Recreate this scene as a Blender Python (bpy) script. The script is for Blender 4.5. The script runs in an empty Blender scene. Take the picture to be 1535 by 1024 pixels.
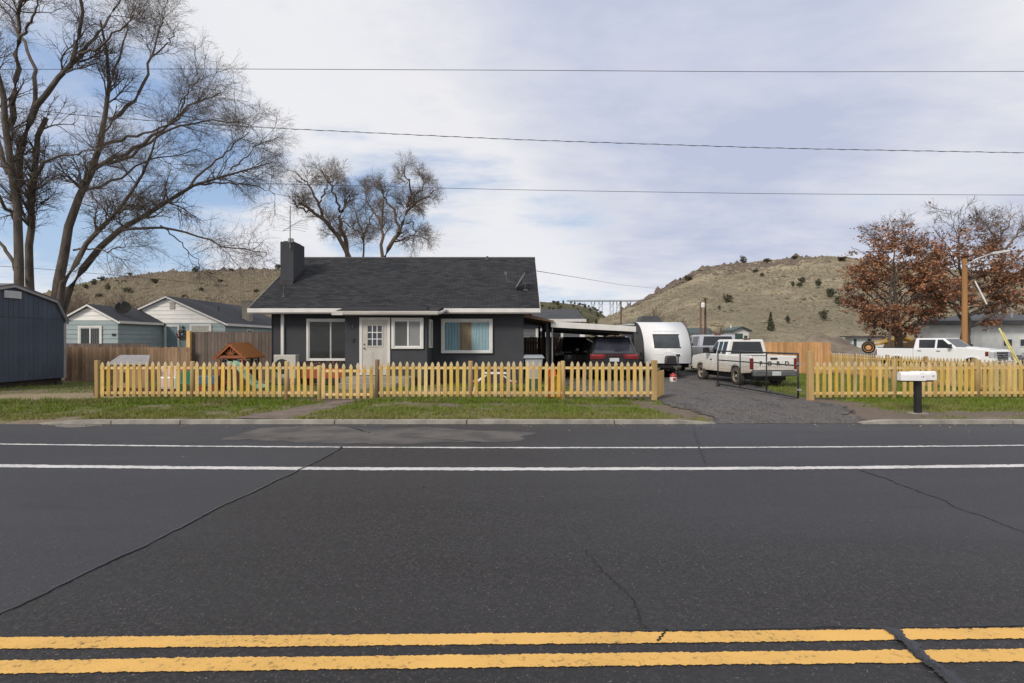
import bpy, math, random
import numpy as np
from mathutils import Vector, noise as mnoise
rng = np.random.default_rng(11); random.seed(5)
C = bpy.context.scene.collection
F = 853.3; CX, CY = 767.5, 512.0; EYE = 1.6; ROADZ = -0.10
def P(px, py, Y): return ((px-CX)/F*Y, Y, EYE+(CY-py)/F*Y)      # a point seen at a pixel, at depth Y
def G(px, py, z=ROADZ):
    Y = F*(EYE-z)/(py-CY); return ((px-CX)/F*Y, Y)
def XX(px, Y): return (px-CX)/F*Y
def ZZ(py, Y): return EYE+(CY-py)/F*Y
def fbm(x, y, z=0.0, o=4): return mnoise.fractal(Vector((x, y, z)), 1.0, 2.0, o)

# ---------------------------------------------------------------- materials
class NT:
    def __init__(s, name):
        s.m = bpy.data.materials.new(name); s.m.use_nodes = True; s.t = s.m.node_tree
        s.b = s.t.nodes['Principled BSDF']; s.co = s.n('ShaderNodeTexCoord')
    def n(s, typ, **k):
        n = s.t.nodes.new(typ)
        for a, v in k.items(): setattr(n, a, v)
        return n
    def l(s, a, b): s.t.links.new(a, b)
    def setin(s, node, key, v):
        if hasattr(v, 'links'): s.l(v, node.inputs[key])
        else: node.inputs[key].default_value = v
    def math(s, op, a, b=0.0, c=0.0, clamp=False):
        n = s.n('ShaderNodeMath', operation=op, use_clamp=clamp)
        for i, v in enumerate((a, b, c)): s.setin(n, i, v)
        return n.outputs[0]
    def vec(s, st=(1, 1, 1), src='Object', off=None, rnd=False):
        mp = s.n('ShaderNodeMapping'); mp.inputs['Scale'].default_value = st
        v = s.co.outputs[src]
        if rnd:
            oi = s.n('ShaderNodeObjectInfo'); mul = s.n('ShaderNodeVectorMath', operation='MULTIPLY_ADD')
            cmb = s.n('ShaderNodeCombineXYZ')
            for i in range(3): s.l(oi.outputs['Random'], cmb.inputs[i])
            s.l(cmb.outputs[0], mul.inputs[0]); mul.inputs[1].default_value = (37.1, 53.7, 71.3); s.l(v, mul.inputs[2]); v = mul.outputs[0]
        s.l(v, mp.inputs['Vector'])
        if off: mp.inputs['Location'].default_value = off
        return mp.outputs[0]
    def noise(s, v, sc, det=4, ro=.55, dist=0):
        n = s.n('ShaderNodeTexNoise'); s.l(v, n.inputs['Vector']); n.inputs['Scale'].default_value = sc
        n.inputs['Detail'].default_value = det; n.inputs['Roughness'].default_value = ro; n.inputs['Distortion'].default_value = dist
        return n.outputs[0]
    def ramp(s, fac, lo, hi, a=0.0, b=1.0, smooth=False):
        n = s.n('ShaderNodeMapRange'); s.l(fac, n.inputs['Value'])
        if smooth: n.interpolation_type = 'SMOOTHSTEP'
        for k, v in zip(('From Min', 'From Max', 'To Min', 'To Max'), (lo, hi, a, b)): n.inputs[k].default_value = v
        return n.outputs[0]
    def mix(s, f, a, b, blend='MIX'):
        n = s.n('ShaderNodeMix', data_type='RGBA', blend_type=blend)
        ins = [i for i in n.inputs if i.type == 'RGBA']
        fi = n.inputs[0]
        if hasattr(f, 'links'): s.l(f, fi)
        else: fi.default_value = f
        for i, v in zip(ins, (a, b)):
            if hasattr(v, 'links'): s.l(v, i)
            else: i.default_value = (*v[:3], 1)
        return [o for o in n.outputs if o.type == 'RGBA'][0]
    def bump(s, h, st, dist=.01):
        n = s.n('ShaderNodeBump'); s.l(h, n.inputs['Height']); n.inputs['Strength'].default_value = st; n.inputs['Distance'].default_value = dist
        s.l(n.outputs[0], s.b.inputs['Normal'])
    def xyz(s, v=None):
        n = s.n('ShaderNodeSeparateXYZ'); s.l(v if v is not None else s.co.outputs['Object'], n.inputs[0]); return n.outputs
    def out(s, col, ro=.7, me=0.0, spec=.5, coat=0.0):
        s.setin(s.b, 'Base Color', col if hasattr(col, 'links') else (*col[:3], 1))
        s.setin(s.b, 'Roughness', ro); s.b.inputs['Metallic'].default_value = me
        s.b.inputs['Specular IOR Level'].default_value = spec; s.b.inputs['Coat Weight'].default_value = coat
        return s.m
MATS = {}
def mat(name, c1, c2=None, sc=4, det=5, ro=.7, me=0, bump=0, bsc=None, st=(1, 1, 1), lo=.35, hi=.65, rnd=0, spec=.5, coat=0, dist=0, bd=.01):
    if name in MATS: return MATS[name]
    t = NT(name); v = t.vec(st, rnd=bool(rnd))
    if c2 is None: c2 = tuple(c*.8 for c in c1)
    f = t.noise(v, sc, det, dist=dist); col = t.mix(t.ramp(f, lo, hi), c1, c2)
    if rnd:
        oi = t.n('ShaderNodeObjectInfo'); hsv = t.n('ShaderNodeHueSaturation'); t.l(col, hsv.inputs['Color'])
        t.l(t.ramp(oi.outputs['Random'], 0, 1, 1-rnd, 1+rnd), hsv.inputs['Value'])
        r2 = t.math('FRACT', t.math('MULTIPLY', oi.outputs['Random'], 17.3)); t.l(t.ramp(r2, 0, 1, .494, .505), hsv.inputs['Hue'])
        col = hsv.outputs[0]
    if bump: t.bump(t.noise(v, bsc or sc*6, 3), bump, bd)
    MATS[name] = t.out(col, ro, me, spec, coat); return MATS[name]

def m_shingle(name, c1, c2, c3, bw=.3, rh=.13, slope_axis='y'):
    t = NT(name); x, y, z = t.xyz()
    cb = t.n('ShaderNodeCombineXYZ')
    t.l(x if slope_axis == 'y' else y, cb.inputs[0]); t.l(t.math('MULTIPLY', z, 2.0), cb.inputs[1])
    b = t.n('ShaderNodeTexBrick'); t.l(cb.outputs[0], b.inputs['Vector'])
    b.inputs['Color1'].default_value = (*c1, 1); b.inputs['Color2'].default_value = (*c2, 1); b.inputs['Mortar'].default_value = (*tuple(k*.45 for k in c1), 1)
    b.inputs['Scale'].default_value = 1; b.inputs['Brick Width'].default_value = bw; b.inputs['Row Height'].default_value = rh
    b.inputs['Mortar Size'].default_value = .012; b.inputs['Bias'].default_value = 0
    n1 = t.noise(t.vec(), .9, 5); n2 = t.noise(t.vec((1, 1, 1)), 60, 2)
    col = t.mix(t.ramp(n1, .45, .7, 0, .55), b.outputs['Color'], c3)
    n3 = t.noise(t.vec((.35, 2.2, 2.2)), 1.6, 4)
    col = t.mix(t.ramp(n3, .62, .75, 0, .5), col, tuple(k*1.7 for k in c3))
    col = t.mix(t.ramp(n2, .3, .7, 0, .35), col, tuple(k*1.9 for k in c1))
    t.bump(b.outputs['Fac'], -.6, .01); return t.out(col, .95, spec=.25)

KERB_ = 11.78
def m_road():
    t = NT('asphalt'); v = t.vec()
    x, y, z = t.xyz()
    fine = t.noise(v, 110, 2, .8); mid = t.noise(v, 38, 3, .8); vo = t.n('ShaderNodeTexVoronoi'); t.l(v, vo.inputs['Vector']); vo.inputs['Scale'].default_value = 90
    big = t.noise(t.vec((.25, 1, 1)), .5, 4); streak = t.noise(t.vec((.06, 1.6, 1)), 1.0, 4)
    col = t.mix(t.ramp(fine, .36, .66), (.0035, .003, .0031), (.026, .0218, .022))
    col = t.mix(t.ramp(mid, .50, .60, 0, .85), col, (.0035, .0031, .0033)); col = t.mix(t.ramp(mid, .48, .39, 0, .8), col, (.050, .0435, .0435)); coarse = t.noise(v, 17, 3, .7); col = t.mix(t.ramp(coarse, .5, .64, 0, .55), col, (.0065, .0056, .0058)); col = t.mix(t.ramp(coarse, .48, .36, 0, .4), col, (.036, .032, .0325))
    col = t.mix(t.ramp(big, .4, .68, 0, .55), col, (.022, .0208, .0222))
    col = t.mix(t.ramp(streak, .5, .72, 0, .5), col, (.0105, .010, .011))
    # sections of paving laid at different times meet at the left transverse joint
    jx = t.math('ADD', x, t.math('MULTIPLY', t.math('SUBTRACT', t.noise(v, 1.5, 3), .5), .12)); xl = t.math('SUBTRACT', jx, t.math('MULTIPLY', y, .08))
    sec = t.ramp(xl, -3.48, -3.44, 1, 0); sec_sheen = t.math('MULTIPLY', t.ramp(jx, .5, 4.4), t.ramp(y, 3.6, 5.2))  # rightward ramp paints bluish grazing sky reflection into the asphalt colour
    col = t.mix(t.math('MULTIPLY', sec, .5), col, (.040, .0425, .053)); col = t.mix(t.math('MULTIPLY', sec_sheen, .45), col, (.034, .0375, .049))
    oil = t.noise(t.vec((.35, 1, 1)), 2.2, 5, .6); col = t.mix(t.ramp(oil, .58, .72, 0, .5), col, (.0125, .0118, .0125))
    col = t.mix(t.ramp(y, KERB_-1.6, KERB_-.1, 0, .35), col, (.045, .041, .040))
    chips = t.math('GREATER_THAN', t.noise(v, 75, 1, .5), .735)
    tint = t.n('ShaderNodeTexVoronoi'); t.l(v, tint.inputs['Vector']); tint.inputs['Scale'].default_value = 40
    chipcol = t.mix(t.ramp(tint.outputs['Distance'], 0, .5), (.30, .24, .19), (.22, .21, .21))
    col = t.mix(t.math('MULTIPLY', chips, .75), col, chipcol)
    t.bump(t.math('ADD', fine, t.math('MULTIPLY', mid, 1.2)), .55, .012)
    return t.out(col, t.ramp(big, .35, .7, .64, .54), spec=.5)

def m_paint(name, c, worn):
    t = NT(name); v = t.vec(); n1 = t.noise(v, 28, 6, .75); n2 = t.noise(t.vec((.6, 1, 1)), 3.5, 4)
    col = t.mix(t.ramp(n2, .3, .7), c, tuple(k*.86 for k in c))
    w = t.math('MULTIPLY', t.ramp(n1, .55, .64), t.ramp(n2, .40, .60, .12, 1)); n4 = t.noise(t.vec((.5, 1.6, 1)), 9, 5, .7, 1.0); w = t.math('MAXIMUM', w, t.math('MULTIPLY', t.ramp(t.math('ABSOLUTE', t.math('SUBTRACT', n4, .5)), .0, .008, .75, 0), t.ramp(n2, .48, .6)))
    col = t.mix(w, col, worn)
    t.bump(t.noise(v, 140, 2), .5, .008); return t.out(col, .75, spec=.3)

def m_ground():
    t = NT('soil_and_turf'); x, y, z = t.xyz()
    n1 = t.noise(t.vec(), .55, 6, .6); n2 = t.noise(t.vec(), 7, 5, .65); n3 = t.noise(t.vec(), 40, 3, .7)
    grass = t.mix(t.ramp(n2, .35, .65), (.075, .10, .022), (.15, .145, .048))
    dirt = t.mix(t.ramp(n2, .3, .7), (.16, .125, .095), (.235, .19, .14))
    f = t.math('ADD', t.math('MULTIPLY', n1, .7), t.math('MULTIPLY', n2, .3))
    col = t.mix(t.ramp(f, .47, .56), grass, dirt)
    lot = t.mix(t.ramp(n2, .3, .7), (.20, .175, .15), (.15, .13, .115))
    col = t.mix(t.ramp(y, 31, 40), col, lot)
    far = t.mix(t.ramp(n1, .35, .65), (.23, .2, .12), (.17, .16, .08))
    col = t.mix(t.ramp(y, 95, 120), col, far)
    a1 = t.n('ShaderNodeAttribute', attribute_name='bare'); a2 = t.n('ShaderNodeAttribute', attribute_name='sandy'); wig = t.math('MULTIPLY', t.math('SUBTRACT', n2, .5), .9)
    col = t.mix(t.ramp(t.math('ADD', a1.outputs['Fac'], wig), .25, .6), col, t.mix(t.ramp(n2, .3, .7), (.125, .097, .08), (.185, .15, .12)))
    col = t.mix(t.ramp(t.math('ADD', a2.outputs['Fac'], wig), .3, .65), col, t.mix(t.ramp(n2, .3, .7), (.33, .265, .175), (.23, .18, .115)))
    col = t.mix(t.ramp(n3, .4, .75, 0, .4), col, (.06, .05, .04))
    t.bump(t.math('ADD', n2, t.math('MULTIPLY', n3, .5)), .6, .03); return t.out(col, .95, spec=.2)

def m_hill(name, c1, c2, c3, rock, sc=.05):
    t = NT(name); n1 = t.noise(t.vec((1, 1, 2.5)), sc, 6, .6); n2 = t.noise(t.vec((1, 1, 3)), sc*9, 6, .7); n3 = t.noise(t.vec(), sc*45, 4, .75)
    col = t.mix(t.ramp(n1, .40, .60), c1, c2)
    col = t.mix(t.ramp(n2, .48, .68, 0, .75), col, c3)
    col = t.mix(t.ramp(n3, .5, .72, 0, .7), col, tuple(k*.5 for k in c3))
    at = t.n('ShaderNodeAttribute', attribute_name='rock')
    rk = t.mix(t.ramp(n3, .4, .65), rock, tuple(k*.35 for k in rock))
    col = t.mix(t.ramp(t.math('ADD', at.outputs['Fac'], t.math('MULTIPLY', t.math('SUBTRACT', n2, .5), 1.3)), .42, .58), col, rk)
    t.bump(t.math('ADD', n2, n3), .9, .6); return t.out(col, .95, spec=.1)

def m_dirty_paint(name, c, dirt, z0, z1, amt=.85):
    t = NT(name); x, y, z = t.xyz(); n = t.noise(t.vec((1, 1, .6)), 3.0, 6, .65); n2 = t.noise(t.vec(), 14, 4, .7)
    h = t.ramp(z, z0, z1, 1, 0); f = t.math('MULTIPLY', t.ramp(t.math('ADD', h, t.math('MULTIPLY', t.math('SUBTRACT', n, .5), 1.3)), .25, .85), amt)
    f = t.math('MULTIPLY', f, t.ramp(n2, .25, .6, .6, 1)); col = t.mix(f, c, dirt)
    return t.out(col, t.ramp(f, 0, .8, .28, .8), coat=.15)

def m_boards(name, c1, c2, w, axis=0, rnd=.25, zst=.06, ro=.85):
    """Board fence: each board of width w along the axis has its own tone, with grain."""
    t = NT(name); o = t.xyz(); a = o[axis]
    idx = t.math('FLOOR', t.math('DIVIDE', a, w)); wn = t.n('ShaderNodeTexWhiteNoise', noise_dimensions='1D'); t.l(idx, wn.inputs['W'])
    cb = t.n('ShaderNodeCombineXYZ'); t.l(t.math('ADD', o[0], t.math('MULTIPLY', wn.outputs[0], 19)), cb.inputs[0]); t.l(o[1], cb.inputs[1]); t.l(t.math('MULTIPLY', o[2], zst), cb.inputs[2])
    g = t.noise(cb.outputs[0], 26, 5, .7, .6); g2 = t.noise(t.vec(), 1.2, 5); kn = t.noise(t.vec((1, 1, .45)), 6.5, 3, .5, .8)
    col = t.mix(t.ramp(g, .32, .66), c1, c2)
    col = t.mix(t.ramp(kn, .62, .74, 0, .6), col, tuple(k*.55 for k in c2))
    hsv = t.n('ShaderNodeHueSaturation'); t.l(col, hsv.inputs['Color']); t.l(t.ramp(wn.outputs[0], 0, 1, 1-rnd, 1+rnd), hsv.inputs['Value'])
    col = t.mix(t.ramp(g2, .4, .7, 0, .45), hsv.outputs[0], tuple(k*.62 for k in c2))
    t.bump(g, .4, .006); return t.out(col, ro, spec=.25)

def m_picket():
    t = NT('picket_pine'); v = t.vec((1, 1, .16), rnd=True); x, y, z = t.xyz(); n = t.noise(v, 5, 6, .6, .6); g = t.noise(v, 34, 4, .7)
    col = t.mix(t.ramp(n, .30, .68), (.70, .49, .145), (.51, .325, .08)); col = t.mix(t.ramp(g, .45, .75, 0, .45), col, (.36, .19, .06))
    kn = t.noise(t.vec((1, 1, .5), rnd=True), 7, 2, .5, .5); col = t.mix(t.ramp(kn, .68, .76, 0, .7), col, (.22, .11, .045))
    oi = t.n('ShaderNodeObjectInfo'); hsv = t.n('ShaderNodeHueSaturation'); t.l(col, hsv.inputs['Color']); t.l(t.ramp(oi.outputs['Random'], 0, 1, .78, 1.14), hsv.inputs['Value'])
    r2 = t.math('FRACT', t.math('MULTIPLY', oi.outputs['Random'], 17.3)); t.l(t.ramp(r2, 0, 1, .494, .510), hsv.inputs['Hue']); t.l(t.ramp(t.math('FRACT', t.math('MULTIPLY', oi.outputs['Random'], 41.7)), 0, 1, .84, 1.06), hsv.inputs['Saturation'])
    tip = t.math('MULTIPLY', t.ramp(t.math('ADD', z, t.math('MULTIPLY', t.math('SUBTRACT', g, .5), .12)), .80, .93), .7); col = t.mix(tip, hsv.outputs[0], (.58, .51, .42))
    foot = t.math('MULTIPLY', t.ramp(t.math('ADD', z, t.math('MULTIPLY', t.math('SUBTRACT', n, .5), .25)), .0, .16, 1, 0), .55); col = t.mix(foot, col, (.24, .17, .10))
    t.bump(g, .35, .006); return t.out(col, .78, spec=.25)
def m_glass(name, tint=(.02, .023, .027), ro=.06, blinds=None):
    t = NT(name); n = t.noise(t.vec(), 1.5, 3)
    col = t.mix(t.ramp(n, .35, .65), tint, tuple(k*.55 for k in tint))
    return t.out(col, ro, spec=.65)
def m_clear(name, a=.25):
    t = NT(name); t.out((.02, .025, .03), .03, spec=.6); t.b.inputs['Alpha'].default_value = a; return t.m
# ---------------------------------------------------------------- mesh helpers
WORLDROOT = {}
def tag(o, label=None, cat=None, group=None, kind=None):
    if label: o['label'] = label
    if cat: o['category'] = cat
    if group: o['group'] = group
    if kind: o['kind'] = kind
    return o
def thing(name, label, cat, loc=(0, 0, 0), rz=0, group=None, world=False):
    o = bpy.data.objects.new(name, None); C.objects.link(o); o.location = loc; o.rotation_euler = (0, 0, rz); o.empty_display_size = .2
    if world: WORLDROOT[o.name] = Vector(loc)
    return tag(o, label, cat, group)
def link_mesh(name, me, m, parent=None, smooth=False, bevel=0, seg=2, angle=35):
    o = bpy.data.objects.new(name, me); C.objects.link(o)
    if m is not None: me.materials.append(m)
    if parent is not None: o.parent = parent
    if smooth and len(me.polygons): me.polygons.foreach_set('use_smooth', [True]*len(me.polygons))
    if bevel:
        b = o.modifiers.new('soft', 'BEVEL'); b.width = bevel; b.segments = seg; b.limit_method = 'ANGLE'; b.angle_limit = math.radians(angle)
        b.harden_normals = False
    return o
class MB:
    def __init__(s): s.v = []; s.f = []
    def add(s, vs, fs):
        k = len(s.v); s.v += [tuple(p) for p in vs]; s.f += [tuple(i+k for i in f) for f in fs]; return s
    def hexa(s, p):   # bottom ring 0-3 counter-clockwise, top ring 4-7
        return s.add(p, [(3, 2, 1, 0), (4, 5, 6, 7), (0, 1, 5, 4), (1, 2, 6, 5), (2, 3, 7, 6), (3, 0, 4, 7)])
    def box(s, x0, x1, y0, y1, z0, z1):
        if x0 > x1: x0, x1 = x1, x0
        if y0 > y1: y0, y1 = y1, y0
        if z0 > z1: z0, z1 = z1, z0
        return s.hexa([(x0, y0, z0), (x1, y0, z0), (x1, y1, z0), (x0, y1, z0), (x0, y0, z1), (x1, y0, z1), (x1, y1, z1), (x0, y1, z1)])
    def prism(s, poly, axis, a, b):
        """Extrude a 2-D polygon along an axis: 'x' -> (y,z), 'y' -> (x,z), 'z' -> (x,y)."""
        def q(u, w, t): return {'x': (t, u, w), 'y': (u, t, w), 'z': (u, w, t)}[axis]
        n = len(poly); vs = [q(u, w, a) for u, w in poly]+[q(u, w, b) for u, w in poly]
        fs = [tuple(range(n)), tuple(range(2*n-1, n-1, -1))]+[(i, i+n, (i+1) % n+n, (i+1) % n) for i in range(n)]
        # make normals point outwards
        ar = sum(poly[i][0]*poly[(i+1) % n][1]-poly[(i+1) % n][0]*poly[i][1] for i in range(n))
        flip = (ar > 0) == (b > a)
        if axis == 'y': flip = not flip
        if not flip: fs = [f[::-1] for f in fs]
        return s.add(vs, fs)
    def plate(s, pts, thick):
        """A flat polygon in space given a thickness along its normal (both ways outwards from the first side)."""
        p = [Vector(a) for a in pts]; nrm = (p[1]-p[0]).cross(p[2]-p[0]).normalized(); n = len(p)
        q = [a+nrm*thick for a in p]
        return s.add(p+q, [tuple(range(n-1, -1, -1)), tuple(range(n, 2*n))]+[(i, (i+1) % n, (i+1) % n+n, i+n) for i in range(n)])
    def tube(s, pts, rad, n=8, cap=True):
        pts = [Vector(p) for p in pts]; rad = [rad]*len(pts) if not hasattr(rad, '__len__') else rad
        rings = []; up = Vector((.13, .21, 1))
        for i, p in enumerate(pts):
            d = (pts[min(i+1, len(pts)-1)]-pts[max(i-1, 0)]).normalized()
            a = d.cross(up if abs(d.dot(up.normalized())) < .95 else Vector((1, .1, 0))).normalized(); b = d.cross(a)
            rings.append([p+(a*math.cos(2*math.pi*k/n)+b*math.sin(2*math.pi*k/n))*rad[i] for k in range(n)])
        vs = [p for r in rings for p in r]; fs = []
        for i in range(len(pts)-1):
            for k in range(n): fs.append((i*n+k, i*n+(k+1) % n, (i+1)*n+(k+1) % n, (i+1)*n+k))
        if cap: fs += [tuple(range(n-1, -1, -1)), tuple(range((len(pts)-1)*n, len(pts)*n))]
        return s.add(vs, fs)
    def lathe(s, prof, n=24, origin=(0, 0, 0), axis='z'):
        vs = []; fs = []; m = len(prof)
        for k in range(n):
            a = 2*math.pi*k/n
            for r, h in prof:
                p = (r*math.cos(a), r*math.sin(a), h)
                if axis == 'y': p = (p[0], -p[2], p[1])
                if axis == 'x': p = (p[2], p[0], p[1])
                vs.append((p[0]+origin[0], p[1]+origin[1], p[2]+origin[2]))
        for k in range(n):
            for i in range(m-1):
                fs.append((k*m+i, ((k+1) % n)*m+i, ((k+1) % n)*m+i+1, k*m+i+1))
        return s.add(vs, fs)
    def build(s, name, m, parent=None, smooth=False, bevel=0, seg=2, angle=35):
        vs = s.v
        if parent is not None:
            r = parent
            while r.parent is not None: r = r.parent
            if r.name in WORLDROOT:
                o = WORLDROOT[r.name]; vs = [(a-o.x, b-o.y, c-o.z) for a, b, c in vs]
        me = bpy.data.meshes.new(name); me.from_pydata(vs, [], s.f); me.update()
        return link_mesh(name, me, m, parent, smooth, bevel, seg, angle)
def bx(*a): return MB().box(*a)
def text_mesh(name, txt, size, m, parent, loc, rot, depth=.004, spacing=1.0, bold=0.0):
    cu = bpy.data.curves.new(name, 'FONT'); cu.body = txt; cu.size = size; cu.extrude = depth; cu.offset = bold; cu.align_x = 'CENTER'; cu.align_y = 'CENTER'; cu.space_character = spacing
    tmp = bpy.data.objects.new('tmp_text', cu); C.objects.link(tmp); bpy.context.view_layer.update()
    me = bpy.data.meshes.new_from_object(tmp.evaluated_get(bpy.context.evaluated_depsgraph_get())); bpy.data.objects.remove(tmp); bpy.data.curves.remove(cu)
    o = link_mesh(name, me, m, parent); o.location = loc; o.rotation_euler = rot
    if parent is not None:
        r = parent
        while r.parent is not None: r = r.parent
        if r.name in WORLDROOT: o.location = Vector(loc)-WORLDROOT[r.name]
    return o
def copy_tree(o, parent=None):
    c = o.copy(); C.objects.link(c)
    if parent is not None: c.parent = parent
    for ch in list(o.children): copy_tree(ch, c)
    return c
def np_mesh(name, verts, faces, m, parent=None, smooth=False):
    """verts (N,3) array, faces (M,k) array of one size."""
    verts = np.asarray(verts, np.float32); faces = np.asarray(faces, np.int32); k = faces.shape[1]
    if parent is not None:
        r = parent
        while r.parent is not None: r = r.parent
        if r.name in WORLDROOT: verts = verts-np.array(WORLDROOT[r.name], np.float32)
    me = bpy.data.meshes.new(name); me.vertices.add(len(verts)); me.vertices.foreach_set('co', verts.ravel())
    me.loops.add(faces.size); me.loops.foreach_set('vertex_index', faces.ravel())
    me.polygons.add(len(faces)); me.polygons.foreach_set('loop_start', np.arange(0, faces.size, k, dtype=np.int32)); me.polygons.foreach_set('loop_total', np.full(len(faces), k, np.int32))
    me.update(calc_edges=True)
    if smooth: me.polygons.foreach_set('use_smooth', np.ones(len(faces), bool))
    return link_mesh(name, me, m, parent)
def grid_mesh(name, X, Y, Z, m, parent=None, smooth=True):
    nv, nu = X.shape; V = np.stack([X, Y, Z], -1).reshape(-1, 3); i = np.arange(nv*nu).reshape(nv, nu)
    Fc = np.stack([i[:-1, :-1], i[:-1, 1:], i[1:, 1:], i[1:, :-1]], -1).reshape(-1, 4)
    return np_mesh(name, V, Fc, m, parent, smooth)

# ---------------------------------------------------------------- branching (vectorised)
def resample(pl, K):
    pl = np.asarray(pl, float); d = np.r_[0, np.cumsum(np.linalg.norm(np.diff(pl, axis=0), axis=1))]; t = np.linspace(0, d[-1], K)
    out = np.stack([np.interp(t, d, pl[:, i]) for i in range(pl.shape[1])], 1)
    for _ in range(2):
        out[1:-1] = .5*out[1:-1]+.25*(out[:-2]+out[2:])
    return out
def tubes_np(PL, R, n):
    """PL (M,K,3), R (M,K) -> verts, quads"""
    M, K, _ = PL.shape; T = np.empty_like(PL); T[:, 1:-1] = PL[:, 2:]-PL[:, :-2]; T[:, 0] = PL[:, 1]-PL[:, 0]; T[:, -1] = PL[:, -1]-PL[:, -2]
    T /= np.linalg.norm(T, axis=2, keepdims=True)+1e-9
    ref = np.where(np.abs(T[..., 2:3]) < .9, np.array([0, 0, 1.0]), np.array([1.0, 0, 0]))
    A = np.cross(T, ref); A /= np.linalg.norm(A, axis=2, keepdims=True)+1e-9; B = np.cross(T, A)
    an = 2*np.pi*np.arange(n)/n
    V = PL[:, :, None, :]+R[:, :, None, None]*(A[:, :, None, :]*np.cos(an)[None, None, :, None]+B[:, :, None, :]*np.sin(an)[None, None, :, None])
    idx = np.arange(M*K*n).reshape(M, K, n); nx = np.roll(idx, -1, axis=2)
    Fc = np.stack([idx[:, :-1], nx[:, :-1], nx[:, 1:], idx[:, 1:]], -1).reshape(-1, 4)
    return V.reshape(-1, 3), Fc
def grow(PL, R, per, length, K, ang=(25, 65), tmin=.15, up=.15, wob=.12, rfrac=.5, rtip=.35, droop=0., lenvar=.45, rmin=.003, falloff=.5):
    """children of a set of polylines"""
    M, K0, _ = PL.shape; N = M*per
    ln_ = np.linalg.norm(np.diff(PL, axis=1), axis=2).sum(1); par = np.sort(rng.choice(M, N, p=ln_/ln_.sum())); t = rng.uniform(tmin, 1, N)**.85
    s = t*(K0-1); i = np.minimum(s.astype(int), K0-2); fr = (s-i)[:, None]
    base = PL[par, i]*(1-fr)+PL[par, i+1]*fr; r0 = R[par, i]*(1-fr[:, 0])+R[par, i+1]*fr[:, 0]
    d = PL[par, i+1]-PL[par, i]; d /= np.linalg.norm(d, axis=1, keepdims=True)+1e-9
    a = rng.normal(size=(N, 3)); a -= (a*d).sum(1, keepdims=True)*d; a /= np.linalg.norm(a, axis=1, keepdims=True)
    th = np.radians(rng.uniform(ang[0], ang[1], N))[:, None]
    dr = d*np.cos(th)+a*np.sin(th); dr[:, 2] += up; dr /= np.linalg.norm(dr, axis=1, keepdims=True)
    L = length*(1-falloff*t)*rng.uniform(1-lenvar, 1+lenvar, N)
    out = np.empty((N, K, 3)); out[:, 0] = base; step = (L/(K-1))[:, None]; cur = dr.copy()
    for k in range(1, K):
        cur += rng.normal(scale=wob, size=(N, 3)); cur[:, 2] -= droop*k/(K-1); cur[:, 2] += up*.25
        cur /= np.linalg.norm(cur, axis=1, keepdims=True); out[:, k] = out[:, k-1]+cur*step
    rb = np.minimum(r0*rfrac, L*.03+.002)
    RR = np.maximum(rb[:, None]*np.linspace(1, rtip, K)[None], rmin)
    return out, RR
def limbs_px(lst, Y, K=14, seed=1, wob=.05, ydir=1.0):
    """hand-laid limbs: (list of (px,py), r0 px, r1 px, depth at the tip)"""
    r = np.random.default_rng(seed); PL = []; R = []; s = Y/F
    for pts, r0, r1, d0, d1 in lst:
        n = len(pts); q = [P(px, py, Y+(d0+(d1-d0)*k/(n-1))) for k, (px, py) in enumerate(pts)]
        q = resample(q, K); w = r.normal(scale=wob, size=q.shape); w[0] = 0; w[-1] *= .5; q = q+w
        PL.append(q); R.append(np.linspace(r0*s, r1*s, K))
    return np.array(PL), np.array(R)
def join(parts):
    V = []; Fc = []; k = 0
    for v, f in parts: V.append(v); Fc.append(f+k); k += len(v)
    return np.concatenate(V), np.concatenate(Fc)
def leaf_quads(pos, size, rs, flat=.5, asp=.62):
    N = len(pos); n = rs.normal(size=(N, 3)); n[:, 2] = np.abs(n[:, 2])+flat; n /= np.linalg.norm(n, axis=1, keepdims=True)
    a = np.cross(n, rs.normal(size=(N, 3))); a /= np.linalg.norm(a, axis=1, keepdims=True); b = np.cross(n, a)
    sz = (size*rs.uniform(.6, 1.4, N))[:, None]; a = a*sz*.5; b = b*sz*.5*asp
    V = np.stack([pos-a, pos-b+n*sz*.06, pos+a, pos+b+n*sz*.06], 1).reshape(-1, 3)
    return V, np.arange(N*4).reshape(N, 4)
# ---------------------------------------------------------------- camera, light, sky
sc = bpy.context.scene
cam = bpy.data.cameras.new('camera'); co = bpy.data.objects.new('camera', cam); C.objects.link(co); sc.camera = co
cam.lens = 20.0; cam.sensor_width = 36; co.location = (0, 0, EYE); co.rotation_euler = (math.radians(90), 0, 0); cam.clip_end = 6000; cam.clip_start = .1
SUN = Vector((-.52, -.66, .62)).normalized()
EL, AZ = math.asin(SUN.z), math.atan2(SUN.x, SUN.y)
sl = bpy.data.lights.new('sun', 'SUN'); sl.energy = 2.7; sl.angle = math.radians(14); sl.color = (1, .92, .80)
so = bpy.data.objects.new('sun', sl); C.objects.link(so); so.rotation_euler = (-SUN).to_track_quat('-Z', 'Y').to_euler()
w = bpy.data.worlds.new('World'); sc.world = w; w.use_nodes = True
wt = w.node_tree; bg = wt.nodes['Background']
class WN(NT):
    def __init__(s): s.t = wt; s.co = s.n('ShaderNodeTexCoord')
W = WN()
sky = W.n('ShaderNodeTexSky', sky_type='NISHITA'); sky.sun_disc = False; sky.sun_elevation = EL; sky.sun_rotation = AZ; sky.altitude = 500; sky.air_density = 1.0; sky.dust_density = .6
gen = W.co.outputs['Generated']; gx, gy, gz = W.xyz(gen)
zz = W.math('ADD', W.math('MAXIMUM', gz, 0.0), .16)
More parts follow.
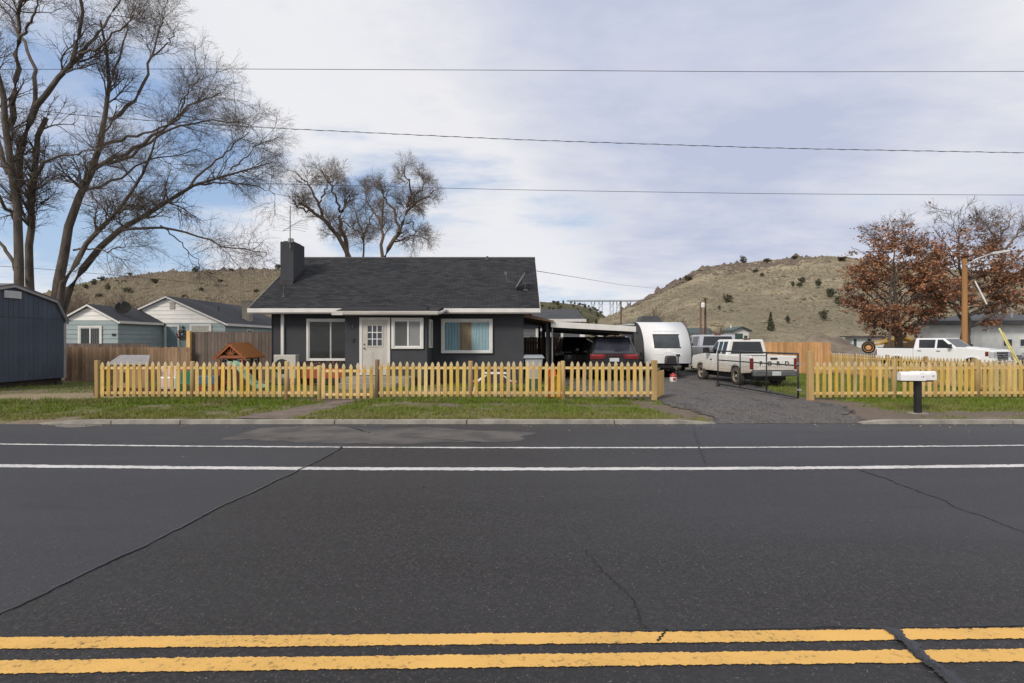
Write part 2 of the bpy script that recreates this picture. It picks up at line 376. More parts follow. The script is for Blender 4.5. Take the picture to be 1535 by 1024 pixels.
cb = W.n('ShaderNodeCombineXYZ'); W.l(W.math('DIVIDE', gx, zz), cb.inputs[0]); W.l(W.math('DIVIDE', gy, zz), cb.inputs[1])
def cn(sc_, det, st, off=(0, 0, 0), ro=.55, dist=0.):
    mp = W.n('ShaderNodeMapping'); W.l(cb.outputs[0], mp.inputs['Vector']); mp.inputs['Scale'].default_value = st; mp.inputs['Location'].default_value = off
    return W.noise(mp.outputs[0], sc_, det, ro, dist)
def lobe(px, py, inner, outer):
    """1 near the direction of a patch of sky, falling to 0 at the given half-angles (degrees)"""
    d = Vector(((px-CX)/F, 1, (CY-py)/F)).normalized()
    n = W.n('ShaderNodeVectorMath', operation='DOT_PRODUCT'); W.l(gen, n.inputs[0]); n.inputs[1].default_value = d
    return W.ramp(n.outputs['Value'], math.cos(math.radians(outer)), math.cos(math.radians(inner)), 0, 1, True)
n1 = cn(.9, 7, (1, 1, 1), (3.1, 1.7, 0), .58, .3); n2 = cn(.35, 4, (1, 1, 1), (8.3, 2.2, 0), .5); n3 = cn(2.6, 5, (.6, 1.2, 1), (1, 4, 0), .6)
# clear gaps: low on the left, and thin veils elsewhere
gap = W.math('MAXIMUM', lobe(165, 235, 2, 15), W.math('MULTIPLY', lobe(30, 230, 1, 13), .75))
gap = W.math('MAXIMUM', gap, W.math('MULTIPLY', lobe(560, 345, 1, 7), .55)); gap = W.math('MAXIMUM', gap, W.math('MULTIPLY', lobe(230, 425, 1, 7), .85))
gap = W.math('MAXIMUM', gap, W.math('MULTIPLY', lobe(640, 330, 1, 9), .2)); gap = W.math('MAXIMUM', gap, W.math('MULTIPLY', lobe(860, 395, 1, 9), .38))
cov = W.math('ADD', W.math('MULTIPLY', W.math('SUBTRACT', n1, .5), 2.7), W.math('MULTIPLY', W.math('SUBTRACT', n3, .5), 1.3))
cov = W.math('ADD', W.math('ADD', cov, 1.08), W.math('MULTIPLY', gap, -1.12))
cov = W.ramp(cov, .05, .85, 0, 1, True)
# cloud tone: bright sheets with a bluish grey underside high in the middle
grey = W.math('MULTIPLY', lobe(1080, 70, 3, 24), W.ramp(n2, .2, .75, 1.0, .6))
grey = W.math('MAXIMUM', grey, W.math('MULTIPLY', lobe(1190, 345, 1, 15), .62)); grey = W.math('MAXIMUM', grey, W.math('MULTIPLY', lobe(1480, 300, 1, 13), .45))
grey = W.math('ADD', grey, W.math('MULTIPLY', W.math('SUBTRACT', n1, .45), 2.3)); grey = W.math('ADD', grey, W.math('MULTIPLY', W.math('SUBTRACT', n3, .5), 1.25)); grey = W.math('ADD', grey, .02, clamp=True)
cl = W.mix(grey, (8.9, 8.9, 9.2), (5.4, 5.95, 7.7))
hot = W.math('MULTIPLY', lobe(400, 180, 1, 15), .9); hot = W.math('MAXIMUM', hot, lobe(790, 440, 1, 10))
cl = W.mix(hot, cl, (9.0, 9.05, 9.4))
clear = W.mix(.22, (3.2, 4.9, 8.2), sky.outputs[0]); clear = W.mix(W.ramp(gz, .05, .30, .8, .1), clear, (5.6, 7.2, 8.9))
col = W.mix(cov, clear, cl)
W.l(col, bg.inputs['Color']); bg.inputs['Strength'].default_value = .095
sc.view_settings.view_transform = 'Standard'; sc.view_settings.look = 'None'; sc.view_settings.exposure = 0.0; sc.view_settings.gamma = 1
sc.render.engine = 'CYCLES'; sc.cycles.max_bounces = 6; sc.cycles.transparent_max_bounces = 12

# ---------------------------------------------------------------- ground, road, kerbs
KERB = 11.78
DRV0, DRV1 = 4.1, 7.35
def kerb_y(x): return KERB
def height(x, y):
    h = 0.035*fbm(x*.25, y*.25, 2)+.018*fbm(x*1.1, y*1.1, 7)
    if y > 60: h *= 1+(y-60)*.02
    if y < KERB+.05: return -.26
    t = min(1, max(0, (y-KERB-.05)/3.2)); base = -.047*(1-t)**2
    dx = 0
    if DRV0-1.2 < x < DRV1+1.4:                                   # the driveway dips to the road
        a = min(1, max(0, (x-(DRV0-1.2))/1.3))*min(1, max(0, ((DRV1+1.4)-x)/1.4)); base = base*(1-a)+a*(-.105+.105*min(1, t*1.05))
    if x < -9.9:                                                  # no kerb further left: the turf runs down to the asphalt
        a = min(1, (-9.9-x)/2.2); base = base*(1-a)+a*(-.115+.115*t**.7)
    k = min(1, (y-KERB)/1.2)
    h *= .25+.75*k
    if x > 16 and y > 28: h -= .24*min(1, (x-16)/4)*min(1, (y-28)/2.5)*max(0, min(1, (62-y)/12))      # the side street lies a little lower
    if 21.0 < y < 31.5 and -9.6 < x < .8: h = min(h, -.02)
    return base+h
def axis_pts(segs):
    out = []
    for a, b, st in segs: out += list(np.arange(a, b, st))
    return np.array(out+[segs[-1][1]])
xs = axis_pts([(-1800, -200, 160), (-200, -60, 10), (-60, -26, 2), (-26, 26, .35), (26, 80, 2), (80, 240, 10), (240, 1800, 160)])
ys = axis_pts([(-60, 0, 10), (0, KERB-.5, 1.5), (KERB-.5, KERB, .5), (KERB+.06, 34, .2), (34, 130, 2), (130, 300, 15), (300, 2600, 180)])
Xg, Yg = np.meshgrid(xs, ys); Zg = np.array([[height(x, y) for x in xs] for y in ys])
GROUNDM = m_ground()
gobj = tag(grid_mesh('ground', Xg, Yg, Zg, GROUNDM), kind='structure')
def near(x, y, pts, r):
    a = np.array(pts, float); best = np.full(np.shape(x), 9e9)
    for (x0, y0), (x1, y1) in zip(a[:-1], a[1:]):
        t = np.clip(((x-x0)*(x1-x0)+(y-y0)*(y1-y0))/((x1-x0)**2+(y1-y0)**2), 0, 1); best = np.minimum(best, np.hypot(x-x0-t*(x1-x0), (y-y0-t*(y1-y0))*1.25))
    return np.clip(1-best/r, 0, 1)
def vfbm(x, y, z): return np.array([fbm(a, b, z, 3) for a, b in zip(np.ravel(x), np.ravel(y))]).reshape(np.shape(x))
def bare_at(x, y):
    v = np.maximum.reduce([.8*near(x, y, [(8.1, 11.9), (8.0, 13.2), (8.1, 15.6)], 1.5), .62*near(x, y, [(8.5, 12.6), (12, 12.75), (19, 12.5)], .8), .7*near(x, y, [(4.3, 12.6), (3.7, 13.6), (3.4, 15.0)], 1.1), .5*near(x, y, [(3.2, 14.3), (.6, 14.4), (-2, 14.2)], .8), .8*near(x, y, [(-3.2, 15.9), (-4.2, 15.3), (-6, 15.6)], .8), .6*near(x, y, [(-13.6, 15.3), (-11.8, 15.45)], .7), .6*near(x, y, [(-9, 17.6), (-1, 17.8)], 1.6)])
    return np.minimum(1, v*1.5)+.45*vfbm(x*1.6, y*1.6, 31)
def sandy_at(x, y): return np.minimum(1, 1.6*near(x, y, [(-26, 15.3), (-18, 15.4), (-14.4, 16.4), (-12.8, 16.8)], 2.3))+.3*vfbm(x*1.3, y*1.3, 33)
for nm_, fn_ in (('bare', bare_at), ('sandy', sandy_at)):
    at_ = gobj.data.attributes.new(nm_, 'FLOAT', 'POINT'); vals = np.zeros(Xg.shape, np.float32)
    for j in range(Xg.shape[0]):
        if KERB < ys[j] < 22: sel_ = np.abs(xs) < 30; vals[j, sel_] = fn_(xs[sel_], np.full(sel_.sum(), ys[j]))
    at_.data.foreach_set('value', vals.ravel())
ASPH = m_road()
rx = axis_pts([(-900, -60, 60), (-60, 60, .5), (60, 900, 60)]); ry = axis_pts([(-14, KERB+.45, .46)]); rX, rY = np.meshgrid(rx, ry)
edge = np.array([.035*fbm(x*.8, 3.3, 1)+.02*fbm(x*4, 1, 1) for x in rx]); rY[-1] = KERB+.45+edge
rZ = np.full_like(rX, ROADZ); tag(grid_mesh('road', rX, rY, rZ, ASPH), kind='structure')
def strip(name, line, wid, m, z, step=.04, jit=.012, x0=-40, x1=40, seed=0, gaps=()):
    """a painted line whose edges are ragged; line = [(px,py)...] of its middle"""
    pts = [G(*p) for p in line]; lx = [p[0] for p in pts]; ly = [p[1] for p in pts]
    co_ = np.polyfit(lx, ly, min(2, len(lx)-1)); fine = np.arange(max(x0, -14), min(x1, 14), step); X = np.r_[np.arange(x0, -14, .5), fine, np.arange(14, x1, .5)] if x0 < -14 else fine
    Xc = np.clip(X, min(lx)-1, max(lx)+1); Yc = np.polyval(co_, Xc)
    r = np.random.default_rng(seed)
    def e(sd): return np.array([jit*(.45*fbm(x*7, sd, seed)+.8*fbm(x*31, sd, seed)+.8*fbm(x*77, sd, seed+1)+.5*fbm(x*1.3, sd, seed)) for x in X])
    top = Yc+wid/2+e(1.5); bot = Yc-wid/2+e(8.5)
    XX_ = np.stack([X, X]); YY = np.stack([bot, top]); o = grid_mesh(name, XX_, YY, np.full_like(XX_, z), m)
    return tag(o, kind='structure')
WHITE = m_paint('road_white', (.60, .59, .59), (.12, .12, .12)); YELLOW = m_paint('road_yellow', (.72, .43, .125), (.16, .11, .05))
z1 = ROADZ+.004
strip('road_marking', [(0, 666), (767, 671.5), (1535, 668)], .085, WHITE, z1, jit=.02, seed=1)
strip('road_marking', [(0, 698.5), (767, 703.5), (1535, 698.5)], .165, WHITE, z1, jit=.022, seed=2)
strip('road_marking', [(0, 965), (767, 958.5), (1535, 950)], .122, YELLOW, z1, step=.007, jit=.0085, seed=3, x0=-14, x1=14)
strip('road_marking', [(0, 1001), (767, 991.5), (1535, 983)], .122, YELLOW, z1, step=.007, jit=.0085, seed=4, x0=-14, x1=14)
CRK = mat('crack_sealant', (.012, .012, .014), (.026, .026, .03), sc=6, ro=.55, bump=.3)
CRKD = mat('open_crack', (.006, .006, .006), (.014, .013, .012), sc=8, ro=.95)
SEAL = mat('smooth_sealant', (.014, .0155, .021), (.026, .028, .036), sc=3, ro=.42)
def crack(name, line, w0, w1, m, z, seed, K=160, wob=.03):
    pts = resample([(*G(*p), 0) for p in line], K); d = np.gradient(pts[:, :2], axis=0); d /= np.linalg.norm(d, axis=1, keepdims=True); nr = np.stack([-d[:, 1], d[:, 0]], 1)
    w_ = np.linspace(w0, w1, K); o = np.array([wob*(fbm(i*.05, seed, 1)+(.5*fbm(i*.37, seed, 4) if w0 < .05 else 0)) for i in range(K)])
    ww = np.array([1+(.75*fbm(i*.31, seed+3, 2) if w0 < .05 else .3*fbm(i*.09, seed+3, 2))+.4*fbm(i*.06, seed+9, 2) for i in range(K)]).clip(.12, 2.4)*w_/2
    c = pts[:, :2]+nr*o[:, None]; a = c+nr*ww[:, None]; b = c-nr*ww[:, None]
    Xc = np.stack([a[:, 0], b[:, 0]]); Yc = np.stack([a[:, 1], b[:, 1]]); ob = grid_mesh(name, Xc, Yc, np.full_like(Xc, z), m); return tag(ob, kind='structure')
z2 = ROADZ+.008
L1 = [(-10, 926), (60, 893), (130, 858), (215, 820), (310, 770), (375, 740), (440, 708), (480, 690), (512, 670)]
SEALP = mat('worn_sealant', (.030, .031, .037), (.062, .064, .072), sc=2.5, ro=.4, lo=.45, hi=.55)
crack('road_crack', L1, .022, .035, SEALP, z2-.002, 1, wob=.03); crack('road_crack', [(x, y+1.0) for x, y in L1], .006, .013, CRKD, z2+.001, 1, wob=.03)
crack('road_crack', [(1288, 704), (1340, 722), (1400, 745), (1460, 770), (1545, 801)], .03, .014, CRK, z2, 5, wob=.04)
crack('road_crack', [(878, 824), (893, 845), (905, 858), (940, 890), (955, 915), (962, 935), (975, 946)], .006, .007, CRKD, z2, 9, wob=.03)
crack('road_crack', [(930, 946), (1020, 946), (1120, 944), (1240, 940), (1330, 943), (1545, 938)], .012, .016, CRK, z2, 12, wob=.012)
crack('road_crack', [(1335, 944), (1362, 965), (1380, 985), (1402, 1000), (1440, 1030)], .075, .08, SEAL, z2+.002, 15, wob=.025)
crack('road_crack', [(1328, 944), (1352, 962), (1385, 992), (1412, 1012), (1428, 1030)], .03, .045, CRK, z2+.005, 18, wob=.03)
crack('road_crack', [(1000, 945), (992, 955), (986, 963)], .01, .014, CRKD, z2, 19, wob=.01)
crack('road_crack', [(1040, 640), (1046, 665), (1058, 694)], .018, .018, CRK, z2, 21, wob=.05)
def ragged_sheet(name, outline, m, z, seed, step=.15, amp=.18, fn=None, kind='structure'):
    """a ground patch with an uneven outline; z is a number or a height function"""
    pts = np.array(outline+[outline[0]], float); d = np.r_[0, np.cumsum(np.linalg.norm(np.diff(pts, axis=0), axis=1))]; n = max(12, int(d[-1]/step))
    t = np.linspace(0, d[-1], n, endpoint=False); ox = np.interp(t, d, pts[:, 0]); oy = np.interp(t, d, pts[:, 1])
    cx, cy = ox.mean(), oy.mean(); R_ = 16; r = np.linspace(0.02, 1, R_)
    j = np.array([1+amp*(fbm(x*1.1, y*1.1, seed)+.6*fbm(x*4, y*4, seed)) for x, y in zip(ox, oy)]) if amp else np.ones(n)
    sx, sy = np.ptp(ox), np.ptp(oy)
    jx = amp*np.array([fbm(x*.9, y*.9, seed)+.7*fbm(x*3.3, y*3.3, seed+2) for x, y in zip(ox, oy)]); jy = amp*np.array([fbm(x*.9, y*.9, seed+5)+.7*fbm(x*3.3, y*3.3, seed+7) for x, y in zip(ox, oy)])
    ex = ox+jx; ey = oy+jy
    Xs = cx+(ex-cx)[None]*r[:, None]; Ys = cy+(ey-cy)[None]*r[:, None]
    Xs = np.c_[Xs, Xs[:, :1]]; Ys = np.c_[Ys, Ys[:, :1]]
    Zs = np.array([[z(a, b) for a, b in zip(u, v)] for u, v in zip(Xs, Ys)]) if callable(z) else np.full_like(Xs, z)
    return tag(grid_mesh(name, Xs[:, ::-1], Ys[:, ::-1], Zs, m), kind=kind)
PATCH = mat('worn_asphalt', (.105, .094, .088), (.06, .055, .054), sc=1.6, det=8, ro=.85, bump=.4, bsc=120, lo=.4, hi=.6)
def Q(l): return [G(*p) for p in l]
ragged_sheet('road_patch', Q([(325, 660), (385, 643), (470, 638), (560, 643), (640, 641), (800, 650), (775, 662), (600, 667), (470, 664), (410, 660)]), PATCH, ROADZ+.003, 3, amp=.16)
ragged_sheet('road_patch', Q([(50, 637), (100, 633), (160, 637), (110, 641)]), mat('grit', (.2, .18, .15), (.1, .09, .08), sc=20), ROADZ+.003, 5, amp=.12)
GRAVEL = None
def m_gravel():
    t = NT('driveway_gravel'); v = t.vec(); vo = t.n('ShaderNodeTexVoronoi'); t.l(v, vo.inputs['Vector']); vo.inputs['Scale'].default_value = 26
    n = t.noise(v, .8, 5); n2 = t.noise(t.vec((1, .4, 1)), 2.2, 4); bw = t.n('ShaderNodeRGBToBW'); t.l(vo.outputs['Color'], bw.inputs[0])
    col = t.mix(t.ramp(bw.outputs[0], .2, .8), (.05, .048, .05), (.15, .143, .142)); col = t.mix(t.ramp(n, .42, .62, 0, .5), col, (.115, .095, .08)); col = t.mix(t.ramp(n2, .5, .66, 0, .6), col, (.038, .036, .038))
    t.bump(vo.outputs['Distance'], -.9, .03); return t.out(col, .95, spec=.2)
GRAVEL = m_gravel()
drv = [(4.05, KERB-.02), (4.5, 12.6), (4.15, 14.0), (3.7, 15.5), (2.2, 18), (1.9, 21.5), (1.7, 26), (1.7, 31), (11, 31), (10.6, 25), (9.2, 22), (8.9, 20.3), (8.3, 18), (7.75, 15.6), (8.2, 14.0), (7.7, 12.9), (7.3, KERB-.02)]
def drive_z(x, y):
    k = min(1, max(0, (y-KERB-.15)/.8)); return max(height(x, y) if y > KERB+.06 else -1, ROADZ)+.004+.016*k
def inpoly(x, y, poly):
    ins = np.zeros(len(x), bool); n = len(poly)
    for i in range(n):
        x0, y0 = poly[i]; x1, y1 = poly[(i+1) % n]
        c = ((y0 > y) != (y1 > y)); ins ^= c & (x < (x1-x0)*(y-y0)/(y1-y0+1e-12)+x0)
    return ins
def clipped_sheet(name, poly, m, zf, cell, amp, seed, y0=None):
    p = np.array(poly); gx_ = np.arange(p[:, 0].min()-.5, p[:, 0].max()+.5, cell); gy_ = [max(p[:, 1].min(), y0 or -1e9)]
    while gy_[-1] < p[:, 1].max(): gy_.append(gy_[-1]+cell*(1+max(0, gy_[-1]-14)*.25))
    gy_ = np.array(gy_); XX2, YY2 = np.meshgrid(gx_, gy_); r = np.random.default_rng(seed)
    XX2 = XX2+r.uniform(-.35, .35, XX2.shape)*cell; YY2[1:] += r.uniform(-.35, .35, YY2[1:].shape)*cell
    cx2 = (XX2[:-1, :-1]+XX2[1:, 1:]).ravel()/2; cy2 = (YY2[:-1, :-1]+YY2[1:, 1:]).ravel()/2
    ins = inpoly(cx2+amp*(vfbm(cx2*1.1, cy2*1.1, seed)+.8*vfbm(cx2*4.5, cy2*4.5, seed+2)), cy2+(amp*vfbm(cx2*1.1, cy2*1.1, seed+5) if y0 is None else 0), poly)
    ZZ2 = np.array([zf(a, b) for a, b in zip(XX2.ravel(), YY2.ravel())]).reshape(XX2.shape); i = np.arange(XX2.size).reshape(XX2.shape)
    Fc = np.stack([i[:-1, :-1], i[:-1, 1:], i[1:, 1:], i[1:, :-1]], -1).reshape(-1, 4)[ins]; used, inv = np.unique(Fc, return_inverse=True)
    V = np.stack([XX2, YY2, ZZ2], -1).reshape(-1, 3)[used]; return tag(np_mesh(name, V, inv.reshape(-1, 4), m, None, True), kind='structure')
clipped_sheet('driveway', drv, GRAVEL, drive_z, .07, .22, 4, KERB-.02)
DIRT = mat('packed_dirt', (.115, .088, .072), (.17, .135, .11), sc=2.5, det=7, ro=.95, bump=.5, bsc=30)
SANDY = mat('sandy_dirt', (.27, .215, .14), (.17, .135, .085), sc=1.8, det=7, ro=.95, bump=.5, bsc=30)
ragged_sheet('path', [(-4.9, 15.9), (-3.55, 15.9), (-3.95, 15.3), (-4.35, 13.3), (-4.8, KERB+.12), (-5.9, KERB+.12), (-5.3, 13.3), (-4.75, 14.6)], DIRT, lambda x, y: height(x, y)+.012, 6, amp=.06)
0 and ragged_sheet('dirt_path', [(-24, 14.5), (-18, 14.3), (-13.6, 15.2), (-11.6, 16.4), (-13.5, 17.6), (-17, 16.6), (-24, 16.2)], SANDY, lambda x, y: height(x, y)+.012, 8, amp=.3)
0 and ragged_sheet('dirt_path', [(7.6, 12.2), (8.6, 13.0), (10.5, 12.6), (14, 12.4), (19, 12.3), (19, 12.8), (14, 13.1), (10, 13.6), (8.6, 15.0), (7.8, 14.6)], DIRT, lambda x, y: height(x, y)+.009, 9, amp=.22)
0 and ragged_sheet('dirt_path', [(3.6, 14.6), (1.5, 14.9), (.6, 14.4), (2.0, 13.4), (3.6, 12.6), (4.3, 12.4), (4.5, 13.6)], DIRT, lambda x, y: height(x, y)+.009, 10, amp=.2)
CONC = mat('kerb_concrete', (.31, .29, .255), (.19, .178, .16), sc=3, det=8, ro=.9, bump=.5, bsc=40)
def kerb(name, x0, x1, taper0, taper1, h=.058):
    mb = MB(); joints = [x0]+[j for j in ([XX(p, KERB) for p in (170, 273, 503, 700, 920, 1060)] if x0 < 0 else [x0+3.1*k for k in range(1, 12)]) if x0+.4 < j < x1-.4]+[x1]
    for a, b in zip(joints[:-1], joints[1:]):
        xs_ = np.linspace(a+.012, b-.012, max(3, int((b-a)/.3))); tops = []
        for x in xs_:
            k = 1.0
            if taper0: k = min(k, max(.02, (x-x0)/taper0))
            if taper1: k = min(k, max(.02, (x1-x)/taper1))
            tops.append(ROADZ+.02+h*k+.006*fbm(x*2, 5, 1))
        for i in range(len(xs_)-1):
            xa, xb = xs_[i], xs_[i+1]; w_ = .006*fbm(xa*1.7, 9, 1); w2 = .006*fbm(xb*1.7, 9, 1)
            mb.hexa([(xa, KERB-.10+w_, -.22), (xb, KERB-.10+w2, -.22), (xb, KERB+.09, -.22), (xa, KERB+.09, -.22), (xa, KERB-.075+w_, tops[i]), (xb, KERB-.075+w2, tops[i+1]), (xb, KERB+.09, tops[i+1]+.005), (xa, KERB+.09, tops[i]+.005)])
    return tag(mb.build(name, CONC), kind='structure')
kerb('kerb', -9.75, 4.2, .9, .9); kerb('kerb', 7.2, 34, .5, 0)

# grass blades and gravel stones: nobody could count them
def blades(name, regions, m, exclude, seed):
    r = np.random.default_rng(seed); Vs = []; Fs = []; k = 0
    for x0, x1, y0, y1, n, hgt, dens in regions:
        x = r.uniform(x0, x1, n); y = r.uniform(y0, y1, n); keep = np.ones(n, bool)
        for e in exclude: keep &= ~inpoly(x, y, e)
        nz = np.array([.6*fbm(a*.55, b*.55, seed)+.6*fbm(a*2.3, b*2.3, seed+3) for a, b in zip(x, y)]); keep &= (nz+dens) > r.uniform(-.3, .3, n)
        bv = np.where(y < 22, np.maximum(bare_at(x, y), sandy_at(x, y)), 0); keep &= bv < r.uniform(.22, .8, n)
        x, y, nz = x[keep], y[keep], nz[keep]; z = np.array([height(a, b) for a, b in zip(x, y)]); n = len(x)
        h = hgt*r.uniform(.5, 1.35, n)*(1+.5*nz); a = r.uniform(0, 2*np.pi, n); wd = r.uniform(.006, .013, n); ln = r.normal(scale=.45, size=(n, 2))*h[:, None]
        p0 = np.stack([x-wd*np.cos(a), y-wd*np.sin(a), z-.01], 1); p1 = np.stack([x+wd*np.cos(a), y+wd*np.sin(a), z-.01], 1); p2 = np.stack([x+ln[:, 0], y+ln[:, 1], z+h], 1)
        V = np.stack([p0, p1, p2], 1).reshape(-1, 3); Vs.append(V); Fs.append(np.arange(len(V)).reshape(-1, 3)+k); k += len(V)
    return tag(np_mesh(name, np.concatenate(Vs), np.concatenate(Fs), m), kind='stuff')
def m_grass():
    t = NT('grass_blades'); n = t.noise(t.vec(), .7, 5); n2 = t.noise(t.vec(), 9, 3)
    col = t.mix(t.ramp(n2, .3, .7), (.082, .138, .013), (.17, .212, .034)); col = t.mix(t.ramp(n, .46, .66, 0, .7), col, (.21, .18, .08)); yk = t.math('ADD', t.xyz()[1], t.math('MULTIPLY', t.math('SUBTRACT', n, .5), 2.6)); col = t.mix(t.ramp(yk, 12.0, 13.4, .55, 0), col, (.235, .195, .075)); return t.out(col, .8, spec=.2)
EXC = [drv, [(-4.8, 15.9), (-3.5, 15.9), (-4.0, 15.2), (-4.3, 13.3), (-4.75, KERB), (-5.9, KERB), (-5.3, 13.3)], [(-9.3, 21), (.5, 21), (.5, 31), (-9.3, 31)], [(-6, 20), (-2.8, 20), (-2.8, 22), (-6, 22)]]
blades('grass', [(-9.6, 4.0, KERB+.07, KERB+.3, 9000, .075, -.12), (7.6, 24, KERB+.07, KERB+.3, 6000, .075, -.15), (-26, 4.3, KERB+.12, 15.45, 150000, .055, .12), (-13.5, 4, 14.6, 15.7, 34000, .095, .15), (7.5, 24, KERB+.15, 13.4, 28000, .045, -.08), (8, 24, 13.2, 15.75, 60000, .075, .14),
                 (-13.5, 2.0, 15.7, 21, 42000, .07, -.05), (8.2, 15.4, 15.8, 28, 42000, .08, .25), (-24, -13.4, 15.0, 22, 26000, .07, -.1)], m_grass(), EXC, 3)
def stones(name, poly, n, m, size, seed, fn=None):
    r = np.random.default_rng(seed); p = np.array(poly); x = r.uniform(p[:, 0].min(), p[:, 0].max(), n); y = p[:, 1].min()+(p[:, 1].max()-p[:, 1].min())*r.uniform(0, 1, n)**1.6
    k = inpoly(x, y, poly); x, y = x[k], y[k]; n = len(x); z = np.array([drive_z(a, b) for a, b in zip(x, y)])
    s = size*r.uniform(.5, 1.5, n); a = r.uniform(0, 6.28, n); V = []
    for k_ in range(4):
        an = a+k_*np.pi/2+r.uniform(-.4, .4, n); V.append(np.stack([x+s*np.cos(an), y+s*np.sin(an), z-.01+0*x], 1))
    V.append(np.stack([x+r.uniform(-.4, .4, n)*s, y+r.uniform(-.4, .4, n)*s, z+s*r.uniform(.5, 1.1, n)], 1)); V = np.stack(V, 1).reshape(-1, 3); b = (np.arange(n)*5)[:, None, None]
    Fc = (b+np.array([[0, 1, 4], [1, 2, 4], [2, 3, 4], [3, 0, 4]])[None]).reshape(-1, 3); return tag(np_mesh(name, V, Fc, m), kind='stuff')
stones('gravel', [(p[0]+(.25 if p[0] < 6 else -.25), p[1]+.1) for p in drv], 30000, mat('gravel_stones', (.08, .077, .079), (.155, .148, .145), sc=9, det=2, ro=.95), .017, 4)
def verge_debris():
    r = np.random.default_rng(8); n = 260; x = r.uniform(-9, 16, n); y = KERB-.12-np.abs(r.normal(scale=.25, size=n)); far = r.uniform(0, 1, n) < .12; y[far] = r.uniform(6, KERB, far.sum())
    x = np.where((x > 4.2) & (x < 7.2) & (r.uniform(0, 1, n) < .3), r.uniform(-9, 4, n), x); s = r.uniform(.008, .022, n); pos = np.stack([x, y, np.full(n, ROADZ+.008)], 1); V, Fc = leaf_quads(pos, .04, r, flat=3)
    return tag(np_mesh('litter', V, Fc, mat('grit_bits', (.32, .27, .2), (.14, .1, .07), sc=3)), kind='stuff')
verge_debris()
sc.cycles.use_denoising = True
# ---------------------------------------------------------------- hills and far things
def hill(name, ridge, Yb, Yr, zb, m, seed, nu=420, nv=90, amp=1.2, rocks=(.80, .97), rockamt=1.0, power=1.0, back=.55):
    """ridge = [(px,py)...]; the slope climbs from depth Yb to depth Yr"""
    pxs = np.linspace(ridge[0][0], ridge[-1][0], nu); pys = np.interp(pxs, [p[0] for p in ridge], [p[1] for p in ridge]); dx = (pxs-CX)/F
    vs = np.r_[np.linspace(0, 1, nv), np.linspace(1.05, 1.9, 16)]; X = np.zeros((len(vs), nu)); Y = X.copy(); Z = X.copy(); rk = X.copy()
    for j, v in enumerate(vs):
        for i in range(nu):
            y = Yb+(Yr-Yb)*v; zr = ZZ(pys[i], Yr); x = dx[i]*y
            if v <= 1: z = zb+(zr-zb)*v**power
            else: z = zr-(zr-zb)*back*(v-1)**1.6
            e = math.sin(min(v, 1)*math.pi)**.5 if v < 1 else .35
            n = fbm(x*.018, y*.018, seed, 5); n2 = fbm(x*.07, y*.07, seed+4, 4)
            z += amp*e*(n*2.2+.8*n2)
            if v > .7: z += amp*.22*fbm(x*.25, y*.25, seed+6, 3)
            r_ = 0
            if rocks[0] < v < rocks[1]+.04: r_ = rockamt*max(0, .55+1.1*fbm(x*.02, seed, 2))*math.sin((v-rocks[0])/(rocks[1]+.04-rocks[0])*math.pi); z += r_*amp*.8*abs(fbm(x*.12, y*.12, seed+1))
            X[j, i], Y[j, i], Z[j, i], rk[j, i] = x, y, z, r_*.5
    o = grid_mesh(name, X, Y, Z, m); at = o.data.attributes.new('rock', 'FLOAT', 'POINT'); at.data.foreach_set('value', rk.ravel().astype(np.float32))
    tag(o, kind='structure'); return X, Y, Z, vs, pxs
HR = hill('hill', [(868, 497), (885, 489), (905, 479), (935, 463), (960, 452), (1000, 431), (1035, 411), (1050, 404), (1070, 401), (1100, 397), (1150, 393), (1200, 389), (1240, 386), (1270, 387), (1300, 392), (1350, 398), (1420, 404), (1535, 412), (1800, 430), (2200, 470)],
          112, 255, .6, m_hill('dry_grass_slope', (.36, .303, .212), (.225, .195, .138), (.135, .12, .082), (.16, .12, .09), .022), 21, nu=520, rockamt=.45, amp=1.5)
HL = hill('hill', [(-900, 470), (-300, 452), (-60, 446), (60, 443), (95, 434), (130, 425), (170, 418), (210, 412), (250, 409), (300, 407), (360, 405), (430, 404), (520, 412), (640, 430), (760, 462), (830, 500)],
          95, 250, .4, m_hill('brush_slope', (.20, .165, .115), (.165, .135, .10), (.09, .076, .056), (.15, .115, .085), .03), 33, nu=420, rockamt=.5)
HM = hill('hill', [(560, 470), (700, 452), (800, 453), (830, 454), (860, 456), (885, 462), (902, 470), (918, 482), (940, 500)], 230, 470, 1, m_hill('wooded_slope', (.135, .115, .07), (.085, .085, .045), (.045, .052, .028), (.11, .09, .06), .03), 44, nu=200, amp=1.6, rockamt=.2)
HB = hill('hill', [(-1500, 496), (-400, 488), (200, 484), (500, 486), (900, 497), (960, 492), (1400, 480), (2400, 480)], 800, 1700, 1, m_hill('far_slope', (.2, .19, .15), (.17, .165, .13), (.13, .13, .1), (.15, .13, .1), .006), 55, nu=160, nv=30, amp=4, rockamt=.1)
def slope_pt(H, px, v):
    X, Y, Z, vs, pxs = H; i = np.clip(np.searchsorted(pxs, px), 0, len(pxs)-1); j = np.clip(np.searchsorted(vs, v), 0, len(vs)-1); return X[j, i], Y[j, i], Z[j, i]
def slope_at(H, px, py):
    """the point of a slope that is seen at a pixel"""
    X, Y, Z, vs, pxs = H; i = int(np.clip(np.searchsorted(pxs, px), 0, len(pxs)-1)); row = CY-F*(Z[:, i]-EYE)/Y[:, i]
    n = (vs <= 1).sum(); j = int(np.argmin(np.abs(row[:n]-py))); return X[j, i], Y[j, i], Z[j, i]
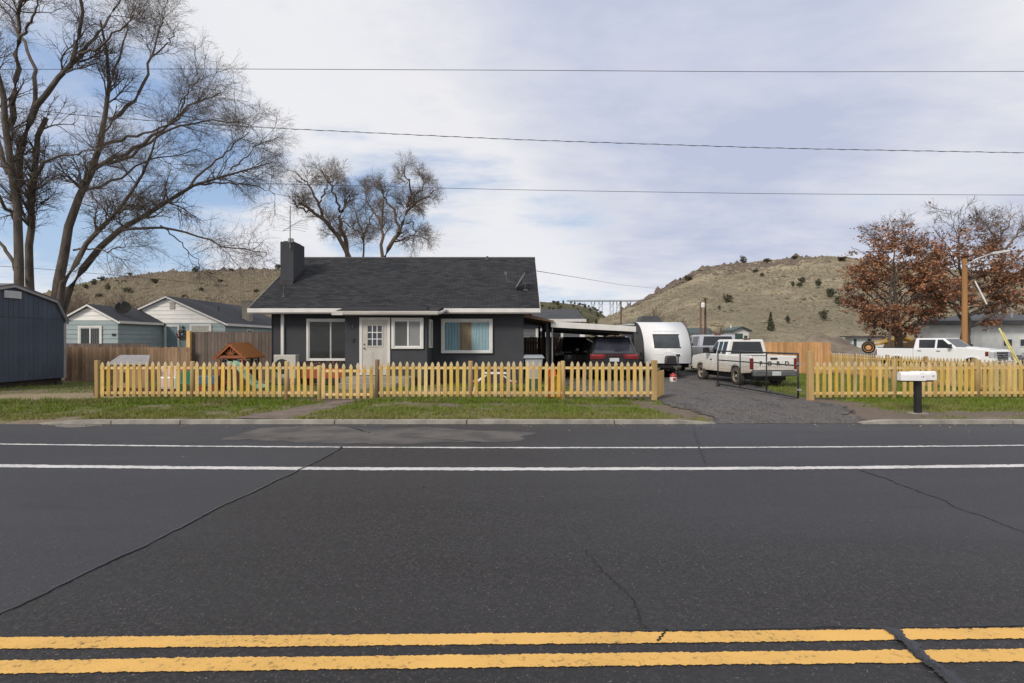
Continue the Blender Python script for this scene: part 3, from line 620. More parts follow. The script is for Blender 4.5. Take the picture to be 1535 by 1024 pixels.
def tussocks(name, H, n, px0, px1, v0, v1, size, m, seed, exp=1.0):
    r = np.random.default_rng(seed); X, Y, Z, vs, pxs = H; px = r.uniform(px0, px1, n); v = v0+(v1-v0)*r.uniform(0, 1, n)**exp
    i = np.clip(np.searchsorted(pxs, px), 1, len(pxs)-1); vf = np.interp(v, vs, np.arange(len(vs))); j = np.minimum(vf.astype(int), len(vs)-2); fr = vf-j
    x = X[j, i]*(1-fr)+X[j+1, i]*fr; y = Y[j, i]*(1-fr)+Y[j+1, i]*fr; z = Z[j, i]*(1-fr)+Z[j+1, i]*fr
    kp = np.array([fbm(a*.03, b*.03, seed)*1.3 for a, b in zip(x, y)]) > r.uniform(-.7, .5, n); x, y, z = x[kp], y[kp], z[kp]; n = len(x)
    s = size*r.lognormal(0, .45, n); V = []
    for k in range(5):
        an = k*2*np.pi/5+r.uniform(-.4, .4, n); V.append(np.stack([x+s*np.cos(an)*r.uniform(.7, 1.2, n), y+s*np.sin(an)*r.uniform(.7, 1.2, n), z-.15*s], 1))
    V.append(np.stack([x+r.uniform(-.3, .3, n)*s, y+r.uniform(-.3, .3, n)*s, z+s*r.uniform(.5, 1.0, n)], 1)); V = np.stack(V, 1).reshape(-1, 3)
    Fc = ((np.arange(n)*6)[:, None, None]+np.array([[0, 1, 5], [1, 2, 5], [2, 3, 5], [3, 4, 5], [4, 0, 5]])[None]).reshape(-1, 3); return tag(np_mesh(name, V, Fc, m), kind='stuff')
SAGE = mat('sagebrush_leaf', (.125, .11, .072), (.22, .185, .125), sc=.4, det=4, ro=.95); SAGE2 = mat('brush_twigs', (.12, .095, .065), (.18, .15, .09), sc=.3, det=4, ro=.95)
tussocks('sagebrush', HR, 26000, 880, 1535, .0, 1.0, .34, SAGE, 3, .7); tussocks('undergrowth', HL, 24000, 60, 440, .0, 1.0, .45, SAGE2, 4, .8)
tussocks('rocks', HR, 900, 930, 1400, .84, .99, .9, mat('ridge_rock', (.17, .13, .1), (.09, .07, .055), sc=.6, ro=.95), 6); bpy.data.objects['rocks']['kind'] = 'stuff'
tussocks('rocks', HL, 500, 90, 440, .8, .99, .8, MATS['ridge_rock'], 7)
JUN = mat('juniper_foliage', (.045, .05, .026), (.08, .082, .045), sc=1.2, det=3, ro=.9); JUN2 = mat('dry_shrub_foliage', (.075, .06, .035), (.11, .09, .05), sc=1.2, det=3, ro=.9)
BARKD = mat('juniper_bark', (.06, .045, .035), (.1, .08, .06), sc=6)
def bush_mesh(name, seed, n, shape='round', leaf=.24):
    r = np.random.default_rng(seed); d = r.normal(size=(n, 3)); d /= np.linalg.norm(d, axis=1, keepdims=True)
    lum = np.array([.72+.75*mnoise.noise(Vector(tuple(k*1.9+seed for k in q))) for q in d]); rad = lum*r.uniform(.45, 1, n)**.5
    p = d*rad[:, None]
    if shape == 'cone':
        h = r.uniform(0, 1, n)**1.4; a = r.uniform(0, 6.283, n); rr = (1-h)**.75*r.uniform(.35, 1, n)**.5*(.8+.35*np.sin(a*3+h*9+seed)); p = np.stack([rr*np.cos(a)*.62, rr*np.sin(a)*.62, h*2-1+.12], 1)
    p[:, 2] = p[:, 2]*.95+.98; V, Fc = leaf_quads(p, leaf, r, .2, .8); return V, Fc
def juniper(name, label, cat, pos, rad, hgt, seed, shape='round', m=None, group=None, n=460, leaf=.24):
    o = thing(name, label, cat, pos, random.uniform(0, 6), group); V, Fc = bush_mesh(name, seed, n, shape, leaf); V = V*np.array([rad, rad, hgt/2]); V[:, 2] += hgt*.06
    np_mesh('crown', V, Fc, m or JUN, o); MB().tube([(0, 0, -.5), (.03*hgt, 0, hgt*.35), (0, .03*hgt, hgt*.75)], [hgt*.035, hgt*.028, hgt*.01], 6).build('trunk', BARKD, o); return o
# hand placed: (px, py of base, width px, height px)
def on_hill(H, name, label, cat, px, py, wpx, hpx, seed, **k):
    x, y, z = slope_at(H, px, py); s = y/F; return juniper(name, label, cat, (x, y, z), wpx*s/2, hpx*s, seed, **k)
on_hill(HR, 'juniper_tree', 'lone juniper tree breaking the skyline on the tan hill', 'tree', 1112, 397, 13, 13, 1)
on_hill(HR, 'juniper_tree', 'largest dark conical juniper tree low on the tan hill above the board fence', 'tree', 1154, 497, 18, 26, 2, shape='cone', n=700)
on_hill(HR, 'juniper_tree', 'small dark juniper tree beside the largest conical one on the tan hill', 'tree', 1181, 487, 9, 14, 3)
on_hill(HR, 'juniper_shrub', 'brown rounded shrub halfway up the tan hill, straight above the two brown poles', 'shrub', 1091, 453, 17, 13, 4, m=JUN2)
on_hill(HR, 'juniper_shrub', 'tiny dark shrub on the tan hill just below the brown rounded shrub', 'shrub', 1077, 467, 6, 8, 5)
for k, (px, py, w_, h_) in enumerate([(1187, 432, 7, 11), (1201, 425, 13, 9), (1198, 432, 11, 8), (1225, 433, 11, 15), (1244, 448, 14, 17), (1257, 459, 15, 16), (1235, 480, 14, 19)]):
    on_hill(HR, 'juniper_tree', 'dark juniper tree in the scatter on the tan hill left of the russet oak', 'tree', px, py, w_, h_, 10+k, group='junipers scattered left of the russet oak')
for k, (px, py, w_, h_) in enumerate([(1019, 422, 5, 6), (1031, 421, 14, 9), (1142, 415, 8, 6), (1150, 395, 14, 8), (1190, 389, 11, 6), (1262, 391, 18, 7), (1130, 408, 10, 5)]):
    on_hill(HR, 'juniper_shrub', 'low dark shrub among the rocks near the crest of the tan hill', 'shrub', px, py, w_, h_, 30+k, m=(JUN, JUN2)[k % 2], group='shrubs near the crest of the tan hill')
for k, (px, py, w_, h_) in enumerate([(880, 493, 9, 8), (893, 488, 7, 7), (1000, 505, 16, 12), (975, 500, 9, 10)]):
    on_hill(HR, 'shrub', 'brown leafless shrub at the foot of the tan hill behind the trailer', 'shrub', px, py, w_, h_*1.6, 50+k, m=JUN2, group='shrubs at the foot of the tan hill')
for k, (px, py, w_, h_) in enumerate([(125, 435, 9, 10), (138, 428, 10, 11), (152, 423, 13, 10), (192, 414, 8, 7), (293, 409, 13, 10), (375, 406, 10, 6), (415, 405, 13, 10), (105, 437, 8, 6), (345, 407, 9, 5)]):
    on_hill(HL, 'juniper_tree', 'dark juniper tree on the skyline of the brown hill behind the teal house', 'tree', px, py, w_, h_, 70+k, group='junipers on the brown hill skyline')
for k, (px, py, w_, h_) in enumerate([(188, 440, 15, 11), (158, 437, 9, 12), (230, 425, 14, 8), (273, 450, 11, 9), (185, 425, 9, 6), (330, 424, 10, 6), (380, 440, 10, 7), (148, 448, 14, 9), (300, 437, 9, 7)]):
    on_hill(HL, 'shrub', 'dark rounded shrub on the face of the brown hill behind the teal house', 'shrub', px, py, w_, h_, 90+k, m=(JUN, JUN2)[k % 2], group='shrubs on the face of the brown hill')
r_ = random.Random(3)
for k in range(70):
    px = r_.uniform(805, 905); py = r_.uniform(456, 486); rid = float(np.interp(px, [800, 860, 885, 902, 918], [453, 456, 462, 470, 482])); py = max(py, rid+1)
    if k < 12: py = rid+.5
    on_hill(HM, 'juniper_tree', 'dark juniper tree on the wooded hill below the bridge', 'tree', px, py, r_.uniform(3, 6), r_.uniform(3, 6), 120+k % 9, n=160, leaf=.4, group='junipers on the wooded hill')
# the high bridge far off
HAZED_STEEL = mat('hazed_bridge_steel', (.46, .51, .58), (.40, .45, .52), sc=.1, ro=.6)  # pale bluish tone puts distance haze into the steel colour
Yb = 640
br = thing('arch_bridge', 'distant steel trestle bridge high between the wooded hill and the tan hill', 'bridge', (XX(918, Yb), Yb, ZZ(500, Yb)), world=True)
x0, x1 = XX(850, Yb), XX(985, Yb); zt = ZZ(450.5, Yb)
MB().box(x0, x1, Yb-4, Yb+4, zt-1.2, zt).box(x0, x1, Yb-4.3, Yb-4.0, zt+.003, zt+.4).build('deck', HAZED_STEEL, br)
for px in (889, 900.5, 917, 927, 943):
    x = XX(px, Yb); m_ = MB(); zb = ZZ(500, Yb)
    for dx in (-1.9, 1.9): m_.box(x+dx-.3, x+dx+.3, Yb-1, Yb+1, zb, zt-1.21)
    for k in range(5):
        za = zt-2.5-k*7.2; m_.tube([(x-1.9, Yb, za), (x+1.9, Yb, za-7)], .2, 5); m_.tube([(x+1.9, Yb+.5, za), (x-1.9, Yb+.5, za-7)], .3, 5)
    m_.build('tower', HAZED_STEEL, br)
# dirt mound behind the board fence
Ym = 88
mx = np.linspace(XX(1168, Ym), XX(1300, Ym), 60); my = np.linspace(Ym-7, Ym+9, 26); MX, MY = np.meshgrid(mx, my)
prof = lambda x: np.interp(CX+F*x/Ym, [1168, 1195, 1215, 1230, 1245, 1258, 1272, 1288, 1300], [0, 1.3, 2.5, 3.0, 2.7, 2.3, 1.2, .3, 0])
MZ = np.array([[max(-.2, prof(a)*math.exp(-((b-Ym)/4.2)**2)*(1+.25*fbm(a*.5, b*.5, 3))+.25*fbm(a*.9, b*.9, 5)*prof(a)/3-.15) for a in mx] for b in my])
mo = grid_mesh('dirt_mound', MX, MY, MZ, mat('mound_soil', (.115, .088, .07), (.21, .175, .13), sc=.45, det=7, ro=.95, bump=.6, bsc=5, bd=.2)); tag(mo, 'dark brown heap of excavated soil behind the cedar board fence', 'dirt mound')
ragged_sheet('gravel_lot', [(34, 46), (70, 50), (90, 86), (46, 84), (38, 70)], mat('lot_gravel', (.15, .135, .13), (.21, .19, .175), sc=.5, det=6, ro=.95), lambda x, y: height(x, y)+.16, 11, step=1.5, amp=1.5)
# ---------------------------------------------------------------- the grey house
STUC = NT('charcoal_stucco'); _n = STUC.noise(STUC.vec(), 30, 4, .7); _n2 = STUC.noise(STUC.vec(), .7, 5)
_c = STUC.mix(STUC.ramp(_n2, .35, .68), (.054, .057, .066), (.072, .074, .082)); _c = STUC.mix(STUC.ramp(_n, .3, .7, 0, .45), _c, (.033, .035, .041))
STUC.bump(_n, .9, .02); STUC = STUC.out(_c, .92, spec=.25)
TRIM = mat('white_trim', (.66, .65, .63), (.55, .54, .52), sc=2.5, det=6, ro=.55, lo=.4, hi=.75); GUT = mat('gutter_white', (.55, .53, .49), (.43, .41, .38), sc=1.5, det=6, ro=.5, st=(.5, 3, 3))
ROOF = m_shingle('dark_shingles', (.013, .0145, .018), (.047, .048, .053), (.034, .032, .033))
GLASS = m_glass('dark_glass'); VIN = mat('vinyl_white', (.74, .74, .74), (.64, .64, .64), sc=3, ro=.4)
DOORM = mat('door_paint', (.48, .455, .42), (.42, .40, .365), sc=2, det=5, ro=.5); BRASS = mat('door_brass', (.22, .16, .09), (.14, .1, .06), sc=8, ro=.35, me=.8)
BLACK = mat('black_plastic', (.012, .012, .013), (.02, .02, .021), sc=5, ro=.5); BLIND = mat('blind_slat', (.25, .255, .245), (.19, .195, .19), sc=3, ro=.6)
EYZ, HY = 2.86, 21.4
house = thing('grey_house', 'charcoal stucco house with dark shingle roof and white door behind the picket fence', 'house', (-4.4, 22, 0), world=True)
HX0, HX1, HB_ = -9.27, .45, 30.6
RX0, RX1, RIDY, SL = -9.93, 1.05, 26.3, .5333
RIDZ = EYZ+SL*(RIDY-HY)
wl = MB(); gz_ = lambda y: EYZ-.14+SL*(min(y, 2*RIDY-y)-HY)
wl.prism([(22, -.1), (HB_, -.1), (HB_, gz_(HB_)), (RIDY, gz_(RIDY)), (22, gz_(22))], 'x', HX0, HX1)
BY = 20.6; BX0, BX1 = XX(517, BY), XX(640, BY)
wl.build('wall', STUC, house)
bx(BX0, BX1, BY, 21.997, -.1, 2.86).build('entry_wall', STUC, house)
rf = MB()
def slab(x0, x1, ya, za, yb, zb, th): rf.hexa([(x0, ya, za-th), (x1, ya, za-th), (x1, yb, zb-th), (x0, yb, zb-th), (x0, ya, za), (x1, ya, za), (x1, yb, zb), (x0, yb, zb)])
rf.prism([(HY, EYZ), (RIDY, RIDZ), (2*RIDY-HY, EYZ), (2*RIDY-HY, EYZ-.1), (RIDY, RIDZ-.1), (HY, EYZ-.1)], 'x', RX0, RX1)
roof = rf.build('roof', ROOF, house)
pr = MB(); PX0, PX1, PY, PZ = XX(502.5, 20.2), XX(656, 20.2), 20.2, 2.685
def plane_z(y): return EYZ+SL*(y-HY)
yj = 21.46; zj = plane_z(yj)+.006
pr.prism([(PY, PZ), (yj, zj), (yj, zj-.09), (PY, PZ-.09)], 'x', PX0, PX1); pr.build('porch_roof', ROOF, house)
rc = MB(); rc.prism([(RIDY-.16, RIDZ-.06), (RIDY, RIDZ+.035), (RIDY+.16, RIDZ-.06)], 'x', RX0-.01, RX1+.01); rc.build('ridge_cap', mat('ridge_shingle', (.04, .04, .044), (.06, .058, .058), sc=5, ro=.95, bump=.5), roof)
# fascias, gutters and rakes
fs = MB(); fs.box(RX0-.02, PX0-.01, HY-.03, HY-.003, EYZ-.17, EYZ-.015).box(PX1+.08, RX1+.02, HY-.03, HY-.003, EYZ-.17, EYZ-.015)
for x in (RX0-.022, RX1+.004):
    for s in (0, 1):
        ya, yb = (HY, RIDY) if s == 0 else (2*RIDY-HY, RIDY); fs.hexa([(x, ya, EYZ-.19), (x+.02, ya, EYZ-.19), (x+.02, yb, RIDZ-.19), (x, yb, RIDZ-.19), (x, ya, EYZ-.012), (x+.02, ya, EYZ-.012), (x+.02, yb, RIDZ-.012), (x, yb, RIDZ-.012)])
fs.build('fascia', TRIM, house, bevel=.004)
gt = MB(); gt.prism([(PY-.003, PZ-.01), (PY-.115, PZ-.01), (PY-.115, PZ-.045), (PY-.1, PZ-.115), (PY-.07, PZ-.15), (PY-.003, PZ-.15)], 'x', PX0-.02, PX1+.02)
gt.build('gutter', GUT, house, bevel=.006)
g2 = MB(); g2.tube([(PX1+.0, PY-.06, PZ-.08), (PX1+.09, PY+.1, PZ-.06), (PX1+.14, HY-.08, EYZ-.09), (PX1+.2, HY-.05, EYZ-.09)], .055, 8); g2.build('gutter_elbow', GUT, house)
bx(PX0-.1, PX0+.3, PY-.118, PY-.08, PZ-.155, PZ-.012).build('gutter_end', GUT, house, bevel=.01)
sf = MB(); sf.box(RX0+.02, RX1-.02, HY, 21.998, EYZ-.205, EYZ-.18); sf.build('soffit', mat('soffit_paint', (.42, .41, .39), (.36, .35, .34), sc=3), house)
bx(PX0+.02, PX1-.02, PY+.01, BY-.003, PZ-.13, PZ-.105).build('porch_soffit', MATS['soffit_paint'], house)
# chimney
CHX0, CHX1, CHY0, CHY1, CHZ = -9.6, -9.04, 23.55, 24.8, 5.74
ch = MB(); ch.hexa([(CHX0, CHY0, 2.5), (CHX1, CHY0, 2.5), (CHX1, CHY1, 2.5), (CHX0, CHY1, 2.5), (CHX0, CHY0, CHZ), (CHX1, CHY0, CHZ), (CHX1, CHY1, CHZ), (CHX0, CHY1, CHZ)])
chim = ch.build('chimney', STUC, roof, bevel=.02)
bx(CHX0+.09, CHX1-.09, CHY0+.15, CHY1-.15, CHZ-.01, CHZ+.05).build('flue_cap', mat('flue_metal', (.12, .115, .11), (.07, .065, .06), sc=6, ro=.7), chim)
fl = MB(); yf = CHY0; zf = plane_z(yf); fl.box(CHX0-.03, CHX1+.03, CHY0-.05, CHY0-.003, zf-.1, zf+.14); fl.hexa([(CHX1+.003, CHY0-.05, zf-.1), (CHX1+.03, CHY0-.05, zf-.1), (CHX1+.03, CHY1, plane_z(CHY1)-.1), (CHX1+.003, CHY1, plane_z(CHY1)-.1), (CHX1+.003, CHY0-.05, zf+.1), (CHX1+.03, CHY0-.05, zf+.1), (CHX1+.03, CHY1, plane_z(CHY1)+.12), (CHX1+.003, CHY1, plane_z(CHY1)+.12)])
fl.build('flashing', mat('flashing_metal', (.05, .05, .053), (.03, .03, .032), sc=5, ro=.6, me=.5), roof)
def vent(x, y, h, r, nm='vent_pipe'):
    z = plane_z(y); m = MB(); m.tube([(x, y, z-.1), (x, y, z+h)], r, 10); m.lathe([(r*2.6, -.03), (r*1.4, .07), (r*1.05, .1)], 12, (x, y, z)); m.build(nm, mat('vent_metal', (.075, .07, .066), (.045, .043, .042), sc=6, ro=.6, me=.4), roof)
vent(-8.95, 22.35, .42, .035); vent(-1.13, 26.05, .16, .05)
# windows
def window(parent, x0, x1, z0, z1, y, fw=.1, mull=None, panes=None, depth=.05, inner=None, frame_m=TRIM, sill=True, glass=GLASS, inner_m=None):
    """a window on a wall that faces -y: trim proud of the wall, a sash, the pane and what hangs behind it"""
    f = MB(); p = depth
    f.box(x0, x1, y-p, y-.002, z1-fw, z1).box(x0, x1, y-p, y-.002, z0, z0+fw*.75).box(x0, x0+fw, y-p, y-.002, z0+fw*.75, z1-fw).box(x1-fw, x1, y-p, y-.002, z0+fw*.75, z1-fw)
    fr = f.build('window', frame_m, parent, bevel=.006)
    s = MB(); a0, a1, b0, b1 = x0+fw, x1-fw, z0+fw*.75, z1-fw; t = .035; yy = y-p*.55
    s.box(a0, a1, yy, y-.003, b1-t, b1).box(a0, a1, yy, y-.003, b0, b0+t).box(a0, a0+t, yy, y-.003, b0+t, b1-t).box(a1-t, a1, yy, y-.003, b0+t, b1-t)
    for k in (mull or []): xm = a0+(a1-a0)*k; s.box(xm-.03, xm+.03, yy-.006, y-.003, b0+t, b1-t)
    s.build('sash', VIN, fr, bevel=.004)
    bx(a0+t, a1-t, y-.012, y-.006, b0+t, b1-t).build('pane', glass, fr)
    return fr, (a0+t, a1-t, b0+t, b1-t)
GLB = m_clear('pane_over_blinds', .25); GLC = m_clear('pane_over_curtains', .10)
# left window: venetian blinds behind dark glass
def recess(x0, x1, z0, z1, y, d, m, parent, nm='reveal'):
    r = MB(); r.box(x0, x1, y-.0035, y-.0025, z0, z1); return r
wx0, wx1 = XX(460, 22), XX(523, 22)
fr, (a0, a1, b0, b1) = window(house, wx0, wx1, .85, 2.48, 22, .085, [.58], glass=GLB, depth=.075)
bl = MB(); n = 34
for k in range(n): z = b0+(b1-b0)*(k+.5)/n; bl.hexa([(a0, 21.958, z-.004), (a1, 21.958, z-.004), (a1, 21.982, z-.017), (a0, 21.982, z-.017), (a0, 21.957, z+.000), (a1, 21.957, z+.000), (a1, 21.981, z-.013), (a0, 21.981, z-.013)])
bl.build('blinds', mat('blind_grey', (.58, .60, .56), (.48, .50, .46), sc=3, ro=.6), fr)
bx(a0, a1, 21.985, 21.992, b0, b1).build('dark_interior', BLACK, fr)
for o in fr.children:
    if o.name.startswith('pane'): o.location.y -= .04
# entry window with two sashes
fr, (a0, a1, b0, b1) = window(house, XX(587, BY), XX(635, BY), ZZ(523, BY), ZZ(476.5, BY), BY, .095, [.52], glass=GLB, depth=.07)
pl_ = MB()
def curtain(mb, x0, x1, z0, z1, y, seed, folds, amp=.012):
    n = int(folds*8); r = random.Random(seed); ph = r.uniform(0, 6); pts = [(x0+(x1-x0)*k/n, y+amp*math.sin(k*2*math.pi/8+ph)*(.7+.5*math.sin(k*.37+ph))) for k in range(n+1)]
    k0 = len(mb.v); vs = [(x, yy, z0) for x, yy in pts]+[(x, yy, z1) for x, yy in pts]; mb.add(vs, [(i, i+1, n+2+i, n+1+i) for i in range(n)])
xm = a0+(a1-a0)*.52
bx(a0, a1, BY-.008, BY-.003, b0, b1).build('dark_interior', mat('room_gloom', (.26, .265, .26), (.20, .205, .2), sc=2), fr)
bl = MB()
for k in range(26): z = b0+(b1-b0)*(k+.5)/26; bl.box(xm, a1, BY-.022, BY-.010, z-.015, z+.013)
bl.build('blinds', mat('blind_pale', (.80, .81, .80), (.74, .75, .74), sc=3, ro=.6), fr)
for o in fr.children:
    if o.name.startswith('pane'): o.location.y -= .025
# right window with curtains
CX0, CX1 = XX(661.5, 22), XX(738.5, 22)
fr, (a0, a1, b0, b1) = window(house, CX0, CX1, ZZ(529.5, 22), ZZ(478, 22), 22, .1, None, glass=GLC, depth=.09)
for o in fr.children:
    if o.name.startswith('pane'): o.location.y -= .055
TEAL = mat('teal_curtain', (.255, .42, .50), (.21, .36, .44), sc=2, ro=.85, st=(6, 1, .6)); TAN = mat('brown_curtain', (.31, .235, .15), (.25, .185, .115), sc=2, ro=.85, st=(6, 1, .6)); PALET = mat('pale_teal_curtain', (.36, .54, .60), (.31, .48, .545), sc=2, ro=.85, st=(6, 1, .6))
W_ = a1-a0
for nm, u0, u1, m, sd, fo, yy in (('curtain', 0, .33, TEAL, 1, 5, 21.962), ('curtain', .31, .605, TAN, 2, 3, 21.975), ('curtain', .59, 1, PALET, 3, 6, 21.962)):
    c_ = MB(); curtain(c_, a0+u0*W_, a0+u1*W_, b0, b1, yy, sd, fo); c_.build(nm, m, fr, smooth=True)
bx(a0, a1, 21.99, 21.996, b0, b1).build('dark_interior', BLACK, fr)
# narrow window on the return wall of the entry (faces +x)
sw = MB(); y0_, y1_, z0_, z1_ = 20.98, 21.72, 1.36, 2.42
sw.box(BX1+.002, BX1+.06, y0_, y1_, z1_-.08, z1_).box(BX1+.002, BX1+.06, y0_, y1_, z0_, z0_+.08).box(BX1+.002, BX1+.06, y0_, y0_+.1, z0_+.08, z1_-.08).box(BX1+.002, BX1+.06, y1_-.1, y1_, z0_+.08, z1_-.08)
fr = sw.build('window', TRIM, house, bevel=.006); bx(BX1+.004, BX1+.012, y0_+.1, y1_-.1, z0_+.08, z1_-.08).build('pane', GLASS, fr); bx(BX1+.004, BX1+.04, (y0_+y1_)/2-.02, (y0_+y1_)/2+.02, z0_+.08, z1_-.08).build('sash', VIN, fr)
# door
DX0, DX1, DZ0, DZ1 = XX(539, BY), XX(585, BY), .38, ZZ(476, BY)
tr = MB(); tr.box(DX0, DX1, BY-.05, BY-.002, DZ1-.1, DZ1).box(DX0, DX0+.1, BY-.05, BY-.002, DZ0, DZ1-.1).box(DX1-.1, DX1, BY-.05, BY-.002, DZ0, DZ1-.1)
tr.build('door_frame', TRIM, house, bevel=.006)
d0, d1, dt = DX0+.1, DX1-.1, DZ1-.1
lx0, lx1, lz0, lz1 = d0+.2, d1-.2, DZ0+1.07, dt-.2
dm = MB(); dm.box(d0, d1, BY-.03, BY-.003, DZ0, dt)
dm.box(lx0-.05, lx1+.05, BY-.045, BY-.03, lz1, lz1+.05).box(lx0-.05, lx1+.05, BY-.045, BY-.03, lz0-.05, lz0).box(lx0-.05, lx0, BY-.045, BY-.03, lz0, lz1).box(lx1, lx1+.05, BY-.045, BY-.03, lz0, lz1)
door = dm.build('door', DOORM, house, bevel=.005)
for zc in (DZ0+.18,):
    pn = MB()
    for xa, xb in ((d0+.12, (d0+d1)/2-.05), ((d0+d1)/2+.05, d1-.12)): pn.box(xa, xb, BY-.037, BY-.0301, DZ0+.14, DZ0+.86).box(xa+.05, xb-.05, BY-.043, BY-.0371, DZ0+.19, DZ0+.81)
    pn.build('door_panel', DOORM, door, bevel=.006)
bx(lx0, lx1, BY-.036, BY-.0305, lz0, lz1).build('pane', m_glass('door_glass', (.035, .04, .05)), door)
mu = MB()
for k in (1, 2): xm = lx0+(lx1-lx0)*k/3; zm = lz0+(lz1-lz0)*k/3; mu.box(xm-.014, xm+.014, BY-.046, BY-.0365, lz0, lz1).box(lx0, lx1, BY-.0445, BY-.0363, zm-.014, zm+.014)
mu.build('muntin', VIN, door)
hd = MB(); hd.lathe([(0, .075), (.022, .072), (.03, .05), (.022, .03), (.012, .02), (.03, .005), (.03, 0)], 14, (d0+.075, BY-.03, DZ0+.98), 'y'); hd.lathe([(0, .03), (.025, .028), (.028, 0)], 14, (d0+.075, BY-.03, DZ0+1.12), 'y'); hd.build('door_handle', BRASS, door, smooth=True)
STEPM = mat('step_concrete', (.30, .28, .25), (.21, .195, .175), sc=2, det=7, ro=.92, bump=.4, bsc=40)
st_ = MB(); st_.box(DX0-.35, DX1+.9, BY-1.15, BY-.003, -.05, .36).box(DX0-.35, DX1+.5, BY-1.5, BY-1.153, -.05, .19); st_.build('step', STEPM, house, bevel=.015)
bx(XX(529.5, BY)-.04, XX(529.5, BY)+.045, BY-.03, BY-.002, ZZ(513, BY), ZZ(506.5, BY)).build('doorbell', BLACK, house, bevel=.012)
NUM = mat('number_bronze', (.15, .16, .15), (.11, .12, .115), sc=4, ro=.5, me=.5)
text_mesh('house_number', '1', .2, NUM, house, (XX(523.6, BY), BY-.012, ZZ(491.5, BY)), (math.radians(90), 0, 0), .006); text_mesh('house_number', '4', .2, NUM, house, (XX(528.2, BY), BY-.012, ZZ(489.5, BY)), (math.radians(90), 0, 0), .006)
dp = MB(); dp.box(-8.91, -8.79, 21.9, 21.997, .2, EYZ-.2); dp.build('downspout', TRIM, house, bevel=.02)
bx(HX0-.015, HX0+.012, 21.96, 21.996, .0, EYZ-.21).build('corner_trim', STUC, house)
# lean-to roof on the right side of the house
ln = MB(); ln.hexa([(HX1+.003, 22.4, 2.56), (1.62, 22.4, 2.36), (1.62, 29.5, 2.36), (HX1+.003, 29.5, 2.56), (HX1+.003, 22.4, 2.72), (1.62, 22.4, 2.43), (1.62, 29.5, 2.43), (HX1+.003, 29.5, 2.72)])
ln.build('side_roof', mat('lean_to_plywood', (.27, .175, .115), (.21, .13, .085), sc=3, det=6, ro=.8, st=(3, .4, 1)), house)
bx(1.623, 1.65, 22.38, 29.5, 2.33, 2.45).build('side_fascia', mat('weathered_fascia', (.36, .31, .27), (.28, .24, .2), sc=4), house)
dk = MB()
for y in (22.6, 25.5, 29.2): dk.box(1.35, 1.45, y, y+.1, 0, 2.37)
dk.build('side_post', mat('dark_post_paint', (.014, .013, .013), (.022, .02, .02), sc=4), house)
# heat pump in front of the left corner
hp = thing('heat_pump', 'pale heat pump unit standing against the left corner of the grey house', 'heat pump', (-8.5, 21.5, 0), world=True)
HPM = mat('appliance_beige', (.52, .50, .46), (.44, .42, .38), sc=2, ro=.5)
bx(-8.93, -8.1, 21.3, 21.66, .2, 1.1).build('casing', HPM, hp, bevel=.02)
gr = MB(); cxx, czz = -8.62, .66
for r in np.linspace(.05, .27, 6): gr.lathe([(r-.006, .0), (r, .012), (r+.006, .0)], 28, (cxx, 21.298, czz), 'y')
for k in range(6): a = k*math.pi/6; gr.tube([(cxx-.28*math.cos(a), 21.29, czz-.28*math.sin(a)), (cxx+.28*math.cos(a), 21.29, czz+.28*math.sin(a))], .005, 5)
gr.build('fan_grille', BLACK, hp)
MB().lathe([(0, .004), (.28, .004), (.285, 0)], 28, (cxx, 21.2985, czz), 'y').build('fan_opening', mat('fan_dark', (.05, .05, .05), (.03, .03, .03), sc=4), hp)
bx(-8.9, -8.12, 21.32, 21.64, 0, .197).build('stand', STEPM, hp)
# roof furniture: aerial on the chimney, dish on the right of the roof
ALU = mat('aerial_metal', (.23, .23, .24), (.13, .13, .135), sc=6, ro=.45, me=.7)
ae = thing('tv_aerial', 'thin old television aerial strapped to the top of the grey chimney', 'aerial', (-9.15, 23.5, CHZ), world=True)
ax, ay = -9.16, 23.48
MB().tube([(ax, ay, CHZ-.3), (ax+.01, ay, CHZ+1.45)], .02, 8).build('mast', ALU, ae)
m_ = MB(); bz = CHZ+.62; m_.tube([(ax-.1, ay-.5, bz-.3), (ax+.2, ay+.75, bz+.42)], .012, 6)
for k, (t, L) in enumerate([(0, .95), (.2, .9), (.4, .75), (.58, .6), (.76, .42), (.94, .25)]):
    x, y, z = ax-.1+.3*t, ay-.5+1.25*t, bz-.3+.72*t
    for s in (-1, 1): m_.tube([(x, y, z), (x+s*L*.55, y-s*.02, z+.07*L), (x+s*L, y-s*.05, z-.04*L)], .006, 5)
m_.build('boom', ALU, ae)
bx(ax-.1, ax+.09, CHY0-.05, CHY0+.12, CHZ-.05, CHZ+.13).build('clamp_box', mat('aerial_box', (.35, .35, .35), (.2, .2, .2), sc=6), ae, bevel=.01)
def dish(name, label, x, y, z, foot, rz, tilt, col, r=.3, arm=.45):
    o = thing(name, label, 'satellite dish', (x, y, z), rz); m = MB(); prof = [(r*k/6, .12*r*(k/6)**2*2.2) for k in range(7)]
    m.lathe(prof+[(r*1.01, prof[-1][1]-.012)]+[(r*k/6, .12*r*(k/6)**2*2.2-.012) for k in range(6, -1, -1)], 24)
    d = m.build('reflector', col, o, smooth=True); d.location = (0, -.12, foot); d.rotation_euler = (math.radians(90-tilt), 0, 0)
    MB().tube([(0, 0, 0), (0, 0, foot*.7), (0, -.1, foot)], .022, 8).build('mast', ALU, o)
    a = MB(); a.tube([(0, -.1, foot-.1), (0, -arm-.1, foot-.1+arm*.15), (0, -arm-.16, foot+arm*.5)], .014, 6); a.box(-.03, .03, -arm-.22, -arm-.13, foot+arm*.42, foot+arm*.62); a.build('feed_arm', ALU, o)
    bx(-.1, .1, -.1, .1, -.03, .012).build('foot', ALU, o); return o
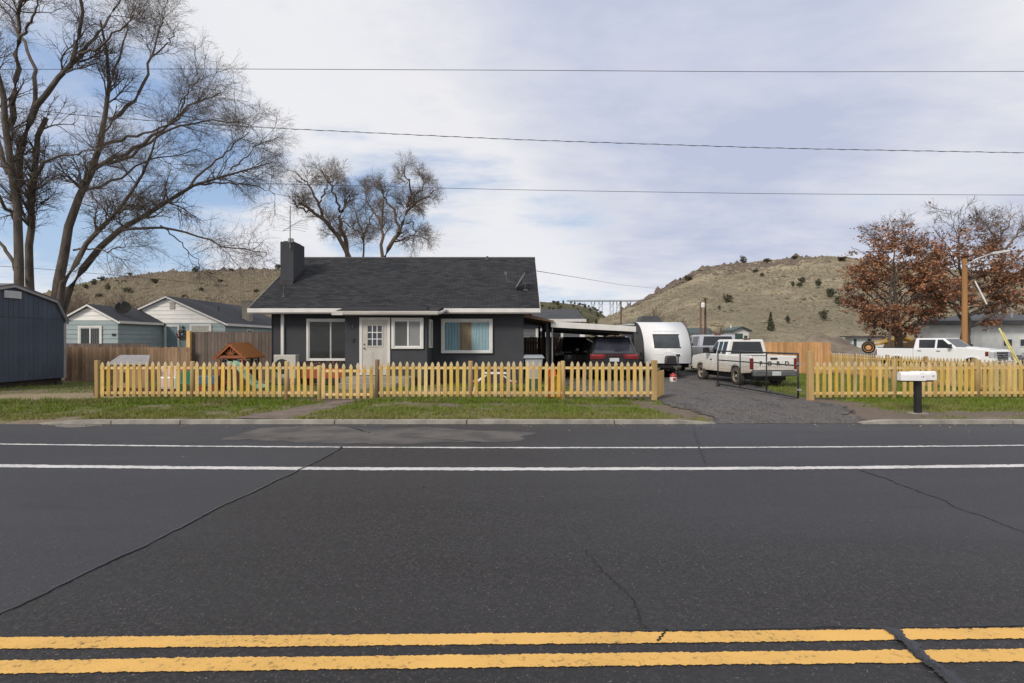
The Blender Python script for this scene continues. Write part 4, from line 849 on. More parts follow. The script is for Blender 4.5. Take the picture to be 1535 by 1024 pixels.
yd = 22.9; DG = mat('dish_grey', (.16, .16, .165), (.1, .1, .105), sc=4, ro=.5)
dish('satellite_dish', 'grey satellite dish seen edge on near the right end of the grey house roof', XX(787, yd), yd, plane_z(yd)+.01, .34, math.radians(-82), 30, DG, .37, .62)
# carport
cp = thing('carport', 'low black carport with white front fascia between the grey house and the trailer', 'carport', (3.2, 24, 0), world=True)
cY0, cY1 = 22.5, 29.2
za, zb = ZZ(481.5, cY0), ZZ(489.5, cY0); xa, xb = XX(826, cY0), XX(953.5, cY0)
bk = -.03*(cY1-cY0)
MB().hexa([(xa, cY0, za-.24), (xb, cY0, zb-.21), (xb, cY0+.04, zb-.21), (xa, cY0+.04, za-.24), (xa, cY0, za), (xb, cY0, zb), (xb, cY0+.04, zb), (xa, cY0+.04, za)]).build('fascia', TRIM, cp, bevel=.004)
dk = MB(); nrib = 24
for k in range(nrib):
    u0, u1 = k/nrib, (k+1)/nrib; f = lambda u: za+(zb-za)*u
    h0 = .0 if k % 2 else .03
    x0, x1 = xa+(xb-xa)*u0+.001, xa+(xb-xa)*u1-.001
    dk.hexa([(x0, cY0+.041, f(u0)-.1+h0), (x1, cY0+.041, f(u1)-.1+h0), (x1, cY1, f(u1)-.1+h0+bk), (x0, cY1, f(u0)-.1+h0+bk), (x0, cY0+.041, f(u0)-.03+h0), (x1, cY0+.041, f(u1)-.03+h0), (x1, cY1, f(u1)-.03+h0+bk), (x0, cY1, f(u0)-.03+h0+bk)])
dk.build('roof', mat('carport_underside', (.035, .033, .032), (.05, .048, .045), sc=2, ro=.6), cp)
bm_ = MB()
for y in (cY0+.35, 25.8, 28.9):
    bm_ = MB(); bm_.hexa([(xa+.02, y, za-.32), (xb-.02, y, zb-.32), (xb-.02, y+.1, zb-.32), (xa+.02, y+.1, za-.32), (xa+.02, y, za-.2), (xb-.02, y, zb-.2), (xb-.02, y+.1, zb-.2), (xa+.02, y+.1, za-.2)]); bm_.build('beam', MATS['dark_post_paint'], cp)
for x, y, m in ((XX(823.5, 22.75), 22.75, MATS['dark_post_paint']), (XX(949, 24.4), 24.4, MATS['dark_post_paint']), (xa+.1, 28.8, MATS['dark_post_paint']), (xb-.2, 28.8, MATS['dark_post_paint'])):
    bx(x-.045, x+.045, y, y+.09, 0, za-.3).build('post', m, cp)
MB().tube([(XX(828, 22.6), 22.62, 0), (XX(828, 22.6), 22.62, za-.2)], .028, 8).build('pipe', mat('galvanised_pipe', (.36, .36, .37), (.26, .26, .27), sc=5, ro=.4, me=.5), cp)

# ---------------------------------------------------------------- lap-sided teal house
LAPT = mat('teal_lap_siding', (.28, .345, .36), (.245, .305, .32), sc=1.2, det=5, ro=.6); LAPW = mat('white_lap_siding', (.80, .79, .77), (.72, .71, .69), sc=1.2, det=5, ro=.6)
ROOF2 = m_shingle('slate_shingles', (.05, .053, .062), (.068, .07, .08), (.085, .085, .09)); ROOF2x = m_shingle('slate_shingles_side', (.05, .053, .062), (.068, .07, .08), (.085, .085, .09), slope_axis='x')
def laps_front(mb, y, fx, z0, z1, step=.235):
    z = z0
    while z < z1-.01:
        zt = min(z+step, z1); (a0, a1), (b0, b1) = fx(z), fx(zt)
        if b1-b0 < .02: b0 = b1 = (b0+b1)/2; b0 -= .005; b1 += .005
        mb.hexa([(a0, y-.032, z), (a1, y-.032, z), (a1, y, z), (a0, y, z), (b0, y-.008, zt), (b1, y-.008, zt), (b1, y, zt), (b0, y, zt)]); z = zt
def laps_side(mb, x, y0, y1, z0, z1, step=.235):
    z = z0
    while z < z1-.01:
        zt = min(z+step, z1); mb.hexa([(x, y0, z), (x+.032, y0, z), (x+.032, y1, z), (x, y1, z), (x, y0, zt), (x+.008, y0, zt), (x+.008, y1, zt), (x, y1, zt)]); z = zt
th = thing('teal_house', 'pale teal lap sided house with two white gables beyond the board fences', 'house', (-20, 32, 0), world=True)
# wing: front at y=29; main: front at 32.7
wx0, wx1, wy = -22.95, -20.1, 29.0; mxl, mxr, my_ = -23.1, -16.5, 32.7; EZ = 2.68; EZ2 = 2.67
core = MB(); core.box(wx0, wx1, wy, my_-.01, -.2, EZ).box(mxl, mxr, my_, 42, -.2, EZ2)
core.build('wall', LAPT, th)
lp = MB(); laps_front(lp, wy-.001, lambda z: (wx0, wx1+.03), .1, EZ); laps_side(lp, wx1+.001, wy, my_-.03, .1, EZ); laps_front(lp, my_-.001, lambda z: (mxl, mxr+.03), .1, EZ2); laps_side(lp, mxr+.001, my_, 42, .1, EZ2)
lp.build('siding', LAPT, th)
wpk, wpz = (wx0+wx1)/2, 3.46; mpk, mpz = (mxl+mxr)/2, 4.17
gb = MB(); gb.prism([(wx0, EZ), (wx1, EZ), (wpk, wpz-.06)], 'y', wy+.01, wy+.4); gb.prism([(mxl, EZ2), (mxr, EZ2), (mpk, mpz-.06)], 'y', my_+.01, my_+.4)
laps_front(gb, wy+.008, lambda z: (wx0+(wpk-wx0)*min(1, (z-EZ)/(wpz-.06-EZ)), wx1+(wpk-wx1)*min(1, (z-EZ)/(wpz-.06-EZ))), EZ, wpz-.08)
laps_front(gb, my_+.008, lambda z: (mxl+(mpk-mxl)*min(1, (z-EZ2)/(mpz-.06-EZ2)), mxr+(mpk-mxr)*min(1, (z-EZ2)/(mpz-.06-EZ2))), EZ2, mpz-.08)
gb.build('gable', LAPW, th)
def gable_roof(x0, x1, pk, ez, pz, y0, y1, ov=.22, th_=.1):
    s = (pz-ez)/(pk-x0); m = MB(); e0, e1 = ez-s*ov, ez-s*ov
    m.prism([(x0-ov, e0), (pk, pz), (x1+ov, e1), (x1+ov, e1-th_), (pk, pz-th_), (x0-ov, e0-th_)], 'y', y0-.18, y1); return m, s
m1, s1 = gable_roof(wx0, wx1, wpk, EZ+.05, wpz+.05, wy, my_+2.2); r1 = m1.build('roof', ROOF2x, th)
m2, s2 = gable_roof(mxl, mxr, mpk, EZ2+.05, mpz+.05, my_, 42.2); r2 = m2.build('roof', ROOF2x, th)
rk = MB()
for x0, x1, pk, ez, pz, y, ov, s in ((wx0, wx1, wpk, EZ+.05, wpz+.05, wy, .22, s1), (mxl, mxr, mpk, EZ2+.05, mpz+.05, my_, .22, s2)):
    for sd in (-1, 1):
        xe = x0-ov if sd < 0 else x1+ov; ze = ez-s*ov; rk.hexa([(min(xe, pk), y-.205, (ze if sd < 0 else pz)-.115), (max(xe, pk), y-.205, (pz if sd < 0 else ze)-.115), (max(xe, pk), y-.182, (pz if sd < 0 else ze)-.115), (min(xe, pk), y-.182, (ze if sd < 0 else pz)-.115), (min(xe, pk), y-.205, (ze if sd < 0 else pz)-.02), (max(xe, pk), y-.205, (pz if sd < 0 else ze)-.02), (max(xe, pk), y-.182, (pz if sd < 0 else ze)-.02), (min(xe, pk), y-.182, (ze if sd < 0 else pz)-.02)])
rk.box(wx1+.222, wx1+.245, wy-.2, my_-.25, EZ-.16, EZ-.03).box(mxr+.222, mxr+.245, my_-.2, 42.2, EZ2-.17, EZ2-.03); rk.build('fascia', TRIM, th)
window(th, XX(118, wy), XX(153.5, wy), 1.2, ZZ(488.5, wy), wy-.03, .1, [.5], glass=m_clear('pane_teal_house', .5), depth=.05)
cu_ = MB(); curtain(cu_, XX(134, wy), XX(150, wy), 1.3, ZZ(491, wy), wy-.036, 4, 5, .004); cu_.build('curtain', mat('grey_curtain', (.36, .36, .34), (.25, .25, .24), sc=3, st=(5, 1, .5)), th, smooth=True)
window(th, XX(285, my_), XX(317.5, my_), 1.3, ZZ(486, my_), my_-.03, .11, None, glass=mat('beige_shade', (.40, .385, .35), (.36, .345, .31), sc=2), depth=.05)
dr = MB(); dx0, dx1 = XX(247.5, my_), XX(269.5, my_); dr.box(dx0, dx0+.1, my_-.08, my_-.03, .2, 2.45).box(dx1-.1, dx1, my_-.08, my_-.03, .2, 2.45).box(dx0, dx1, my_-.08, my_-.03, 2.45, 2.56); dr.build('door_frame', TRIM, th)
bx(dx0+.1, dx1-.1, my_-.06, my_-.03, .2, 2.45).build('door', mat('door_slate_blue', (.16, .22, .25), (.13, .19, .215), sc=2), th)
gv = MB(); gx0 = XX(254.5, my_); gv.box(gx0, gx0+.3, my_-.045, my_-.03, 3.46, 3.86)
for k in range(7): gv.box(gx0+.02, gx0+.28, my_-.06, my_-.045, 3.49+k*.052, 3.515+k*.052)
gv.build('gable_vent', mat('vent_cream', (.50, .48, .43), (.42, .40, .36), sc=3), th)
wn = MB(); wn.box(mxr+.033, mxr+.06, 35.3, 36.1, 1.7, 2.36); wi = wn.build('window', TRIM, th); bx(mxr+.061, mxr+.066, 35.4, 36.0, 1.78, 2.28).build('pane', GLASS, wi)
cy = 36.5; cz = EZ2+.05+s2*((mxr)-(-17.1)); c2 = MB(); cx0 = XX(362.5, cy); c2.box(cx0, cx0+.44, cy, cy+.55, 2.6, ZZ(452, cy)); c2.box(cx0-.03, cx0+.47, cy-.03, cy+.58, ZZ(452, cy)+.002, ZZ(449.5, cy)); c2.build('chimney', mat('block_chimney', (.36, .32, .26), (.28, .25, .2), sc=5, ro=.9, bump=.5), r2)
bx(mxr-1.6, mxr-1.54, 35.0, 35.06, 3.0, 3.75).build('vent_pipe', MATS['vent_metal'], r2)
mt = MB(); mt.tube([(wx0-.05, wy-.08, .2), (wx0-.05, wy-.08, 3.5)], .035, 8); mt.build('service_mast', mat('mast_white', (.5, .5, .5), (.4, .4, .4), sc=4), th)
em = MB(); em.box(wx0-.13, wx0+.03, wy-.16, wy-.0, 1.25, 1.95); em.lathe([(0, .1), (.08, .09), (.085, 0)], 14, (wx0-.05, wy-.16, 1.72), 'y'); em.build('electric_meter', mat('meter_grey', (.42, .43, .43), (.3, .31, .31), sc=5), th)
bx(XX(168.5, wy), XX(173.5, wy), wy-.06, wy-.034, ZZ(503.5, wy), ZZ(500, wy)).build('number_plate', BLACK, th)
lt = MB(); lt.lathe([(.05, 0), (.07, .04), (.05, .14), (0, .17)], 10, (XX(275, my_), my_-.1, 2.34)); lt.build('porch_lamp', BLACK, th)
dish('satellite_dish', 'black satellite dish on the roof of the teal house wing', XX(185, 30.2), 30.2, 2.95, .42, math.radians(25), 25, mat('matt_black', (.012, .012, .012), (.018, .018, .018), sc=4, ro=.95), .36, .5)
wr = thing('wreath', 'red and green wreath hanging beside the slate blue door of the teal house', 'wreath', (XX(274, my_), my_-.1, ZZ(501.5, my_)))
rr = np.random.default_rng(3); a_ = rr.uniform(0, 6.283, 420); b_ = rr.uniform(0, 6.283, 420); R0, r0 = .2, .085
pos = np.stack([(R0+r0*np.cos(b_))*np.cos(a_), -.02+r0*np.sin(b_), (R0+r0*np.cos(b_))*np.sin(a_)], 1)
red = pos[:, 0]+.3*pos[:, 2] < .0; V, Fc = leaf_quads(pos[red], .07, rr); np_mesh('red_berries', V, Fc, mat('berry_red', (.25, .03, .03), (.14, .02, .02), sc=9), wr)
V, Fc = leaf_quads(pos[~red], .07, rr); np_mesh('leaves', V, Fc, mat('wreath_green', (.035, .06, .03), (.06, .09, .04), sc=9), wr)

# ---------------------------------------------------------------- blue shed
sh = thing('garden_shed', 'dark slate blue barn roofed shed with pale trim at the left edge', 'shed', (-17.12, 19.5, 0), math.radians(90))
sy = 0.0; pk = 0.0; xr = 2.3; xl = -2.3; xb_ = 1.78; xbl = -1.78; zp, zbk, ze = 3.50, 3.12, 2.42; z0 = .22
SHB = m_boards('slate_blue_panel', (.082, .098, .130), (.069, .083, .114), .2, 0, .06, .05, .7)
bd = MB(); bd.prism([(xl, z0), (xr, z0), (xr, ze), (xb_, zbk), (pk, zp), (xbl, zbk), (xl, ze)], 'y', sy, sy+4.6)
wl_ = bd.build('wall', SHB, sh)
gv = MB(); x = xl+.1
while x < xr-.12:
    gv.box(x, x+.193, sy-.007, sy-.0005, z0+.01, ze-.02); x += .203
gv.build('siding', SHB, wl_, bevel=.004)
up = MB(); x = xl+.1
while x < xr-.12:
    for q in (x, x+.185): pass
    ztop = min(np.interp(x, [xl, xbl, pk, xb_, xr], [ze, zbk, zp, zbk, ze]), np.interp(x+.185, [xl, xbl, pk, xb_, xr], [ze, zbk, zp, zbk, ze]))-.06
    if ztop > ze+.1: up.box(x, x+.193, sy-.014, sy-.0005, ze+.015, ztop)
    x += .203
up.build('gable_siding', SHB, wl_, bevel=.004)
PALE = mat('shed_trim', (.33, .315, .32), (.26, .25, .255), sc=3, ro=.6)
tr = MB(); outl = [(xl-.05, ze-.05), (xbl-.05, zbk+.02), (pk, zp+.06), (xb_+.05, zbk+.02), (xr+.05, ze-.05)]
for (xa, z_a), (xb2, z_b) in zip(outl[:-1], outl[1:]): tr.hexa([(xa, sy-.10, z_a-.1), (xb2, sy-.10, z_b-.1), (xb2, sy-.03, z_b-.1), (xa, sy-.03, z_a-.1), (xa, sy-.10, z_a), (xb2, sy-.10, z_b), (xb2, sy-.03, z_b), (xa, sy-.03, z_a)])
tr.build('rake_trim', PALE, sh); bx(xr-.09, xr+.015, sy-.03, sy-.001, z0, ze-.12).build('corner_trim', PALE, sh)
rf = MB()
for (xa, z_a), (xb2, z_b) in zip(outl[:-1], outl[1:]): rf.hexa([(xa, sy-.12, z_a+.003), (xb2, sy-.12, z_b+.003), (xb2, sy+4.75, z_b+.003), (xa, sy+4.75, z_a+.003), (xa, sy-.12, z_a+.035), (xb2, sy-.12, z_b+.035), (xb2, sy+4.75, z_b+.035), (xa, sy+4.75, z_a+.035)])
rf.build('roof', mat('shed_shingle', (.14, .14, .15), (.1, .1, .11), sc=5, ro=.9), sh)
gv = MB(); vx0, vx1 = -.36, .30; gv.box(vx0, vx1, sy-.05, sy-.025, 3.08, 3.33)
for k in range(5): zz_ = 3.085+k*.048; gv.box(vx0+.03, vx1-.03, sy-.062, sy-.05, zz_, zz_+.03)
gv.build('gable_vent', mat('vent_white', (.55, .55, .56), (.48, .48, .49), sc=3), sh)
sk = MB()
for y in (sy+.1, sy+2.2, sy+4.3): sk.box(xl+.05, xr-.05, y, y+.12, -.05, z0-.003)
for x in np.linspace(xl+.4, xr-.4, 4): sk.box(x, x+.3, sy+.02, sy+.098, -.05, .1)
sk.build('skid', mat('dark_timber', (.03, .024, .02), (.05, .04, .03), sc=4), sh)

# ---------------------------------------------------------------- houses and sheds further back
gh = thing('back_house', 'low grey house with dark roof seen under the carport', 'house', (3, 36, 0), world=True)
gy = 34.0; hx0, hx1 = XX(770, gy), XX(869, gy); hz = ZZ(479, gy)
GW = mat('grey_blue_siding', (.13, .14, .15), (.11, .12, .13), sc=1.5); bx(hx0, hx1, gy, 42, -.1, hz-.02).build('wall', GW, gh)
lp = MB(); laps_front(lp, gy-.001, lambda z: (hx0, hx1), 0, hz-.05, .2); lp.build('siding', GW, gh)
r = MB(); zt = ZZ(463.5, 38); r.prism([(gy-.5, hz), (38, zt), (42.5, hz), (42.5, hz-.1), (38, zt-.1), (gy-.5, hz-.1)], 'x', hx0-.5, XX(878, gy-.5)); r.build('roof', ROOF2, gh)
bx(hx0-.5, XX(879, gy-.5), gy-.53, gy-.502, hz-.15, hz+.01).build('fascia', TRIM, gh)
window(gh, XX(803, gy), XX(819, gy), 1.15, ZZ(492.5, gy), gy-.03, .12, None, depth=.05); window(gh, XX(822.5, gy), XX(844.5, gy), 1.15, ZZ(492.5, gy), gy-.03, .12, None, depth=.05)
wh = thing('white_cottage', 'pale house gable with a white rake seen under the carport above the black sport utility', 'house', (4.6, 46, 0), world=True)
wy_ = 46.0; a, b = XX(866, wy_), XX(905, wy_)
MB().prism([(XX(840, wy_), 0), (b-.5, 0), (b-.5, ZZ(507, wy_)), (XX(880, wy_), ZZ(492, wy_)), (XX(850, wy_), ZZ(496, wy_))], 'y', wy_, 52).build('wall', mat('khaki_wall', (.30, .28, .22), (.26, .24, .19), sc=2), wh)
MB().hexa([(XX(876, wy_), wy_-.4, ZZ(493, wy_)-.02), (b, wy_-.4, ZZ(509, wy_)), (b, 52, ZZ(509, wy_)), (XX(876, wy_), 52, ZZ(493, wy_)-.02), (XX(876, wy_), wy_-.4, ZZ(489.5, wy_)), (b, wy_-.4, ZZ(505.5, wy_)), (b, 52, ZZ(505.5, wy_)), (XX(876, wy_), 52, ZZ(489.5, wy_))]).build('roof', TRIM, wh)
bx(XX(867.5, wy_), XX(876.5, wy_), wy_-.05, wy_-.003, 1.3, ZZ(496, wy_)).build('window', VIN, wh)
lw = thing('long_white_building', 'long pale one storey building with a dark low roof behind the white crew cab pickup', 'building', (52, 62, 0), world=True)
ly = 60.0; l0, l1 = XX(1373, ly), XX(1760, ly); lz = ZZ(487, ly)
SID = m_boards('pale_green_siding', (.78, .80, .77), (.72, .74, .71), .3, 0, .03, .05, .7)
sk_ = XX(1377, 74); MB().hexa([(l0, ly, -.3), (l1, ly, -.3), (l1, 74, -.3), (sk_, 74, -.3), (l0, ly, lz), (l1, ly, lz), (l1, 74, lz), (sk_, 74, lz)]).build('wall', SID, lw)
r = MB(); pkx = XX(1455, ly-.8); y0, y1 = ly-1.0, 75
r.add([(l0-.6, y0, lz-.02), (l1, y0, lz-.02), (l1, y1, lz-.02), (XX(1374, y1), y1, lz-.02), (l0-.7, y0-.05, lz+.38), (l1, y0-.05, lz+.55), (l1, (y0+y1)/2, lz+1.6), (XX(1448, 67), (y0+y1)/2, ZZ(471, 67)), (XX(1374, y1), y1, lz+.38)],
      [(3, 2, 1, 0), (0, 1, 5, 4), (4, 5, 6, 7), (0, 4, 8, 3), (4, 7, 8), (7, 6, 2, 8), (8, 2, 3), (1, 2, 6, 5)])
r.build('roof', mat('dark_membrane', (.045, .047, .052), (.06, .062, .066), sc=.8), lw)
for p0, p1 in ((1436, 1445.5), (1503, 1518), (1528, 1545)):
    f = MB(); a, b = XX(p0, ly), XX(p1, ly); z_0, z_1 = ZZ(520, ly), ZZ(507.5, ly); f.box(a, b, ly-.06, ly-.002, z_0, z_1); fr = f.build('window', VIN, lw); bx(a+.1, b-.1, ly-.075, ly-.062, z_0+.1, z_1-.1).build('pane', mat('green_pane', (.04, .06, .055), (.03, .045, .042), sc=1, ro=.55), fr)
MB().tube([(XX(1517, 62), 62, lz), (XX(1517, 62), 62, ZZ(464, 62))], .12, 8).build('vent_pipe', MATS['galvanised_pipe'], lw)
bx(l0-.02, l0+.12, ly-.03, ly-.003, -.2, lz).build('corner_trim', mat('corner_dark', (.12, .12, .13), (.1, .1, .1), sc=4), lw)
GRR = mat('green_metal_roof', (.028, .05, .044), (.04, .065, .058), sc=1.5, ro=.5); WHS = mat('white_shed_siding', (.62, .64, .62), (.55, .57, .55), sc=1.5); GRN = mat('dark_green_door', (.03, .06, .055), (.04, .07, .065), sc=2)
oh = thing('outbuilding', 'small white outbuilding with a green gable roof and green door under the tan hill', 'outbuilding', (35, 92, 0), world=True)
oy = 90.0; a, m_x, b = XX(1101, oy), XX(1101, oy), XX(1122.5, oy); oz = ZZ(496, oy); MB().prism([(a, -.2), (b, -.2), (b, oz), ((a+b)/2, ZZ(491.5, oy)), (a, oz)], 'y', oy, 94.8).build('wall', WHS, oh)
MB().prism([(a-.4, oz-.12), ((a+b)/2, ZZ(491.2, oy)), (b+.4, oz-.12), (b+.4, oz+.08), ((a+b)/2, ZZ(489.3, oy)), (a-.4, oz+.08)], 'y', oy-.5, 95.2).build('roof', GRR, oh)
bx(XX(1102, oy), XX(1113.5, oy), oy-.05, oy-.003, -.1, ZZ(500, oy)).build('door', GRN, oh); bx(XX(1115.5, oy), XX(1120.5, oy), oy-.05, oy-.003, .9, ZZ(503, oy)).build('window', GRN, oh); bx((a+b)/2-.6, (a+b)/2-.4, oy+3, oy+3.2, oz+.2, ZZ(487, oy+3)).build('chimney', WHS, oh)
o2 = thing('outbuilding', 'white outbuilding with a dark green roof behind the silver pickup and two poles', 'outbuilding', (29, 97, 0), world=True)
oy = 96.0; a, b = XX(1014, oy), XX(1068, oy); bx(a, b, oy, 101, -.2, ZZ(500, oy)).build('wall', WHS, o2)
MB().prism([(oy-.6, ZZ(500, oy)), (oy+3, ZZ(491.5, oy+3)), (oy+6, ZZ(500, oy))], 'x', a-.4, b+.4).build('roof', GRR, o2)
o3 = thing('outbuilding', 'low white outbuilding with a flat dark roof beside the yellow road machine', 'outbuilding', (60, 99, 0), world=True)
oy = 98.0; a, b = XX(1277.5, oy), XX(1328, oy); bx(a, b, oy, 100, -.2, ZZ(505.5, oy)).build('wall', WHS, o3); bx(XX(1266, oy), XX(1332, oy), oy-.8, 100.3, ZZ(505.5, oy)+.01, ZZ(503.5, oy)).build('roof', mat('flat_roof_dark', (.06, .06, .065), (.08, .08, .085), sc=1), o3)
bx(XX(1280, oy), XX(1284, oy), oy-.06, oy-.003, 0, ZZ(508, oy)).build('door', GRN, o3); bx(XX(1301, oy), XX(1306, oy), oy-.06, oy-.003, 1.0, ZZ(508, oy)).build('window', GRN, o3)
# ---------------------------------------------------------------- fences
PICKP = m_picket()
PINE = mat('fence_pine', (.68, .47, .185), (.53, .325, .11), sc=5, det=6, ro=.75, st=(1, 1, .16), rnd=.14, bump=.25, bsc=40, lo=.32, hi=.68, dist=.6)
PINER = mat('fence_rail', (.68, .50, .25), (.56, .38, .17), sc=5, det=6, ro=.75, st=(.16, 1, 1), rnd=.1, lo=.35, hi=.68)
POSTW = mat('fence_post_wood', (.44, .315, .13), (.33, .215, .09), sc=4, det=6, ro=.8, st=(1, 1, .14), rnd=.14, bump=.3, bsc=30)
POSTO = mat('old_post_wood', (.20, .135, .075), (.13, .085, .05), sc=4, det=6, ro=.9, st=(1, 1, .14), bump=.4, bsc=30)
CAPM = mat('picket_tip', (.5, .45, .38), (.4, .35, .28), sc=9)
def picket_poly(h, w=.0465):
    half = [(w, 0), (w, h-.215), (w*.93, h-.2), (w*.66, h-.18), (w*.66, h-.165), (w*.92, h-.135), (w*.98, h-.11), (w*.88, h-.07), (w*.52, h-.028), (w*.12, h)]
    return half+[(-x, z) for x, z in half[::-1]]
PICK = MB().prism(picket_poly(.955), 'y', -.018, 0)
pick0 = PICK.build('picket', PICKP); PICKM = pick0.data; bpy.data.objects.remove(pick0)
PICKB = [PICKM]
for k in range(3):      # a few boards that differ a little in length and head
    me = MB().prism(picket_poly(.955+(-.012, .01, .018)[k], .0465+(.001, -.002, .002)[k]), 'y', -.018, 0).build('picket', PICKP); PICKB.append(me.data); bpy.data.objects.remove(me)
def new_obj(name, me, parent, loc, rz=0, rx=0, ry=0):
    o = bpy.data.objects.new(name, me); C.objects.link(o); o.parent = parent; o.location = loc; o.rotation_euler = (rx, ry, rz); return o
def round_post(h, r=.062, m=POSTW):
    return MB().lathe([(0, -.3), (r, -.3), (r, h-.012), (r*.8, h), (0, h+.004)], 14)
def square_post(h, w=.09):
    m = MB().hexa([(-w/2, -w/2, -.3), (w/2, -w/2, -.3), (w/2, w/2, -.3), (-w/2, w/2, -.3), (-w/2, -w/2, h), (w/2, -w/2, h), (w/2, w/2, h), (-w/2, w/2, h)]); return m
def picket_fence(label, a, b, posts, skip=(), pitch=.1725, z=.095, zf=None, flip=False, group='yellow pine picket fences', name='picket_fence', cat='fence', railh=(.2, .88), first=.09):
    """posts = [(distance along, kind, height)]; pickets on the side that faces the road"""
    a, b = Vector((*a, 0)), Vector((*b, 0)); d = b-a; L = d.length; rz = math.atan2(d.y, d.x); o = thing(name, label, cat, a, rz, group); r = random.Random(len(label))
    ps = sorted(p[0] for p in posts); sgn = 1 if not flip else -1
    spans = list(zip([0]+ps, ps+[L])); 
    for s, e in spans:
        if e-s < .3: continue
        for zr in railh:
            zz_ = (height(a.x, a.y) if zf is None else zf(s))
            zs, ze = (zf(s), zf(e)) if zf else (0, 0)
            q = MB(); y0, y1 = (0.001, .04) if not flip else (-.04, -.001)
            e_ = .046
            q.hexa([(s+e_, y0, zr+zs-.035), (e-e_, y0, zr+ze-.035), (e-e_, y1, zr+ze-.035), (s+e_, y1, zr+zs-.035), (s+e_, y0, zr+zs+.035), (e-e_, y0, zr+ze+.035), (e-e_, y1, zr+ze+.035), (s+e_, y1, zr+zs+.035)]); q.build('rail', PINER, o)
    n = int((L-first)/pitch)+1
    for k in range(n):
        x = first+k*pitch
        if x > L-.03 or any(s0 < x < s1 for s0, s1 in skip) or any(abs(x-p) < .095 for p in ps): continue
        zz_ = z+(zf(x) if zf else 0)
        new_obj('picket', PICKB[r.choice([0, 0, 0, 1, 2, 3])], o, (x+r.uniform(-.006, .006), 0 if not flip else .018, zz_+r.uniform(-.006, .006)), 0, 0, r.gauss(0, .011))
    for p, kind, h in posts:
        m = round_post(h) if kind in ('round', 'old') else square_post(h, .1 if kind != 'big' else .14)
        po = m.build('post', POSTO if kind == 'old' else POSTW, o, bevel=.008 if kind not in ('round', 'old') else 0, smooth=False); po.location = (p, .045 if kind != 'corner' else .0, zf(p) if zf else 0); po.rotation_euler = (0, random.gauss(0, .006), random.uniform(-.06, .06))
        if kind in ('round', 'old'):
            for pl in po.data.polygons: pl.use_smooth = abs(pl.normal.z) < .5
    return o
FY = 15.5; fx = lambda px: XX(px, FY)
X0 = fx(146)
picket_fence('leftmost yellow picket fence, from the corner by the sandy track to the garden gate', (X0, FY), (fx(479), FY), [(.0, 'corner', 1.09), (fx(287)-X0, 'round', 1.06), (fx(428.5)-X0, 'round', 1.06), (fx(478)-X0, 'round', .95)], first=.13, group=None)
g = picket_fence('sagging picket gate at the end of the dirt path before the white door', (fx(482), FY-.03), (fx(559), FY-.03), [], z=.045, railh=(.16, .80), first=.06, pitch=.186, group=None, name='picket_gate', cat='gate')
hb = MB()
for zz_ in (.2, .84): hb.box(XX(559, FY)-fx(482)-.28, XX(559, FY)-fx(482)-.04, -.024, -.0185, zz_-.02, zz_+.02)
hb = None
X1 = fx(565)
picket_fence('middle yellow picket fence with the dark round gate post, running to the gravel drive', (X1, FY), (fx(986), FY), [(0, 'old', 1.11), (fx(705)-X1, 'round', 1.07), (fx(845)-X1, 'round', 1.07), (fx(981)-X1, 'big', 1.09)], first=.12, group=None)
stub = thing('fence_stub', 'short stack of orange pine slats angled behind the end post by the drive', 'fence', (3.98, 15.7, 0), math.radians(64))
for zz_ in (.15, .62): bx(0, 1.0, .001, .04, zz_-.035, zz_+.035).build('rail', PINER, stub)
for k in range(9): bx(.02+k*.11, .11+k*.11, -.018, 0, .05, .76+.006*(k % 3)).build('board', PINE, stub)
X2 = fx(1212)
picket_fence('right hand front picket fence behind the two white mailboxes', (X2, FY-.15), (14.6, FY+.1), [(.0, 'big', 1.34), (fx(1340)-X2, 'round', 1.1), (fx(1469)-X2, 'round', 1.1), (fx(1545)-X2, 'round', 1.1)], first=.17, group=None)
picket_fence('receding side picket fence between the green lawn and the white crew cab pickup', (15.7, 28.2), (14.62, 15.8), [(k*2.45+.1, 'square', 1.06) for k in range(6)], first=.1, group=None, flip=False)
def board_fence(name, label, a, b, h, m, bw=.14, seed=0, z0=-.15, jag=.02, rails=True, capm=None, group=None, thick=.02, zf=None, face=-1):
    a, b = Vector((*a, 0)), Vector((*b, 0)); d = b-a; L = d.length; o = thing(name, label, 'fence', a, math.atan2(d.y, d.x), group); r = random.Random(seed); q = MB(); x = 0
    while x < L-.02:
        w_ = min(bw-.008, L-x); dh = r.uniform(-jag, jag); t = r.uniform(-.004, .004); q.box(x, x+w_, t, t+thick, z0, h+dh); x += bw
    q.build('boards', m, o)
    if rails:
        for zr in (.3, h-.3): bx(0, L, thick+.006, thick+.046, zr-.045, zr+.045).build('rail', m, o)
        for k in range(int(L/2.4)+1): px = min(k*2.4+.05, L-.05); bx(px-.045, px+.045, thick+.05, thick+.14, -.3, h-.05).build('post', m, o)
    return o
BRN = m_boards('weathered_cedar', (.37, .25, .16), (.24, .155, .10), .14, 0, .3); GRY = m_boards('grey_brown_boards', (.185, .145, .125), (.12, .096, .084), .14, 0, .22)
DBR = m_boards('dark_stained_boards', (.10, .055, .035), (.065, .037, .026), .14, 0, .3); CED = m_boards('fresh_cedar', (.60, .36, .175), (.44, .225, .095), .14, 0, .22)
board_fence('board_fence', 'weathered brown board fence beside the blue shed, below the teal house', (XX(88, 23), 23.3), (XX(285, 23.3), 23.3), ZZ(520.5, 23.3), BRN, seed=1, jag=.018)
board_fence('board_fence', 'darker low board fence just behind the weathered brown one', (XX(93, 25.5), 25.5), (XX(224, 25.5), 25.5), ZZ(515, 25.5), GRY, seed=2, jag=.01)
